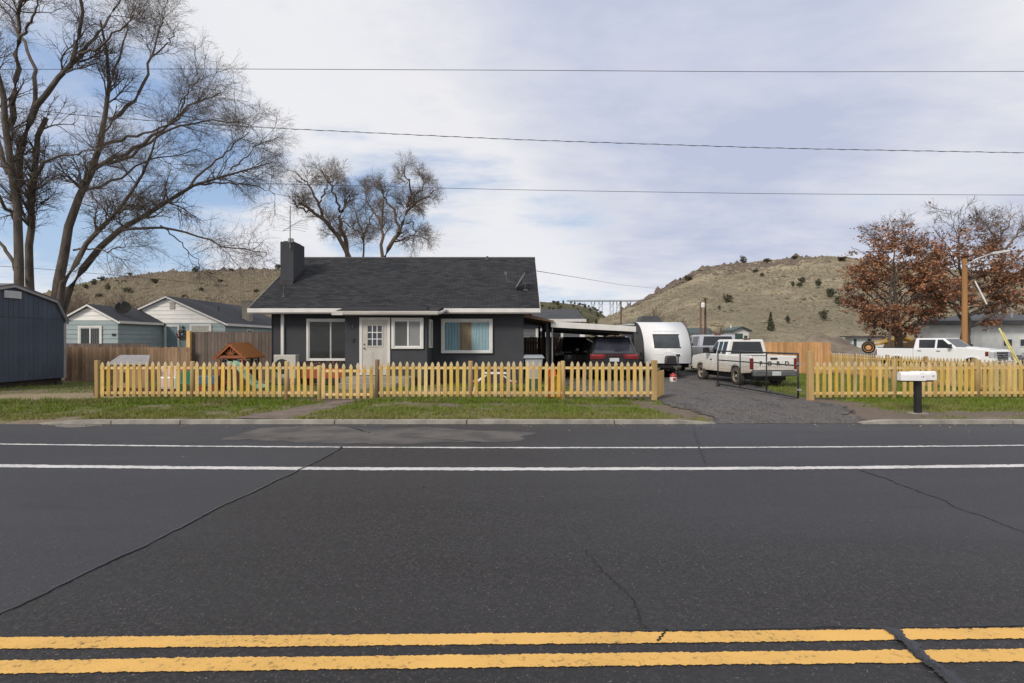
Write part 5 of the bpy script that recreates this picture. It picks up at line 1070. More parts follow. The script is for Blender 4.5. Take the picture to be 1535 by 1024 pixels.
tf = board_fence('board_fence', 'tall grey brown board fence behind the toy playhouse with one new yellow post', (XX(286, 23.6), 23.6), (-9.35, 23.6), ZZ(497.5, 23.6), GRY, seed=3, jag=.012)
p_ = square_post(ZZ(496, 23.4), .15).build('post', PINE, tf, bevel=.008); p_.location = (-.02, -.1, 0)
board_fence('board_fence', 'dark stained board fence under the carport behind the wheeled bin', (.5, 29.9), (5.2, 30.4), ZZ(505.5, 30), DBR, seed=4)
board_fence('board_fence', 'fresh orange cedar board fence behind the old white pickup', (XX(1086, 28.6), 28.6), (XX(1245.5, 27.9), 27.9), 1.565, CED, bw=.142, seed=5, jag=.014, z0=-.2)
# driveway gate of dark tube and wire mesh
GM = mat('dark_gate_steel', (.035, .037, .04), (.055, .055, .055), sc=8, ro=.5, me=.3)
ga, gb_ = Vector((7.72, 15.35, 0)), Vector((7.24, 20.0, 0)); gd = gb_-ga; gate = thing('drive_gate', 'open dark tube and wire mesh gate across the gravel drive beside the old white pickup', 'gate', ga, math.atan2(gd.y, gd.x)); L = gd.length
f = MB(); r_ = .026
f.tube([(0, 0, .06), (0, 0, 1.27)], r_, 8).tube([(L, 0, .10), (L, 0, 1.27)], r_, 8).tube([(0, 0, 1.27), (L, 0, 1.27)], r_, 8).tube([(0, 0, .10), (L, 0, .12)], r_+.006, 8).tube([(0, 0, .95), (L, 0, .95)], r_*.8, 8)
for k in (1, 2): f.tube([(L*k/3, 0, .1), (L*k/3, 0, 1.27)], r_*.85, 8)
f.build('frame', GM, gate, smooth=True)
ms = MB()
for k in range(1, 46): x = L*k/46; ms.tube([(x, .03, .11), (x, .03, .95)], .0022, 3, False)
for k in range(1, 9): z = .1+.85*k/9; ms.tube([(0, .034, z), (L, .034, z)], .0022, 3, False)
ms.build('wire_mesh', GM, gate)
wh_ = MB(); wh_.lathe([(.03, -.03), (.085, -.03), (.095, -.015), (.095, .015), (.085, .03), (.03, .03)], 18, (L, 0, .095), 'y'); wh_.build('wheel', BLACK, gate, smooth=True); MB().lathe([(0, -.034), (.032, -.034), (.032, .034), (0, .034)], 12, (L, 0, .095), 'y').build('hub', MATS['galvanised_pipe'], gate)
hn = MB()
for z in (.3, 1.0): hn.box(-.1, .02, -.035, .035, z-.025, z+.025)
hn.build('hinge', mat('zinc', (.5, .5, .5), (.4, .4, .4), sc=5, ro=.35, me=.6), gate)

# ---------------------------------------------------------------- mailboxes
MBW = mat('mailbox_white', (.78, .78, .79), (.70, .70, .71), sc=2, det=5, ro=.4)
my_, mx_ = 12.75, XX(1376, 12.75); hz0 = height(mx_, my_)
mp = thing('mailbox_post', 'black square post with a small crossbar under the two white mailboxes', 'post', (mx_, my_, hz0))
bx(-.058, .058, -.058, .058, -.3, .70-hz0).build('post', BLACK, mp, bevel=.008); bx(-.42, .32, -.05, .05, .702-hz0, .728-hz0).build('crossbar', BLACK, mp, bevel=.005); bx(-.17, .17, -.12, .17, -.02, .02).build('footing', STEPM, mp, bevel=.01)
def mailbox(label, x, y, num, rz, side):
    o = thing('mailbox', label, 'mailbox', (x, y, .731), rz, 'mailboxes on the black post'); w_, hl, L = .085, .115, .50
    prof = [(-w_, 0), (w_, 0), (w_, hl)]+[(w_*math.cos(a), hl+w_*math.sin(a)*1.0) for a in np.linspace(.15, math.pi-.15, 11)]+[(-w_, hl)]
    MB().prism(prof, 'x', -L/2, L/2).build('shell', MBW, o, bevel=.006)
    big = [(a*1.05, b*1.03) for a, b in prof]; dm = MB().prism(big, 'x', L/2+.001, L/2+.022).build('door', MBW, o, bevel=.008)
    MB().box(L/2+.0225, L/2+.04, -.02, .02, .165, .18).build('latch', MBW, dm)
    text_mesh('number', num, .062, mat('number_black', (.02, .02, .03), (.03, .03, .04), sc=4), o, (L/2-.058 if side else L/2+.024, -w_*1.0-.001 if side else 0, .088), (math.radians(90), 0, 0 if side else math.radians(90)), .0012)
    em = MB(); pts = [(L/2-.058+.05*math.cos(a), -w_-.002, .115+.06*math.sin(a)) for a in np.linspace(.35, math.pi-.35, 9)]; em.tube(pts, .0022, 4); em.build('arc_emblem', mat('emblem_grey', (.25, .26, .32), (.3, .3, .36), sc=5), o)
    return o
mailbox('nearer white mailbox numbered 14', XX(1365.5, my_-.09), my_-.10, '14', math.radians(-6), True)
mailbox('farther white mailbox numbered 10, half hidden behind its twin', XX(1382.3, my_+.1), my_+.11, '10', math.radians(-4), True)

# ---------------------------------------------------------------- toys and things in the yard
ORW = mat('stained_cedar_red', (.30, .095, .03), (.21, .062, .022), sc=4, det=5, ro=.7, st=(.3, 1, 1)); ORD = mat('playhouse_brown', (.095, .042, .024), (.065, .03, .02), sc=4, ro=.8, st=(1, 1, .2)); ORR = m_shingle('cedar_shake', (.22, .085, .026), (.28, .11, .035), (.19, .07, .02), .12, .1, 'x')
ph = thing('playhouse', 'small cedar red toy playhouse with fanned gable trim and white windows', 'playhouse', (-9.9, 20.2, 0), world=True)
py0, py1 = 19.7, 21.1; a, b = XX(325, py0), XX(363.5, py0); ez, pz = ZZ(533, py0), ZZ(515.5, py0); pk = (a+b)/2
MB().box(a+.06, b-.04, py0+.25, py1, .02, ez-.001).build('wall', ORD, ph); fr = MB()
for x in (a+.03, b-.06): fr.box(x, x+.06, py0+.02, py0+.08, 0, ez-.1)
fr.box(a, b, py0, py0+.06, ez-.1, ez).build('porch_frame', ORW, ph)
tr = MB(); tr.prism([(a+.1, ez+.001), (b-.1, ez+.001), (pk, pz-.12)], 'y', py0+.12, py0+.16); tr.build('gable_back', ORD, ph)
fn = MB()
for an in (-50, -25, 0, 25, 50): q = math.radians(an); fn.hexa([(pk-.022+.05*math.sin(q), py0+.04, ez+.01), (pk+.022+.05*math.sin(q), py0+.04, ez+.01), (pk+.022+.05*math.sin(q), py0+.07, ez+.01), (pk-.022+.05*math.sin(q), py0+.07, ez+.01), (pk-.022+.25*math.sin(q), py0+.04, ez+.24*math.cos(q)**1.3), (pk+.022+.25*math.sin(q), py0+.04, ez+.24*math.cos(q)**1.3), (pk+.022+.25*math.sin(q), py0+.07, ez+.24*math.cos(q)**1.3), (pk-.022+.25*math.sin(q), py0+.07, ez+.24*math.cos(q)**1.3)])
fn.build('gable_fan', ORW, ph)
rk = MB(); o_ = .12; s_ = (pz-ez)/(pk-a)
for sd in (-1, 1): xe = pk+sd*(pk-a+o_); rk.hexa([(min(xe, pk), py0-.03, (ez-o_*s_ if sd < 0 else pz)-.085), (max(xe, pk), py0-.03, (pz if sd < 0 else ez-o_*s_)-.085), (max(xe, pk), py0, (pz if sd < 0 else ez-o_*s_)-.085), (min(xe, pk), py0, (ez-o_*s_ if sd < 0 else pz)-.085), (min(xe, pk), py0-.03, (ez-o_*s_ if sd < 0 else pz)), (max(xe, pk), py0-.03, (pz if sd < 0 else ez-o_*s_)), (max(xe, pk), py0, (pz if sd < 0 else ez-o_*s_)), (min(xe, pk), py0, (ez-o_*s_ if sd < 0 else pz))])
rk.build('rake', ORW, ph)
MB().prism([(a-o_-.01, ez-o_*s_), (pk, pz), (b+o_+.01, ez-o_*s_), (b+o_+.01, ez-o_*s_+.04), (pk, pz+.045), (a-o_-.01, ez-o_*s_+.04)], 'y', py0-.035, py1+.1).build('roof', ORR, ph)
for xc in (a+.16, b-.2):
    w1 = MB(); w1.box(xc-.1, xc+.1, py0+.2, py0+.23, .72, .98); fr = w1.build('window', VIN, ph); q = MB()
    for u in (-1, 1):
        for v in (0, 1): q.box(xc+u*.042-.032, xc+u*.042+.032, py0+.19, py0+.1995, .75+v*.11, .84+v*.11)
    q.build('pane', BLACK, fr)
for yc in (20.15, 20.75): w1 = MB(); w1.box(b-.04, b-.015, yc-.13, yc+.13, .7, .98); fr = w1.build('window', VIN, ph); bx(b-.0145, b-.008, yc-.09, yc+.09, .74, .94).build('pane', ORD, fr)
def slab_mesh(pts, w0, w1, th):
    mb = MB()
    for (x0, z0), (x1, z1) in zip(pts[:-1], pts[1:]): mb.hexa([(x0, w0, z0-th), (x1, w0, z1-th), (x1, w1, z1-th), (x0, w1, z0-th), (x0, w0, z0), (x1, w0, z1), (x1, w1, z1), (x0, w1, z0)])
    return mb
SLG = mat('mint_plastic', (.24, .42, .30), (.20, .36, .255), sc=2, ro=.45)
sl_ = thing('toy_slide', 'pale mint green plastic toy slide in front of the playhouse', 'slide', (XX(345, 18.6), 18.6, 0)); pts = [(0, .88), (.16, .86), (.35, .70), (.60, .40), (.80, .2), (.95, .12), (1.08, .10)]
slab_mesh(pts, -.17, .17, .03).build('chute', SLG, sl_, bevel=.004)
for s in (-1, 1): slab_mesh([(x, z+.09) for x, z in pts], s*.2-.028, s*.2+.028, .13).build('side_rail', SLG, sl_, bevel=.01)
q = MB()
for s in (-1, 1): q.tube([(0, s*.2, .9), (-.32, s*.24, 0)], .03, 8)
for k in range(4): q.tube([(-.06-.07*k, -.2, .72-.19*k), (-.06-.07*k, .2, .72-.19*k)], .022, 6)
q.build('ladder', mat('toy_red', (.25, .05, .04), (.2, .04, .035), sc=3, ro=.5), sl_)
HW = m_boards('hutch_boards', (.36, .24, .15), (.27, .175, .11), .12, 0, .12); ht = thing('hutch', 'wooden hutch with a grey sloping sheet roof behind the left end of the picket fence', 'hutch', (-12.7, 18.3, 0), world=True)
hy = 18.2; a, b = XX(167, hy), XX(224, hy); zt, zb2 = ZZ(533.5, hy+.9), ZZ(545.5, hy); a2, b2 = XX(178, hy+.95), XX(222, hy+.95); MB().hexa([(a+.04, hy, .12), (b-.04, hy, .12), (b2-.04, hy+.95, .12), (a2+.04, hy+.95, .12), (a+.04, hy, zb2-.04), (b-.04, hy, zb2-.04), (b2-.04, hy+.95, zt-.04), (a2+.04, hy+.95, zt-.04)]).build('body', HW, ht)
MB().hexa([(a-.06, hy-.12, zb2-.03), (b+.04, hy-.12, zb2-.03), (b2+.02, hy+1.0, zt), (a2, hy+1.0, zt), (a-.06, hy-.12, zb2), (b+.04, hy-.12, zb2), (b2+.02, hy+1.0, zt+.03), (a2, hy+1.0, zt+.03)]).build('roof', mat('hutch_roof', (.30, .29, .29), (.22, .21, .21), sc=2, ro=.6, st=(4, 1, 1)), ht)
bx(a+.25, a+.42, hy-.02, hy-.002, .3, .62).build('door', BLACK, ht)
for x in (a+.06, b-.14): bx(x, x+.08, hy+.02, hy+.1, -.05, .119).build('leg', HW, ht)
MAR = mat('maroon_boards', (.10, .025, .02), (.07, .018, .016), sc=3); bb = thing('planter_bed', 'low maroon plank garden bed edging just behind the left picket fence', 'garden bed', (-11.3, 16.9, 0))
for k in range(7): bx(-1.1+k*.36, -1.1+k*.36+.31, -.04, .04, -.05, .2).build('plank', MAR, bb)
bx(-1.15, 1.4, .045, .08, .0, .16).build('backing_board', MAR, bb)
PKW = mat('blush_plastic', (.62, .45, .41), (.56, .41, .38), sc=2, ro=.5); tk = thing('toy_kitchen', 'blush and white plastic toy kitchen behind the left picket fence', 'toy kitchen', (XX(249, 18.3), 18.3, 0))
bx(-.3, .3, 0, .28, .05, .46).build('cabinet', VIN, tk, bevel=.02); bx(-.3, .3, .2, .28, .463, .8).build('back_panel', PKW, tk, bevel=.02); bx(-.24, -.02, -.02, -.002, .12, .42).build('oven_door', PKW, tk, bevel=.01); bx(.03, .25, -.02, -.002, .12, .42).build('cupboard_door', PKW, tk, bevel=.01); MB().tube([(-.1, .1, .46), (-.1, .1, .62), (-.1, .02, .62)], .012, 6).build('tap', VIN, tk)
GRP = mat('green_plastic', (.03, .22, .12), (.025, .18, .10), sc=2, ro=.45); gc = thing('toy_chair', 'small green plastic child chair near the tall grey fence', 'chair', (XX(279, 18.0), 18.0, 0), math.radians(20))
bx(-.18, .18, -.17, .17, .26, .3).build('seat', GRP, gc, bevel=.015); bx(-.18, .18, .15, .18, .303, .66).build('backrest', GRP, gc, bevel=.012)
for x in (-.15, .15):
    for y in (-.14, .14): MB().tube([(x, y, .26), (x*1.1, y*1.1, 0)], .02, 6).build('leg', GRP, gc)
bw_ = thing('toy_wagon', 'blue and red plastic toy wagon between the green chair and the mint slide', 'toy wagon', (XX(312, 18.3), 18.3, 0), math.radians(10))
bx(-.3, .3, -.17, .17, .22, .5).build('tub', mat('toy_blue', (.05, .13, .26), (.04, .1, .22), sc=2, ro=.45), bw_, bevel=.02); MB().tube([(-.3, 0, .3), (-.5, 0, .45), (-.62, 0, .78)], .014, 6).build('handle', BLACK, bw_)
for x in (-.2, .2):
    for y in (-.19, .19): MB().lathe([(0, -.02), (.09, -.02), (.1, 0), (.09, .02), (0, .02)], 14, (x, y, .1), 'y').build('wheel', MATS['toy_red'], bw_)
pb = thing('planter_box', 'orange red planter box under the left window of the grey house', 'planter', (XX(487, 21), 21.0, 0)); OR2 = mat('orange_planter', (.34, .085, .03), (.25, .06, .025), sc=3)
bx(-.8, .75, -.2, .2, .25, .62).build('tub', OR2, pb, bevel=.01); bx(-.75, .7, -.16, .16, .58, .64).build('soil', mat('potting_soil', (.06, .04, .03), (.04, .03, .02), sc=9), pb)
for x in (-.7, .62): bx(x, x+.08, -.15, .15, -.02, .249).build('leg', OR2, pb)
r9 = np.random.default_rng(9); pp = np.stack([r9.uniform(-.7, .65, 240), r9.uniform(-.14, .14, 240), .64+r9.uniform(0, .22, 240)], 1); V, Fc = leaf_quads(pp, .07, r9); np_mesh('dry_plants', V, Fc, mat('dry_plant', (.2, .11, .05), (.12, .06, .03), sc=6), pb)
# children's picnic table
pt = thing('picnic_table', 'small white topped child picnic table with reddish benches behind the fence', 'table', (XX(741, 18.4), 18.4, 0), math.radians(4)); REDB = mat('faded_red_plank', (.40, .16, .12), (.30, .12, .09), sc=3)
bx(-.36, .38, -.3, .3, .56, .6).build('tabletop', VIN, pt, bevel=.008)
for s in (-1, 1):
    bx(s*.6-.12, s*.6+.12, -.42, .42, .3, .335).build('bench', REDB, pt, bevel=.006)
    for y in (-.25, .25): MB().tube([(s*.2, y, .56), (s*.6, y, .28)], .022, 6).build('brace', VIN, pt); MB().tube([(s*.6, y, .3), (s*.66, y, 0)], .024, 6).build('leg', VIN, pt)
bn = thing('wheeled_bin', 'pale grey lidded wheeled bin at the right corner of the grey house', 'bin', (XX(800, 21.0), 21.0, 0)); BG = mat('bin_grey', (.36, .38, .40), (.30, .315, .33), sc=2, ro=.5)
MB().hexa([(-.25, -.24, .05), (.25, -.24, .05), (.25, .24, .05), (-.25, .24, .05), (-.32, -.3, .98), (.32, -.3, .98), (.32, .34, .98), (-.32, .34, .98)]).build('body', BG, bn, bevel=.03)
ld = MB(); ld.hexa([(-.39, -.36, .985), (.39, -.36, .985), (.39, .38, .985), (-.39, .38, .985), (-.33, -.3, 1.09), (.33, -.3, 1.09), (.33, .34, 1.11), (-.33, .34, 1.11)]); ld.build('lid', mat('bin_lid', (.27, .30, .33), (.22, .25, .28), sc=2, ro=.45), bn, bevel=.02)
for x in (-.3, .3): MB().lathe([(0, -.03), (.11, -.03), (.12, 0), (.11, .03), (0, .03)], 14, (x, .26, .12), 'x').build('wheel', BLACK, bn)
gb2 = thing('storage_tub', 'dark green plastic storage tub with a pale lid in front of the wheeled bin', 'storage tub', (XX(799, 18.8), 18.8, 0)); bx(-.22, .22, -.15, .15, .0, .36).build('tub', mat('bottle_green', (.04, .10, .05), (.03, .075, .04), sc=3, ro=.5), gb2, bevel=.02); bx(-.25, .25, -.18, .18, .363, .41).build('lid', mat('tub_lid', (.3, .34, .28), (.26, .3, .25), sc=3, ro=.5), gb2, bevel=.012)
def sled(label, px, y, col, h, lean, rz):
    o = thing('sled', label, 'sled', (XX(px, y), y, .02), rz); w_ = .12; pts = [(-w_, .0), (w_, .0), (w_*1.1, h*.8), (w_*.75, h), (-w_*.75, h), (-w_*1.1, h*.8)]
    s = MB().prism(pts, 'y', 0, .03).build('deck', col, o, bevel=.01); s.rotation_euler = (lean, 0, 0)
    q = MB()
    for x in (-w_*.95, w_*.95): q.tube([(x, .0, .03), (x*1.08, 0, h*.8), (x*.72, -.0, h-.01)], .028, 8)
    s2 = q.build('rim', col, o); s2.rotation_euler = (lean, 0, 0); return o
ORP = mat('orange_plastic', (.75, .15, .03), (.65, .12, .025), sc=2, ro=.4); YLP = mat('yellow_plastic', (.78, .46, .03), (.70, .4, .025), sc=2, ro=.4)
sled('orange plastic sled leaning upright behind the picket fence', 826, 16.0, ORP, .82, .12, .1); sled('yellow plastic sled leaning upright behind the picket fence', 838, 15.85, YLP, .64, .12, -.5)
fc = thing('fuel_can', 'red and white jug standing on the gravel below the trailer hitch', 'jug', (XX(1009.5, 22.6), 22.6, 0)); MB().lathe([(0, 0), (.13, 0), (.14, .03), (.14, .19)], 18).build('base', VIN, fc, smooth=True); MB().lathe([(.141, .19), (.142, .25), (.09, .30), (.04, .32), (.04, .36), (0, .36)], 18).build('top', mat('can_red', (.35, .03, .03), (.28, .025, .025), sc=4, ro=.4), fc, smooth=True); bx(-.05, .05, -.146, -.141, .06, .16).build('label_patch', MATS['can_red'], fc)
# ---------------------------------------------------------------- vehicles (local +x = forward, +y = left)
TYRE = mat('tyre_rubber', (.018, .018, .019), (.03, .029, .028), sc=6, ro=.9, bump=.3, bsc=30); TYRED = mat('dusty_tyre', (.075, .065, .055), (.04, .037, .034), sc=5, ro=.95)
CHASS = mat('underbody', (.010, .010, .010), (.016, .015, .014), sc=4, ro=.9); CGL = m_glass('car_glass', (.016, .019, .024), .04); CHROME = mat('chrome', (.62, .63, .65), (.5, .5, .52), sc=3, ro=.12, me=1); GRYB = mat('grey_bumper', (.17, .18, .19), (.12, .125, .13), sc=3, ro=.45, me=.4); BLKT = mat('black_trim', (.014, .014, .015), (.022, .022, .023), sc=6, ro=.55)
LAMPR = mat('tail_lamp_red', (.22, .012, .014), (.15, .008, .01), sc=4, ro=.15, coat=.4); LAMPW = mat('lamp_lens', (.55, .56, .58), (.35, .36, .38), sc=8, ro=.12, coat=.4); PLATE = mat('plate_white', (.6, .62, .64), (.5, .52, .54), sc=12, ro=.5)
def wheel(root, x, y, r, w_, rim_m, tyre_m=TYRE, spokes=6):
    s = 1 if y > 0 else -1
    t = MB().lathe([(r*.6, -w_/2), (r*.9, -w_/2), (r*.985, -w_*.36), (r, -w_*.2), (r, w_*.2), (r*.985, w_*.36), (r*.9, w_/2), (r*.6, w_/2), (r*.6, w_*.3), (0, w_*.28)], 30, (0, 0, 0), 'y').build('wheel', tyre_m, root, smooth=True)
    t.location = (x, y, r); t.rotation_euler = (0, 0, math.pi if s < 0 else 0)       # the dished side looks out
    q = MB(); q.lathe([(r*.62, -w_*.52), (r*.66, -w_*.5), (r*.62, -w_*.44), (r*.55, -w_*.3), (r*.55, -w_*.2)], 30, (0, 0, 0), 'y')
    for k in range(spokes):
        a = 2*math.pi*k/spokes; c_, s_ = math.cos(a), math.sin(a); n = (-s_, c_); h = r*.085
        p = lambda rr, o, yy: (rr*c_+n[0]*o, yy, rr*s_+n[1]*o)
        q.hexa([p(r*.1, -h, -w_*.3), p(r*.58, -h*1.3, -w_*.40), p(r*.58, h*1.3, -w_*.40), p(r*.1, h, -w_*.3), p(r*.1, -h, -w_*.42), p(r*.58, -h*1.3, -w_*.47), p(r*.58, h*1.3, -w_*.47), p(r*.1, h, -w_*.42)])
    q.lathe([(0, -w_*.5), (r*.12, -w_*.49), (r*.17, -w_*.42), (r*.2, -w_*.3)], 16, (0, 0, 0), 'y')
    q.build('rim', rim_m, t); MB().lathe([(0, .0), (r*.56, .0)], 24, (0, -w_*.22, 0), 'y').build('hub_well', CHASS, t); return t
def arch(xc, r, zc, z0, n=12, rev=False):
    """points of a wheel arch from front (+x) to rear along the lower edge"""
    a0 = math.asin(min(.95, max(-.95, (z0-zc)/r))); an = np.linspace(a0, math.pi-a0, n); return [(xc+r*math.cos(a), zc+r*math.sin(a)) for a in an]
def cabin(root, m, xr0, xf0, zb, wb, xr1, xf1, zt, wt, side=(), front=None, rear=None, glass=CGL, bevel=.06, name='cab', crown=.0, posts=True):
    """a tapered cab; side = list of window outlines [(x at v), v] ; front and rear = (y fraction margin, v0, v1)"""
    q = MB(); q.hexa([(xr0, -wb, zb), (xf0, -wb, zb), (xf0, wb, zb), (xr0, wb, zb), (xr1, -wt, zt), (xf1, -wt, zt), (xf1, wt, zt), (xr1, wt, zt)])
    cb_ = q.build(name, m, root, bevel=bevel, seg=3)
    def sp(x, v, s, off): y = wb+(wt-wb)*v+off; return (x, s*y, zb+(zt-zb)*v)
    for poly in side:
        for s in (-1, 1):
            p = [sp(x, v, s, .002) for x, v in poly]; p = p if s < 0 else p[::-1]; MB().plate(p, .006).build('side_window', glass, root)
    for end, spec, (x0, x1) in (('windscreen', front, (xf0, xf1)), ('rear_window', rear, (xr0, xr1))):
        if spec is None: continue
        mg, v0, v1 = spec; sg = 1 if end == 'windscreen' else -1
        def ep(f, v): w_ = wb+(wt-wb)*v; return (x0+(x1-x0)*v+sg*.003, f*(w_-mg), zb+(zt-zb)*v)
        p = [ep(-1, v0), ep(1, v0), ep(1, v1), ep(-1, v1)]; p = p if sg > 0 else p[::-1]; MB().plate(p, .006).build(end, glass, root)
    return cb_
def pickup(label, loc, rz, paint, L, w, zs, zrail, zhood, znose, zroof, wheel_r, xrear, xfront, cab_r, cab_f, roof_r, roof_f, side, rim_m, tyre_m, tail, group=None, bumper=GRYB, rear_text=None, fulldetail=True, cabpaint=None):
    o = thing('pickup_truck', label, 'pickup truck', loc, rz, group); h = L/2; hw = w/2; ar = wheel_r*1.22; zc = wheel_r
    cowl = cab_f
    front = [(cab_r, zs), (xfront-ar*1.0, zs)]+arch(xfront, ar, zc, zs)[::-1]+[(h-.06, zs+.02), (h, zs+.12), (h-.02, znose-.12), (h-.12, znose), (cowl+.25, zhood), (cowl-.1, zhood+.03), (cowl-.1, zrail), (cab_r, zrail)]
    MB().prism(front, 'y', -hw, hw).build('body', paint, o, bevel=.045, seg=3)
    bt = .09
    for s in (-1, 1):
        bedp = [(-h, zs+.12), (-h, zrail-.0), (cab_r-.012, zrail), (cab_r-.012, zs)]+arch(xrear, ar, zc, zs)+[(-h+.05, zs+.05)]
        MB().prism(bedp, 'y', s*hw-(bt if s > 0 else 0), s*hw+(bt if s < 0 else 0)).build('bed_side', paint, o, bevel=.03, seg=2)
    q = MB(); q.box(-h+.06, cab_r-.012, -hw+bt+.001, hw-bt-.001, zs+.2, zs+.26).box(cab_r-.07, cab_r-.014, -hw+bt+.001, hw-bt-.001, zs+.261, zrail-.02); q.build('bed_floor', BLKT, o)
    tg = MB(); tg.box(-h-.01, -h+.05, -hw+bt+.006, hw-bt-.006, zs+.14, zrail-.01); tailg = tg.build('tailgate', paint, o, bevel=.012)
    bx(-h-.018, -h-.0101, -hw+bt+.06, hw-bt-.06, zs+.26, zrail-.16).build('tailgate_panel', paint, tailg, bevel=.004); bx(-h-.03, -h-.0185, -.13, .13, zrail-.13, zrail-.06).build('tailgate_handle', BLKT, tailg, bevel=.006)
    for s in (-1, 1):
        bx(-h-.02, -h+.05, s*(hw-.105) if s > 0 else -hw-.006, hw+.006 if s > 0 else -hw+.105, zrail-.46, zrail-.08).build('tail_light', LAMPR, o, bevel=.012)
    rb = MB(); rb.box(-h-.19, -h-.03, -hw+.03, hw-.03, zs-.06, zs+.125); rb.build('rear_bumper', bumper, o, bevel=.03); bx(-h-.196, -h-.1905, -.16, .16, zs-.03, zs+.11).build('number_plate', PLATE, o)
    q = MB(); q.box(-h+.15, h-.25, -hw+.3, hw-.3, zs-.22, zs+.05).box(xfront-ar-.02, xfront+ar+.02, -hw+.26, hw-.26, zs-.1, zc+ar+.04).box(xrear-ar-.02, xrear+ar+.02, -hw+.26, hw-.26, zs-.1, zs+.199); q.build('chassis', CHASS, o)
    cabin(o, cabpaint or paint, cab_r+.01, cab_f, zrail-.03, hw-.02, roof_r, roof_f, zroof, hw-.17, side, (.13, .1, .93), (.16, .12, .86))
    for x in (xrear, xfront):
        for s in (-1, 1): wheel(o, x, s*(hw-.13), wheel_r, .24, rim_m, tyre_m)
    for s in (-1, 1):
        mi = MB(); xm = cab_f-.32; mi.box(xm-.09, xm+.06, s*(hw+.06) if s > 0 else -hw-.26, hw+.26 if s > 0 else -hw-.06, zrail+.04, zrail+.27); mi.tube([(xm, s*(hw-.05), zrail+.06), (xm, s*(hw+.1), zrail+.1)], .025, 6); mi.build('mirror', BLKT, o, bevel=.03)
    return o, tailg
# old white pickup in the drive
OLDW = m_dirty_paint('chalky_white_paint', (.70, .70, .68), (.40, .32, .20), .40, 1.05, .7)
p0 = Vector((9.08, 19.75)); hd_ = math.atan2(1, -.115); c0 = p0+Vector((math.cos(hd_), math.sin(hd_)))*2.36; RIMD = mat('dusty_rim', (.33, .29, .23), (.22, .19, .15), sc=5, ro=.7)
old, tg = pickup('old dusty white extended cab pickup parked on the gravel behind the mesh gate', (c0.x, c0.y, 0), hd_, OLDW, 4.72, 1.70, .46, 1.10, 1.12, 1.02, 1.68, .345, -1.30, 1.55, -.62, 1.02, -.58, .35,
    [[(.86, .1), (.22, .1), (.22, .86), (.36, .86)], [(.13, .1), (-.12, .1), (-.15, .86), (.13, .86)], [(-.2, .1), (-.52, .1), (-.52, .86), (-.23, .86)]], RIMD, TYRED, None)
for k, ch_ in enumerate('FORD'): text_mesh('tailgate_letter', ch_, .20, mat('letter_black', (.02, .02, .02), (.035, .035, .035), sc=4), tg, (-2.36-.021, .48-.32*k, .83), (math.radians(90), 0, math.radians(-90)), .004, 1.0, .008)
bx(-.6, -.48, -.14, .14, 1.685, 1.72).build('brake_light', LAMPR, old, bevel=.01)
for s in (-1, 1):
    bx(.42, 1.32, s*.851 if s > 0 else -.857, .857 if s > 0 else -.851, .50, 1.02).build('door', OLDW, old, bevel=.003); bx(.5, .64, s*.858 if s > 0 else -.875, .875 if s > 0 else -.858, .88, .92).build('door_handle', BLKT, old, bevel=.005)
    bx(-2.3, 2.2, s*.851 if s > 0 else -.858, .858 if s > 0 else -.851, .735, .755).build('side_moulding', OLDW, old)
    bx(2.2, 2.352, s*.55 if s > 0 else -.82, .82 if s > 0 else -.55, .72, .9).build('headlight', LAMPW, old, bevel=.01)
bx(2.30, 2.46, -.86, .86, .40, .60).build('front_bumper', CHROME, old, bevel=.03); MB().box(2.361, 2.372, -.52, .52, .70, .92).build('grille', BLKT, old)
# white crew cab pickup in the side street
WPT = m_dirty_paint('bright_white_paint', (.74, .75, .77), (.45, .42, .38), .45, 1.0, .5); RIMS = mat('alloy_rim', (.35, .35, .36), (.25, .25, .26), sc=4, ro=.3, me=.8)
hh = math.atan2(-.885, .465); fr_ = Vector((27.05, 31.35)); c1 = fr_-Vector((math.cos(hh), math.sin(hh)))*3.1
crew, tg2 = pickup('large bright white crew cab pickup parked beyond the side picket fence', (c1.x, c1.y, -.2), hh, WPT, 6.2, 2.02, .62, 1.38, 1.45, 1.34, 2.0, .41, -1.85, 2.10, -.95, 1.42, -.86, .62,
    [[(1.16, .1), (.33, .1), (.33, .86), (.60, .86)], [(.22, .1), (-.62, .1), (-.66, .86), (.22, .86)]], RIMS, TYRE, None, bumper=CHROME)
q = MB()
for k in range(4): q.box(3.101, 3.118, -.62, .62, .80+.13*k, .85+.13*k)
q.build('grille', CHROME, crew, bevel=.008); bx(3.0, 3.1005, -.62, .62, .76, 1.24).build('grille_opening', BLKT, crew)
MB().lathe([(0, .012), (.1, .010), (.115, 0)], 20, (0, 0, 0), 'x').build('oval_badge', mat('badge_blue', (.02, .045, .15), (.02, .04, .12), sc=4, ro=.2), crew, smooth=True); bd_ = [c for c in crew.children if c.name.startswith('oval_badge')][0]; bd_.location = (3.12, 0, 1.03); bd_.scale = (1, 1.7, .72)
text_mesh('badge_script', 'Ford', .13, CHROME, crew, (3.136, 0, 1.03), (math.radians(90), 0, math.radians(90)), .002)
bx(-3.08, -1.0, -.9, .9, 1.385, 1.42).build('bed_cover', BLKT, crew, bevel=.01)
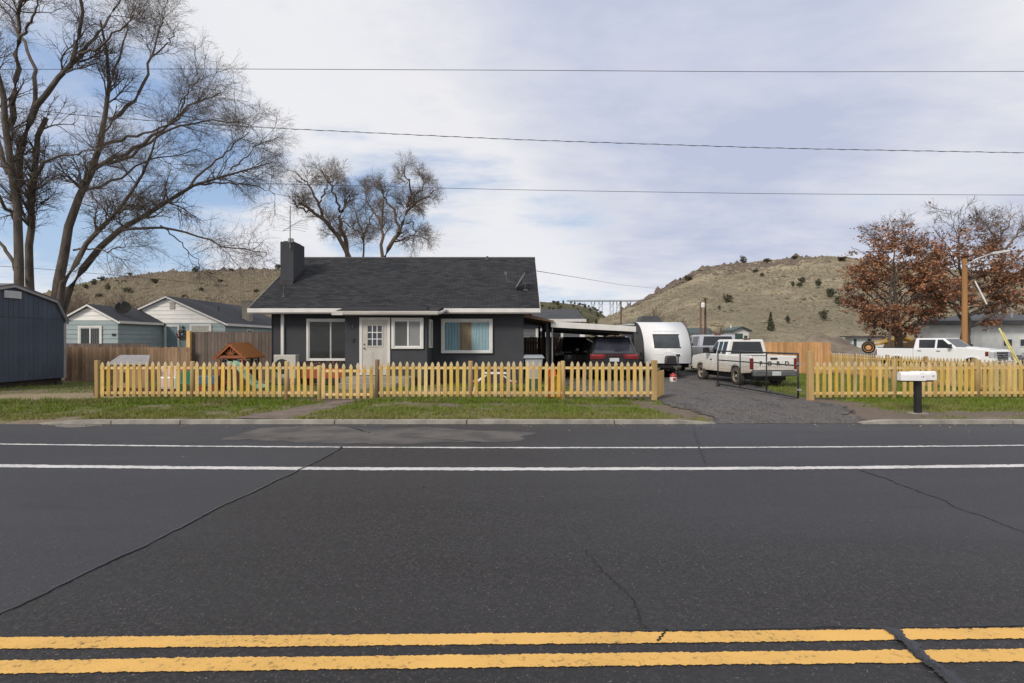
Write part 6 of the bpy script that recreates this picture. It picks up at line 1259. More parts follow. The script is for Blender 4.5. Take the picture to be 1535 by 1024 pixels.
for s in (-1, 1):
    bx(2.86, 3.095, s*.66 if s > 0 else -1.016, 1.016 if s > 0 else -.66, .88, 1.24).build('headlight', LAMPW, crew, bevel=.02); bx(2.70, 2.858, s*1.0 if s > 0 else -1.016, 1.016 if s > 0 else -1.0, .98, 1.24).build('turn_signal', mat('amber_red_lens', (.16, .03, .025), (.12, .025, .02), sc=4, ro=.15), crew, bevel=.01)
    for xa, xb in ((.28, 1.3), (-.72, .24)): bx(xa, xb, s*1.011 if s > 0 else -1.016, 1.016 if s > 0 else -1.011, .72, 1.36).build('door', WPT, crew, bevel=.003); bx(xa+.05, xa+.24, s*1.017 if s > 0 else -1.04, 1.04 if s > 0 else -1.017, 1.22, 1.27).build('door_handle', CHROME, crew, bevel=.006)
    pts = arch(2.10, .50, .41, .62)+arch(2.10, .58, .41, .62)[::-1]; MB().prism(pts, 'y', s*1.011, s*1.035).build('wheel_flare', WPT, crew, bevel=.006)
    pts = arch(-1.85, .50, .41, .62)+arch(-1.85, .58, .41, .62)[::-1]; MB().prism(pts, 'y', s*1.011, s*1.035).build('wheel_flare', WPT, crew, bevel=.006)
bx(3.09, 3.28, -1.0, 1.0, .52, .76).build('front_bumper', CHROME, crew, bevel=.05)
MB().hexa([(1.5, -.5, 1.465), (2.7, -.4, 1.37), (2.7, .4, 1.37), (1.5, .5, 1.465), (1.6, -.42, 1.51), (2.6, -.34, 1.41), (2.6, .34, 1.41), (1.6, .42, 1.51)]).build('hood_bulge', WPT, crew, bevel=.03)
# silver pickup beyond the trailer
SILV = mat('silver_paint', (.50, .51, .56), (.45, .46, .51), sc=1, ro=.25, me=.35, coat=.4)
rs = Vector((10.35, 26.3)); h2 = math.radians(92); c2_ = rs+Vector((math.cos(h2), math.sin(h2)))*2.95
sv, tg3 = pickup('silver pickup with dark rear glass parked between the trailer and the old white pickup', (c2_.x, c2_.y, 0), h2, SILV, 5.9, 2.0, .6, 1.36, 1.4, 1.3, 1.94, .4, -1.75, 2.0, -.95, 1.35, -.80, .55, [[(1.1, .1), (.33, .1), (.33, .86), (.56, .86)], [(.22, .1), (-.62, .1), (-.60, .86), (.22, .86)]], RIMS, TYRE, None)
bx(-.82, -.74, -.16, .16, 1.925, 1.955).build('brake_light', LAMPR, sv, bevel=.008); bx(-2.6, -2.2, 1.003, 1.008, 1.1, 1.2).build('badge', BLKT, sv)
# black sport utility, seen from behind
SBK = mat('black_car_paint', (.012, .012, .014), (.018, .018, .02), sc=1, ro=.18, coat=.5)
def suv(label, loc, rz, paint, L=5.05, w=1.93, H=1.78, name='sport_utility', cat='car', glass=CGL):
    o = thing(name, label, cat, loc, rz); h = L/2; hw = w/2; zs, zb = .38, 1.12; xr, xf = -1.42, 1.6; ar = .44
    prof = [(-h+.12, zs+.05), (xr-ar, zs)]+arch(xr, ar, .37, zs)[::-1]+arch(xf, ar, .37, zs)[::-1]+[(h-.1, zs+.02), (h, zs+.2), (h-.05, .92), (h-.35, 1.04), (1.0, 1.14), (-h+.12, zb), (-h, zb-.05), (-h-.0, zs+.35), (-h+.03, zs+.15)]
    MB().prism(prof, 'y', -hw, hw).build('body', paint, o, bevel=.06, seg=3)
    cabin(o, paint, -h+.05, 1.15, zb-.04, hw-.03, -h+.52, .35, H, hw-.22, [[(.95, .1), (.12, .1), (.12, .86), (.38, .86)], [(.04, .1), (-1.0, .1), (-1.0, .86), (.04, .86)], [(-1.1, .1), (-1.95, .12), (-1.8, .8), (-1.1, .86)]], (.12, .1, .93), (.13, .08, .9), glass)
    q = MB(); q.box(-h+.3, h-.3, -hw+.25, hw-.25, zs-.14, zs+.05).box(xf-ar, xf+ar, -hw+.24, hw-.24, zs, .9).box(xr-ar, xr+ar, -hw+.24, hw-.24, zs, .9); q.build('chassis', CHASS, o)
    for x in (xr, xf):
        for s in (-1, 1): wheel(o, x, s*(hw-.12), .37, .25, RIMS)
    for s in (-1, 1):
        m = MB(); m.box(.72, .88, s*(hw+.03) if s > 0 else -hw-.24, hw+.24 if s > 0 else -hw-.03, zb+.02, zb+.2); m.build('mirror', paint, o, bevel=.04)
        bx(-1.6, .3, s*(hw-.27) if s > 0 else -hw+.24, hw-.24 if s > 0 else -hw+.27, H+.04, H+.065).build('roof_rail', CHROME, o, bevel=.01)
    return o, h, hw
su, h, hw = suv('black sport utility parked tail first under the edge of the carport', (XX(921, 22.7), 22.7+2.53, 0), math.radians(90), SBK, glass=m_glass('tinted_rear_glass', (.05, .055, .075), .08))
q = MB(); q.box(-h-.02, -h+.03, -hw+.06, hw-.06, 1.0, 1.09); q.build('light_bar', mat('dark_red_lens', (.035, .005, .007), (.025, .004, .006), sc=4, ro=.15), su, bevel=.01)
for s in (-1, 1):
    t = MB(); t.prism([(s*(hw+.0), .90), (s*(hw+.0), 1.10), (s*(hw-.55), 1.10), (s*(hw-.66), 1.03), (s*(hw-.52), .91)], 'x', -h-.035, -h+.06); t.build('tail_light', LAMPR, su, bevel=.012)
    bx(-h-.04, -h-.036, s*(hw-.5) if s > 0 else -hw+.06, hw-.06 if s > 0 else -hw+.5, 1.045, 1.065).build('lamp_strip', mat('pale_red_lens', (.55, .16, .16), (.45, .1, .1), sc=3, ro=.2), su)
for k, ch_ in enumerate('DODGE'): text_mesh('liftgate_letter', ch_, .075, mat('letter_red', (.3, .1, .1), (.25, .08, .08), sc=4, ro=.3), su, (-h-.022, .24-.12*k, 1.045), (math.radians(90), 0, math.radians(-90)), .003)
bx(-h-.03, -h-.01, -.19, .19, .80, .94).build('number_plate', PLATE, su, bevel=.004); bx(-h-.06, -h+.02, -hw+.04, hw-.04, .42, .72).build('rear_bumper', BLKT, su, bevel=.03)
zw = 1.25; q = MB(); q.tube([(-h+.10, -.05, 1.22), (-h+.16, -.5, 1.235)], .012, 6); q.build('wiper', BLKT, su)
sp_ = MB(); sp_.hexa([(-h+.38, -.66, 1.735), (-h+.75, -.68, 1.76), (-h+.75, .68, 1.76), (-h+.38, .66, 1.735), (-h+.36, -.64, 1.775), (-h+.75, -.66, 1.81), (-h+.75, .66, 1.81), (-h+.36, .64, 1.775)]); sp_.build('roof_spoiler', SBK, su, bevel=.015)
st_ = MB().lathe([(0, .004), (.085, .004), (.085, 0)], 20, (0, 0, 0), 'x').build('sticker', mat('pink_sticker', (.40, .09, .13), (.3, .12, .14), sc=14, ro=.5), su); st_.location = (-h+.05+.47*.43-.012, .62, 1.08+.70*.43-.02); st_.rotation_euler = (0, math.radians(180+32), 0)
# dark off-roader beside it, facing the road
BJ = thing('off_roader', 'boxy black off-roader facing out under the carport beside the sport utility', 'car', (XX(870, 25.6), 27.4, 0), math.radians(-90))
MB().prism([(-1.9, .5), (-1.45, .5)]+arch(-1.1, .46, .4, .5)[::-1]+arch(1.25, .46, .4, .5)[::-1]+[(1.8, .5), (1.82, 1.05), (.75, 1.1), (-1.9, 1.1)], 'y', -.78, .78, ).build('body', SBK, BJ, bevel=.04)
cabin(BJ, SBK, -1.88, .8, 1.08, .75, -1.85, .55, 1.82, .66, [[(.62, .1), (-.2, .1), (-.2, .85), (.5, .85)], [(-.3, .1), (-1.7, .1), (-1.7, .85), (-.3, .85)]], (.08, .12, .9), (.1, .1, .88), bevel=.03)
q = MB()
for s in (-1, 1): q.prism(arch(1.25, .46, .4, .5)+arch(1.25, .58, .4, .5)[::-1], 'y', s*.781, s*.93).prism(arch(-1.1, .46, .4, .5)+arch(-1.1, .58, .4, .5)[::-1], 'y', s*.781, s*.93)
q.build('fender_flare', BLKT, BJ); bx(1.8, 2.05, -.85, .85, .48, .68).build('front_bumper', BLKT, BJ, bevel=.02)
for s in (-1, 1): MB().lathe([(0, .03), (.09, .02), (.1, 0)], 18, (1.823, s*.5, .9), 'x').build('headlight', LAMPW, BJ, smooth=True)
q = MB()
for k in range(7): q.box(1.8205, 1.83, -.33+.1*k, -.27+.1*k, .75, 1.02)
q.build('grille', BLKT, BJ); bx(-1.3, .6, -.79, .79, .3, .52).build('chassis', CHASS, BJ)
for x in (-1.1, 1.25):
    for s in (-1, 1): wheel(BJ, x, s*.72, .4, .26, RIMS)
for s in (-1, 1): bx(.62, .74, s*.82 if s > 0 else -1.0, 1.0 if s > 0 else -.82, 1.12, 1.32).build('mirror', BLKT, BJ, bevel=.03)
# silver car at the right edge
sc_, h_, hw_ = suv('silver car cut off by the right edge of the picture behind the yellow guy guards', (42.0, 43.5, -.25), math.radians(182), mat('grey_silver_paint', (.33, .33, .33), (.29, .29, .29), sc=1, ro=.25, me=.4, coat=.4), 4.6, 1.8, 1.55, 'parked_car')
for s in (-1, 1): bx(h_-.2, h_-.02, s*.5 if s > 0 else -.86, .86 if s > 0 else -.5, .72, .88).build('headlight', LAMPW, sc_, bevel=.02)
# travel trailer
tr_ = thing('travel_trailer', 'travel trailer with curved white nose, mountain graphic and charcoal sides', 'trailer', (6.98, 25.5, 0)); TW = mat('trailer_white', (.72, .73, .74), (.67, .68, .69), sc=1, ro=.3); TS = mat('trailer_charcoal_side', (.085, .088, .09), (.115, .118, .12), sc=1.2, ro=.5)
hw = 1.075; z0, zt = .62, 2.50; LL = 5.2
prof = [(0, z0), (-.02, .9)]+[(1.85*(1-math.cos(a)), .95+(zt-.95)*math.sin(a)) for a in np.linspace(.06, math.pi/2, 16)]
noseline = [(y if y > 0 else 0, z) for y, z in prof]
body = noseline+[(LL, zt), (LL, z0)]
q = MB().prism(body, 'x', -hw+.03, hw-.03); q.build('body', TS, tr_)
# the smooth white nose cap, wrapped over the front profile
nq = MB(); n = len(noseline)
for i in range(n-1):
    (ya, za_), (yb, zb_) = noseline[i], noseline[i+1]; d = Vector((0, yb-ya, zb_-za_)).normalized(); nr = Vector((0, -d.z, d.y))*.03
    if i == 0: n0 = nr
    nq.add([(-hw, ya, za_), (hw, ya, za_), (hw, yb, zb_), (-hw, yb, zb_), (-hw, ya+nr.y, za_+nr.z), (hw, ya+nr.y, za_+nr.z), (hw, yb+nr.y, zb_+nr.z), (-hw, yb+nr.y, zb_+nr.z)], [(4, 5, 6, 7), (0, 4, 7, 3), (5, 1, 2, 6)])
nose = nq.build('nose_cap', TW, tr_)
for pl in nose.data.polygons: pl.use_smooth = abs(pl.normal.x) < .5
bm_n = __import__('bmesh').new(); bm_n.from_mesh(nose.data); __import__('bmesh').ops.remove_doubles(bm_n, verts=bm_n.verts, dist=.004); bm_n.to_mesh(nose.data); bm_n.free()
eg = MB()
for s in (-1, 1): eg.tube([(s*hw, y-.025, z) for y, z in noseline]+[(s*hw, LL, zt+.01)], .03, 6)
eg.build('edge_trim', BLKT, tr_)
def nose_pt(x, z, off=.035):
    zs_ = [p[1] for p in noseline]; ys_ = [p[0] for p in noseline]; y = np.interp(z, zs_, ys_); y2 = np.interp(z+.05, zs_, ys_); d = Vector((0, y2-y, .05)).normalized(); return Vector((x, y, z))+Vector((0, -d.z, d.y))*off
def nose_patch(name, x0, x1, za, zb, m, off, th=.012, rows=6, inset=0):
    q = MB()
    for k in range(rows):
        a, b = za+(zb-za)*k/rows, za+(zb-za)*(k+1)/rows
        q.add([nose_pt(x0, a, off), nose_pt(x1, a, off), nose_pt(x1, b, off), nose_pt(x0, b, off), nose_pt(x0, a, off+th), nose_pt(x1, a, off+th), nose_pt(x1, b, off+th), nose_pt(x0, b, off+th)], [(4, 5, 6, 7), (0, 4, 7, 3), (5, 1, 2, 6)]+([(0, 1, 5, 4)] if k == 0 else [])+([(3, 7, 6, 2)] if k == rows-1 else []))
    return q.build(name, m, tr_)
wz0, wz1 = 1.34, 1.86
nose_patch('front_window', -.56, .56, wz0, wz1, m_glass('trailer_glass', (.05, .058, .062), .1), .034, .012)
nose_patch('window_frame', -.60, .60, wz0-.04, wz0-.001, BLKT, .033, .02, 1); nose_patch('window_frame', -.60, .60, wz1+.001, wz1+.04, BLKT, .033, .02, 1); nose_patch('window_frame', -.60, -.561, wz0, wz1, BLKT, .033, .02); nose_patch('window_frame', .561, .60, wz0, wz1, BLKT, .033, .02)
SILG = mat('graphic_silver', (.82, .83, .84), (.78, .79, .8), sc=3, ro=.3)
mt_ = MB(); ridge_ = [(-.62, 1.02), (-.40, 1.08), (-.25, 1.06), (-.12, 1.16), (-.05, 1.2), (.02, 1.27), (.1, 1.22), (.2, 1.14), (.34, 1.09), (.62, 1.05)]
for (x0, a), (x1, b) in zip(ridge_[:-1], ridge_[1:]):
    mt_.add([nose_pt(x0, a-.045, .038), nose_pt(x1, b-.05, .038), nose_pt(x1, b, .038), nose_pt(x0, a, .038)], [(0, 1, 2, 3)])
mt_.add([nose_pt(-.05, 1.19, .039), nose_pt(-.12, 1.06, .039), nose_pt(0, 1.15, .039), nose_pt(.1, 1.08, .039), nose_pt(.12, 1.2, .039), nose_pt(.02, 1.26, .039)], [(0, 1, 2, 5), (2, 3, 4, 5)])
mt_.build('mountain_graphic', SILG, tr_)
tx = text_mesh('front_lettering', 'NO BOUNDARIES', .12, mat('pale_grey_lettering', (.55, .56, .58), (.5, .51, .53), sc=4, ro=.4), tr_, tuple(nose_pt(0, 2.03, .036)), (math.radians(53), 0, 0), .003, 1.15)
sd = MB(); sd.box(-hw-.0, -hw+.029, .55, 1.0, .75, 1.3); sd.build('cargo_hatch', TS, tr_, bevel=.01)
for z, y in ((1.95, 1.35), (.98, .5), (1.05, 3.0)): bx(-hw+.0, -hw+.028, y, y+.16, z, z+.12).build('side_vent', BLKT, tr_)
bx(-hw-.35, -hw+.02, 1.9, 4.9, 2.36, 2.46).build('awning_roll', mat('awning_white', (.5, .5, .5), (.42, .42, .42), sc=2), tr_, bevel=.03)
ac = MB(); ac.hexa([(-.75, 2.1, 2.52), (.35, 2.1, 2.52), (.35, 3.4, 2.52), (-.75, 3.4, 2.52), (-.62, 2.35, 2.86), (.22, 2.35, 2.86), (.22, 3.2, 2.84), (-.62, 3.2, 2.84)]); ac.build('air_conditioner', mat('ac_black', (.03, .03, .033), (.045, .045, .05), sc=3, ro=.5), tr_, bevel=.05)
q = MB(); q.box(-hw+.05, hw-.05, .25, LL, .42, .618).box(-.1, .1, -1.25, .3, .44, .56).hexa([(-.72, .2, .44), (-.6, .2, .44), (.04, -1.15, .44), (-.08, -1.15, .44), (-.72, .2, .55), (-.6, .2, .55), (.04, -1.15, .55), (-.08, -1.15, .55)]); q.hexa([(.6, .2, .442), (.72, .2, .442), (.08, -1.15, .442), (-.04, -1.15, .442), (.6, .2, .552), (.72, .2, .552), (.08, -1.15, .552), (-.04, -1.15, .552)]); q.build('frame', CHASS, tr_)
pc = MB()
pc.prism([(-.22, .58), (.20, .58), (.22, .75), (.20, .94), (.14, .98), (-.14, .98), (-.2, .94), (-.23, .75)], 'y', -.72, -.25); pc.build('propane_cover', mat('propane_black', (.02, .02, .022), (.03, .03, .033), sc=4, ro=.45), tr_, bevel=.05, seg=3)
q = MB(); q.tube([(.16, -1.05, .08), (.16, -1.05, 1.0)], .035, 8).box(.08, .24, -1.13, -.97, .0, .03).box(.09, .23, -1.12, -.98, .95, 1.06); q.build('tongue_jack', MATS['dark_gate_steel'], tr_)
MB().box(-.16, .16, -1.5, -1.26, .46, .56).tube([(-.45, -.3, .4), (.1, -1.2, .35), (.3, -.9, .12)], .025, 6).build('coupler', CHROME, tr_, bevel=.01)
for s in (-1, 1):
    for y in (2.7, 3.5): wheel(tr_, 0, 0, .33, .2, RIMS); wq = tr_.children[-1]; wq.location = (s*(hw-.12), y, .33); wq.rotation_euler = (0, 0, math.radians(-90 if s > 0 else 90))
# yellow road machine far right
YEL = mat('machine_yellow', (.46, .29, .06), (.34, .2, .045), sc=2, ro=.6); RUST = mat('machine_rust', (.13, .075, .035), (.09, .05, .028), sc=2, ro=.8); ORG = mat('rim_orange', (.65, .33, .11), (.55, .26, .085), sc=2)
rm_z = .15
rm = thing('road_machine', 'low yellow pull scraper with orange wheel hubs parked on the gravel lot', 'machine', (XX(1302, 70), 70, .15), -.55)
for y in (-.95, .95):
    t = MB().lathe([(.3, -.25), (.66, -.25), (.74, -.15), (.74, .15), (.66, .25), (.3, .25), (.3, .1), (0, .1)], 26, (0, 0, 0), 'y').build('wheel', TYRE, rm, smooth=True); t.location = (0, y, .74); t.rotation_euler = (0, 0, math.pi if y < 0 else 0)
    MB().lathe([(.52, -.24), (.54, -.30), (.46, -.22), (.25, -.18), (0, -.22)], 22, (0, 0, 0), 'y').build('rim', ORG, t)
q = MB(); q.tube([(0, -.9, .74), (0, .9, .74)], .14, 8).hexa([(.4, -.4, 1.3), (3.9, -.3, 2.0), (3.9, .3, 2.0), (.4, .4, 1.3), (.4, -.4, 1.5), (3.9, -.3, 2.25), (3.9, .3, 2.25), (.4, .4, 1.5)]); q.hexa([(.3, -.5, .9), (4.2, -.5, 1.5), (4.2, -.3, 1.5), (.3, -.3, .9), (.3, -.5, 1.15), (4.2, -.5, 1.72), (4.2, -.3, 1.72), (.3, -.3, 1.15)]).hexa([(.3, .3, .9), (4.2, .3, 1.5), (4.2, .5, 1.5), (.3, .5, .9), (.3, .3, 1.15), (4.2, .3, 1.72), (4.2, .5, 1.72), (.3, .5, 1.15)]); q.build('beam', YEL, rm)
MB().box(-.3, .6, -.6, .6, .95, 1.5).build('hitch_box', RUST, rm, bevel=.06)
bw2 = MB(); bw2.prism([(1.4, .55), (5.2, .5), (5.4, 1.2), (4.6, 1.75), (3.8, 1.3), (2.6, 1.45), (1.7, 1.1)], 'y', -1.15, 1.15); bw2.build('bowl', RUST, rm, bevel=.06)
q = MB(); q.tube([(1.2, -.9, 1.2), (3.4, -.9, 2.0), (5.2, -.9, 1.3)], .17, 6).tube([(1.6, .9, 1.3), (3.4, .9, 1.9), (5.2, .9, 1.3)], .12, 6).box(3.3, 3.5, -.9, .9, 1.7, 2.0).tube([(2.2, 0, 1.2), (3.0, 0, 2.1)], .07, 6); q.build('arm', YEL, rm)
for y in (-1.0, 1.0):
    t = MB().lathe([(.3, -.25), (.62, -.25), (.7, -.15), (.7, .15), (.62, .25), (.3, .25), (.3, .1), (0, .1)], 26, (0, 0, 0), 'y').build('wheel', TYRE, rm, smooth=True); t.location = (5.6, y, .7); t.rotation_euler = (0, 0, math.pi if y < 0 else 0)
    MB().lathe([(.4, -.2), (.42, -.27), (.34, -.2), (.2, -.15), (0, -.2)], 22, (0, 0, 0), 'y').build('rim', ORG, t)
# ---------------------------------------------------------------- trees
BARK = mat('bare_tree_bark', (.07, .055, .046), (.135, .11, .09), sc=3.5, det=7, ro=.95, bump=.9, bsc=14, st=(1, 1, .3), bd=.05); TWIG = mat('bare_twigs', (.09, .072, .06), (.135, .108, .088), sc=.6, det=3, ro=.95)
BARK2 = mat('pale_tree_bark', (.17, .12, .085), (.10, .073, .056), sc=3, det=6, ro=.95, bump=.8, bsc=12, st=(1, 1, .3), bd=.05); TWIG2 = mat('pale_twigs', (.15, .11, .08), (.21, .165, .125), sc=.6, det=3, ro=.95)
def bare_tree(label, Y, base_px, limbs, seed, levels, bark, twig, rs=.72, trunk_sides=9, group=None, name='bare_tree', cat='tree', drop=.3, wob=.06):
    global rng; rng = np.random.default_rng(seed)
    x, y, z = P(base_px[0], 512, Y); o = thing(name, label, cat, (x, Y, -drop), world=True)
    PL, R = limbs_px(limbs, Y, 14, seed, wob); R = R*rs; V, Fc = tubes_np(PL, R, trunk_sides); big = [(V, Fc)]; small = []; cur, cr = PL, R
    for k, (per, ln, K, sides, kw) in enumerate(levels):
        cur, cr = grow(cur, cr, per, ln, K, **kw); (big if k == 0 else small).append(tubes_np(cur, cr, sides))
    np_mesh('trunk', *join(big), bark, o, smooth=True); np_mesh('crown', *join(small), twig, o); return o, cur
S = 3
# limbs: ([(px,py)...], radius px at the foot, at the tip, depth shift at the foot, at the tip)
A = [([(33, 590), (30, 430), (25, 330), (17, 265), (12, 200), (3, 140), (-8, 60)], 11, 4, 0, -1.5), ([(50, 590), (48, 430), (42, 330), (50, 270), (52, 225), (60, 195), (68, 177)], 10, 4.5, .6, 0),
     ([(24, 290), (30, 215), (45, 175), (52, 155), (75, 130), (105, 100), (118, 75), (120, 30), (122, -15), (118, -50)], 8, 2, 0, -2), ([(14, 190), (22, 140), (24, 95), (28, 30), (36, -10), (30, -60)], 6, 2, -.5, -3),
     ([(48, 168), (52, 110), (45, 85), (32, 55), (12, 22), (-6, -8)], 4.5, 1.2, 0, 2), ([(104, 101), (135, 68), (158, 38), (182, 0), (195, -40)], 3.6, 1, -1, 1), ([(52, 268), (60, 245), (95, 232), (135, 227), (160, 218)], 3, .8, 0, -2),
     ([(12, 260), (0, 215), (-25, 160), (-40, 90)], 5, 1.5, 0, 2), ([(30, 420), (12, 380), (-14, 350), (-45, 330)], 4.5, 1.5, 0, 1), ([(118, 80), (150, 70), (185, 35), (215, 15)], 2.6, .8, -1.5, -3), ([(28, 60), (50, 25), (60, -15)], 3, 1, -2, -3), ([(22, 330), (-5, 290), (-30, 250)], 4, 1, 0, -2)]
def lv(n1, n2, n3, n4, l1, l2, l3, l4, up=.1, droop=.03, tw=.0045, m1=.012):
    return [(n1, l1, 8, 5, dict(ang=(30, 65), tmin=.48, up=up, wob=.13, rfrac=.45, rtip=.3, rmin=m1)), (n2, l2, 7, 4, dict(ang=(28, 62), tmin=.15, up=up, wob=.15, rfrac=.6, rtip=.4, rmin=tw*1.5, droop=droop)),
            (n3, l3, 6, 3, dict(ang=(25, 60), tmin=.1, up=up*.8, wob=.16, rfrac=.7, rtip=.5, rmin=tw, droop=droop*2)), (n4, l4, 4, 3, dict(ang=(22, 55), tmin=.1, up=.06, wob=.15, rfrac=.8, rtip=.6, rmin=tw*.8, droop=droop*3))]
bare_tree('tall bare tree with two upright dark trunks rising just behind the blue shed', 30, (40, 0), A, 3, lv(10, 8, 6, 2, 2.6, 1.5, .85, .42, tw=.0034), BARK, TWIG)
B = [([(80, 600), (82, 440), (92, 395), (106, 345), (112, 300), (135, 265), (150, 230), (160, 190), (168, 150), (168, 105), (158, 62), (150, 30)], 13, 1.8, 0, -1), ([(86, 600), (92, 430), (130, 385), (165, 355), (200, 330), (240, 300), (285, 280), (330, 265), (370, 250), (408, 243)], 11, 1, .3, 2),
     ([(82, 600), (90, 428), (115, 375), (150, 345), (185, 310), (205, 285), (220, 255), (232, 220), (240, 190)], 9, 1.2, 0, -2.5), ([(142, 252), (175, 237), (210, 220), (245, 195), (270, 168), (300, 152), (332, 140)], 4.5, .9, -.3, -2), ([(165, 180), (198, 162), (215, 130), (225, 90), (235, 50), (243, 18)], 4, .9, -.3, 1.5),
     ([(178, 346), (230, 338), (275, 345), (320, 365), (360, 375), (402, 378)], 3.2, .8, .8, -.5), ([(284, 281), (296, 260), (330, 240), (352, 215), (372, 198)], 2.8, .8, 1, 2.5), ([(155, 216), (200, 205), (240, 195), (280, 165), (312, 143)], 3, .8, -.3, -3), ([(160, 246), (200, 235), (232, 205), (262, 186), (300, 185), (342, 178), (376, 188)], 3.4, .8, 0, 2),
     ([(300, 276), (345, 272), (385, 280), (412, 292)], 2.2, .7, 1.5, 3), ([(168, 112), (185, 75), (190, 40), (205, 5)], 2.6, .7, -1, 1), ([(225, 88), (255, 60), (268, 35)], 2, .6, 1, 2), ([(120, 288), (150, 280), (190, 262), (215, 240), (260, 232), (300, 222)], 3, .7, 0, 3), ([(110, 375), (135, 372), (165, 378), (190, 368)], 2, .7, 0, -2), ([(345, 255), (375, 230), (398, 205)], 1.8, .6, 1.8, 2.8), ([(240, 338), (262, 355), (290, 385), (300, 402)], 1.6, .6, 0, 1), ([(270, 168), (285, 130), (305, 112)], 1.8, .6, -1, -2)]
bare_tree('large spreading bare tree forking behind the shed and leaning far right', 31, (90, 0), B, 7, lv(11, 8, 6, 2, 2.5, 1.55, .9, .45, up=.07, droop=.05, tw=.0034), BARK, TWIG)
Cc = [([(527, 470), (525, 390), (515, 365), (500, 340), (482, 326), (462, 310), (446, 303)], 7.5, 2.2, 0, -1), ([(524, 400), (520, 380), (513, 350), (509, 325), (517, 308), (523, 294)], 5, 2.6, 0, .5), ([(484, 327), (475, 300), (465, 280), (452, 268), (442, 256)], 3.2, .8, -.5, 1), ([(510, 318), (500, 285), (490, 268), (482, 256)], 3, .7, .3, -1),
      ([(546, 470), (545, 392), (543, 356), (545, 345), (537, 325), (526, 306)], 3.2, .8, .8, 2), ([(470, 316), (458, 318), (446, 308), (440, 300)], 2.4, 1, -1, -2), ([(545, 350), (556, 330), (560, 310)], 1.8, .6, 1, 2), ([(478, 305), (490, 280), (500, 270), (497, 260)], 2.2, .6, 0, 2), ([(509, 330), (520, 335), (535, 345), (545, 352)], 1.6, .7, 0, .5)]
bare_tree('pale brown bare tree leaning left behind the roof ridge beside the chimney', 37, (527, 0), Cc, 12, lv(10, 8, 6, 2, 1.2, .85, .6, .4, up=.1, tw=.0038), BARK2, TWIG2)
D = [([(570, 470), (572, 392), (574, 345), (570, 330), (575, 300), (573, 282)], 6, 1, 0, 0), ([(574, 470), (574, 388), (587, 363), (600, 345), (608, 325), (610, 310), (620, 300), (631, 295), (644, 293)], 7, 1.6, 0, 1), ([(597, 349), (590, 315), (580, 303), (573, 293), (570, 278)], 3.4, .8, 0, -1), ([(610, 311), (618, 285), (610, 265), (605, 258), (606, 250)], 3, .7, .5, -1), ([(586, 365), (605, 357), (625, 353), (643, 360)], 2, .7, .4, 1),
     ([(612, 310), (628, 288), (636, 275), (632, 264)], 2.4, .7, .8, 2), ([(572, 335), (558, 315), (550, 300), (548, 285)], 2.2, .7, 0, 2), ([(610, 335), (616, 330), (622, 345), (620, 362)], 1.6, .6, 0, 1)]
bare_tree('pale brown bare tree with a forked trunk behind the middle of the roof ridge', 37.5, (572, 0), D, 15, lv(11, 8, 6, 2, 1.2, .85, .6, .4, up=.08, tw=.0038), BARK2, TWIG2)
E = [([(1506, 520), (1504, 420), (1502, 380), (1503, 355), (1500, 338)], 5, 1, 0, 0), ([(1503, 385), (1518, 360), (1530, 345), (1534, 332)], 3, .8, 0, 1), ([(1503, 372), (1488, 350), (1484, 345), (1479, 336)], 2.6, .7, 0, -1), ([(1505, 400), (1530, 380), (1555, 350)], 3, .8, 0, 1), ([(1502, 350), (1512, 338), (1516, 326)], 2, .6, 0, 1)]
bare_tree('leafless tree with fine twigs standing behind the right side of the russet oak', 66, (1506, 0), E, 19, lv(8, 6, 5, 2, 2.2, 1.4, .9, .6, up=.12, tw=.0075, m1=.016), BARK2, TWIG2)
LEAF = mat('russet_leaves', (.245, .098, .05), (.345, .175, .088), sc=.9, det=4, ro=.75, lo=.3, hi=.7)
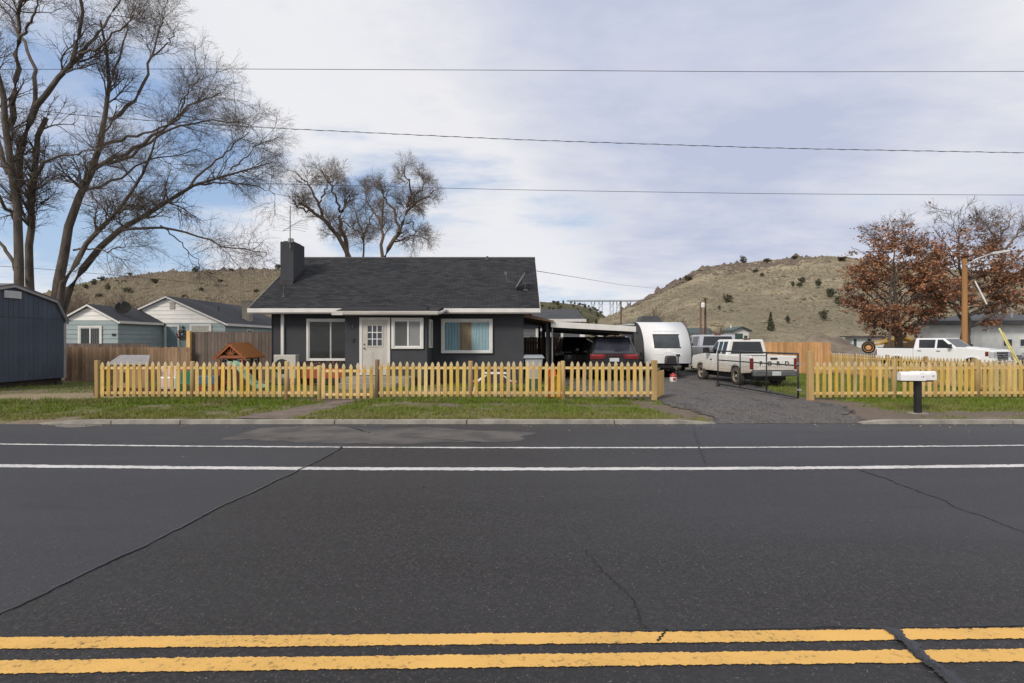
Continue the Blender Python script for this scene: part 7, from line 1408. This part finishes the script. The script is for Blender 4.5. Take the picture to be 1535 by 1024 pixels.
def oak(label, Y, trunk, span, seed, lim, leafn, lsize, bare_top):
    """a trunk from pixels, side limbs with layered sprays of dead leaves; limb = (t on trunk, px,py of the tip, depth shift)"""
    global rng; rng = np.random.default_rng(seed); x, y, z = P(trunk[0][0], 512, Y); o = thing('oak_tree', label, 'tree', (x, Y, 0), world=True)
    PL, R = limbs_px([(trunk, span[0], span[1], 0, 0)], Y, 14, seed, .07); R = R*np.linspace(1, .16, 14)[None]**1.0; t0 = PL[0]; tr0 = R[0]; limbs = []; rad = []
    for t, px, py, dy in lim:
        i = t*13; b = t0[int(i)]*(1-i % 1)+t0[min(13, int(i)+1)]*(i % 1); e = np.array(P(px, py, Y+dy)); m = b*.5+e*.5; m[2] += (abs(e[0]-b[0])+abs(dy))*-.05+.05; r0 = np.interp(t, np.linspace(0, 1, 14), tr0)*.5; q = resample(np.array([b, b*.8+m*.2+np.array([0, 0, .1]), m, e]), 14); q[1:] += rng.normal(scale=.05, size=(13, 3)); limbs.append(q); rad.append(np.linspace(r0, .02, 14))
    LM, LR = np.array(limbs), np.array(rad); c1, r1 = grow(LM, LR, 10, 1.6, 8, ang=(30, 70), tmin=.2, up=.05, wob=.14, rfrac=.5, rmin=.012); c2, r2 = grow(c1, r1, 6, .95, 6, ang=(25, 65), tmin=.2, up=.05, wob=.16, rmin=.009)
    c2t, r2t = grow(c1, r1, 5, .9, 5, ang=(20, 55), tmin=.3, up=.2, wob=.14, rmin=.008)
    np_mesh('trunk', *join([tubes_np(PL, R, 10), tubes_np(LM, LR, 6), tubes_np(c1, r1, 4)]), BARK, o, smooth=True); np_mesh('twigs', *join([tubes_np(c2, r2, 3), tubes_np(c2t, r2t, 3)]), TWIG, o)
    tips = c2[:, 2:].reshape(-1, 3); # leaves hang along the outer twigs, thinning upwards
    zt = ZZ(bare_top[0], Y); zb = ZZ(bare_top[1], Y); n = leafn; ii = rng.integers(0, len(tips), n); p = tips[ii]+rng.normal(scale=(.2, .2, .09), size=(n, 3))
    cl = np.array([fbm(a*.75, b*.75, c*1.2, 2) for a, b, c in tips])[ii]
    keep = (rng.uniform(0, 1, n) < np.clip((zt-p[:, 2])/(zt-zb), .02, 1)) & (cl > rng.uniform(-.32, .22, n)); V, Fc = leaf_quads(p[keep], lsize, rng, .35, .6); np_mesh('crown', V, Fc, LEAF, o); return o
LM_ = []
def auto(n, tmin, tmax, cx, cy, wx, wy, dmax, seed):
    r = random.Random(seed); out = []
    for k in range(n):
        t = tmin+(tmax-tmin)*k/(n-1); an = k*2.4+r.uniform(-.4, .4); hgt = 1-.35*abs(t-.45)/.5; px = cx+wx*hgt*math.cos(an)*r.uniform(.75, 1.05); py = cy-wy*(t-.5)*2.0+r.uniform(-14, 10); out.append((t, px, py, dmax*math.sin(an)*hgt)); 
    return out
oak('russet oak with a bare twiggy top and its trunk beside the brown lamp pole', 50, [(1449, 590), (1448, 520), (1446, 470), (1442, 430), (1440, 400), (1438, 360), (1433, 335), (1437, 312)], (12, .7), 4, auto(26, .34, .97, 1462, 412, 88, 92, 4.6, 3)+[(.45, 1545, 432, -1), (.42, 1530, 455, 1), (.5, 1378, 440, -1), (.5, 1380, 420, 2), (.6, 1390, 380, 0), (.62, 1530, 395, 0), (.55, 1548, 410, 2), (.72, 1398, 338, 1), (.78, 1472, 322, -1), (.82, 1424, 315, 1), (.86, 1452, 306, 0), (.7, 1502, 340, 1)], 29000, .24, (338, 415))
oak('russet leaved oak on the left of the pair, above the yellow road machine', 53, [(1349, 590), (1348, 512), (1344, 470), (1341, 440), (1338, 400), (1340, 360), (1347, 330)], (10, .7), 8, auto(26, .30, .95, 1338, 418, 72, 88, 4.2, 5)+[(.34, 1285, 460, -1), (.34, 1400, 462, 0), (.35, 1272, 440, 1), (.4, 1275, 410, 0), (.36, 1300, 466, -2), (.36, 1330, 470, -3), (.36, 1375, 466, -3), (.34, 1410, 455, -2), (.7, 1298, 362, 0), (.8, 1310, 342, 1), (.82, 1360, 328, 0), (.9, 1334, 326, 0)], 27000, .24, (328, 385))
sap = thing('young_tree', 'slim bare trunk standing just left of the left russet oak', 'tree', (XX(1334, 50), 50, 0), world=True)
rng = np.random.default_rng(2); PL, R = limbs_px([([(1334, 560), (1334, 500), (1336, 470), (1334, 440), (1338, 410)], 2.4, .8, 0, 0)], 50, 14, 2, .03); np_mesh('trunk', *tubes_np(PL, R, 7), BARK, sap, smooth=True); c1, r1 = grow(PL, R, 16, 1.3, 6, ang=(25, 60), tmin=.5, up=.2, rmin=.01); c2, r2 = grow(c1, r1, 5, .7, 5, rmin=.008); np_mesh('crown', *join([tubes_np(c1, r1, 4), tubes_np(c2, r2, 3)]), TWIG, sap)
# brushy leafless growth at the foot of the hills
def brush(label, px, py_base, Y, hpx, wpx, seed, n=9, group=None):
    global rng; rng = np.random.default_rng(seed); s = Y/F; x = XX(px, Y); z = ZZ(py_base, Y); o = thing('bare_shrub', label, 'shrub', (x, Y, z), group=group); r = np.random.default_rng(seed); PLs = []
    for k in range(n):
        a = r.uniform(0, 6.28); w_ = wpx*s*.5*r.uniform(.3, 1); h_ = hpx*s*r.uniform(.7, 1); PLs.append(resample(np.array([(0, 0, -.3), (w_*.3*math.cos(a), w_*.3*math.sin(a), h_*.4), (w_*math.cos(a), w_*math.sin(a), h_)]), 10))
    PL = np.array(PLs); R = np.linspace(.05, .015, 10)[None]*np.ones((n, 1)); c1, r1 = grow(PL, R, 9, hpx*s*.4, 6, up=.25, rmin=.012); c2, r2 = grow(c1, r1, 7, hpx*s*.22, 5, up=.2, rmin=.011)
    np_mesh('stems', *tubes_np(PL, R, 5), TWIG2, o); np_mesh('crown', *join([tubes_np(c1, r1, 3), tubes_np(c2, r2, 3)]), TWIG2, o)
for k, (px, hp, wp, Y) in enumerate([(985, 52, 30, 78), (1012, 40, 26, 84), (962, 34, 24, 80), (1076, 26, 24, 88), (920, 30, 26, 74)]): brush('thicket of leafless brown stems under the tan hill behind the trailer', px, 520, Y, hp, wp, 40+k, group='leafless thickets under the tan hill')
for k, (px, hp, wp, Y) in enumerate([(102, 70, 34, 60), (142, 62, 40, 64), (185, 66, 44, 62), (228, 60, 40, 66), (305, 60, 44, 70), (345, 58, 40, 70), (385, 56, 40, 72)]): brush('tangle of leafless brown brush rising behind the teal house roofs', px, 515, Y, hp, wp, 60+k, 14, group='leafless brush behind the teal house')

# ---------------------------------------------------------------- poles and wires
POLE = mat('pole_wood', (.36, .185, .07), (.26, .13, .052), sc=3, det=6, ro=.85, st=(1, 1, .1), bump=.3, bsc=30); POLE2 = mat('dark_pole_wood', (.105, .062, .042), (.07, .045, .032), sc=3, ro=.9, st=(1, 1, .1)); POLE3 = mat('red_pole_wood', (.20, .085, .052), (.15, .065, .042), sc=3, ro=.9, st=(1, 1, .1))
WIRE = mat('cable_black', (.03, .03, .033), (.045, .045, .05), sc=2, ro=.6); LAMPG = mat('lamp_grey', (.50, .51, .53), (.42, .43, .45), sc=3, ro=.4, me=.3)
Yp = 42.0; xp = XX(1446.5, Yp); zt = ZZ(388, Yp)
up_ = thing('utility_pole', 'orange brown wooden pole carrying a grey street lamp beside the russet oak', 'utility pole', (xp, Yp, -.2), world=True)
MB().tube([(xp, Yp, -.2), (xp, Yp, zt)], [.2, .165], 14).build('pole', POLE, up_)
la = MB(); la.tube([P(1448, 398, Yp-.2), P(1465, 388, Yp-.5), P(1487, 380, Yp-.8)], .055, 8); la.build('lamp_arm', LAMPG, up_, smooth=True)
hd2 = MB(); c_ = P(1487, 380, Yp-.8); e_ = P(1512, 376, Yp-1.1); hd2.hexa([(c_[0], c_[1]-.12, c_[2]-.08), (e_[0], e_[1]-.2, e_[2]-.06), (e_[0], e_[1]+.2, e_[2]-.06), (c_[0], c_[1]+.12, c_[2]-.08), (c_[0], c_[1]-.1, c_[2]+.1), (e_[0], e_[1]-.14, e_[2]+.08), (e_[0], e_[1]+.14, e_[2]+.08), (c_[0], c_[1]+.1, c_[2]+.1)]); hd2.build('lamp_head', LAMPG, up_, bevel=.03)
gw = thing('guy_wire', 'guy wire from the lamp pole with a white marker sleeve and yellow guards', 'guy wire', P(1522, 540, 36), world=True)
pa, pb_ = Vector(P(1449, 396, Yp)), Vector(P(1523, 541, 36)); MB().tube([pa, pb_], .012, 5).build('wire', WIRE, gw); Lq = lambda t: pa+(pb_-pa)*t
MB().tube([Lq(.20), Lq(.455)], .05, 8).build('sleeve', mat('sleeve_white', (.55, .52, .50), (.45, .43, .41), sc=3), gw)
GY = mat('guard_yellow', (.62, .55, .22), (.52, .46, .18), sc=3, ro=.5); MB().tube([Lq(.70), Lq(1.02)], .055, 8).build('guard', GY, gw)
pc_ = Vector(P(1503, 498, 36.4)); MB().tube([pc_, pb_+Vector((.12, -.1, -.1))], .045, 8).build('guard', GY, gw)
def pole(label, px, top, Y, r, m, extra=None, name='utility_pole'):
    x = XX(px, Y); o = thing(name, label, 'pole', (x, Y, -.2), world=True); MB().tube([(x, Y, -.2), (x, Y, ZZ(top, Y))], [r, r*.8], 10).build('pole', m, o); return o
o = pole('reddish brown pole with a white transformer, left of its dark twin', 1050.5, 453, 85, .16, POLE3); x_ = XX(1053.6, 84.8); MB().lathe([(0, ZZ(461, 85)), (.26, ZZ(461, 85)), (.28, ZZ(460, 85)), (.28, ZZ(455, 85)), (.2, ZZ(454, 85)), (0, ZZ(453.5, 85))], 16, (x_, 84.7, 0)).build('transformer', VIN, o)
o = pole('dark brown pole with a short crossarm right of the one with the transformer', 1057.5, 446, 86, .17, POLE2); bx(XX(1054, 86), XX(1061, 86), 85.75, 85.84, ZZ(449, 86), ZZ(447.5, 86)).build('crossarm', POLE2, o)
pole('thin dark pole standing above the roof of the trailer against the tan hill', 931, 451, 95, .13, POLE2)
def cable(label, pts, r, m=WIRE, sag=0, n=48, twist=False, group=None):
    p = [Vector(q) for q in pts]; a, b = p[0], p[-1]; tot = (b-a).length; out = []
    if len(p) == 2: out = [a+(b-a)*(k/n)+Vector((0, 0, -4*sag*(k/n)*(1-k/n))) for k in range(n+1)]
    else: out = [Vector(q) for q in resample(np.array(p), n+1)]
    mb = MB(); mb.tube(out, r, 5)
    if twist:
        L = sum((out[i+1]-out[i]).length for i in range(n)); q = MB(); m_ = int(L/.12); pts2 = []
        for k in range(m_+1):
            t = k/m_*n; i = min(int(t), n-1); c = out[i]+(out[i+1]-out[i])*(t-i); an = k*1.15; pts2.append(c+Vector((0, math.cos(an), math.sin(an)))*r*1.7)
        mb.tube(pts2, r*.7, 4)
    o = mb.build('overhead_cable', m, None); return tag(o, label, 'cable', group)
cable('highest thin overhead cable crossing the whole sky almost level', [P(-700, 106, 13.0), P(300, 103, 13.0), P(767, 105, 13.0), P(1160, 107.5, 13.0), P(1535, 107, 13.0), P(2100, 103, 13.0)], .0062)
cable('twisted overhead cable, the second from the top, sloping down to the right', [P(-700, 60, 15), P(110, 173, 15), P(400, 191.5, 15), P(767, 209, 15), P(1160, 222, 15), P(1535, 229, 15), P(2100, 232, 15)], .0068, twist=True, n=64)
cable('third overhead cable from the top, passing across the pale bare trees', [P(-700, 258, 20), P(400, 275, 20), P(767, 284.5, 20), P(1160, 290.5, 20), P(1535, 292.5, 20), P(2100, 292, 20)], .0085)
cable('faint service cable dropping right from the grey roof toward the thin dark pole', [P(803, 406, 29), P(860, 415, 45), P(931, 427, 70), P(1000, 434, 95)], .016)
cable('faint service cable running left from the lamp pole through the russet oaks', [P(1446, 430, 42), P(1380, 443, 44), P(1310, 455, 47), P(1200, 462, 55)], .014)
cable('thin service cable sloping down from the bare tree to the teal house mast', [P(-60, 395, 24), P(60, 403, 26), P(130, 409, 28), P(200, 415, 30), P(330, 428, 36)], .010)
cable('thin cable slanting down through the big bare tree toward the grey house', [P(150, 320, 27), P(210, 358, 26), P(280, 402, 25), P(372, 462, 22)], .008)
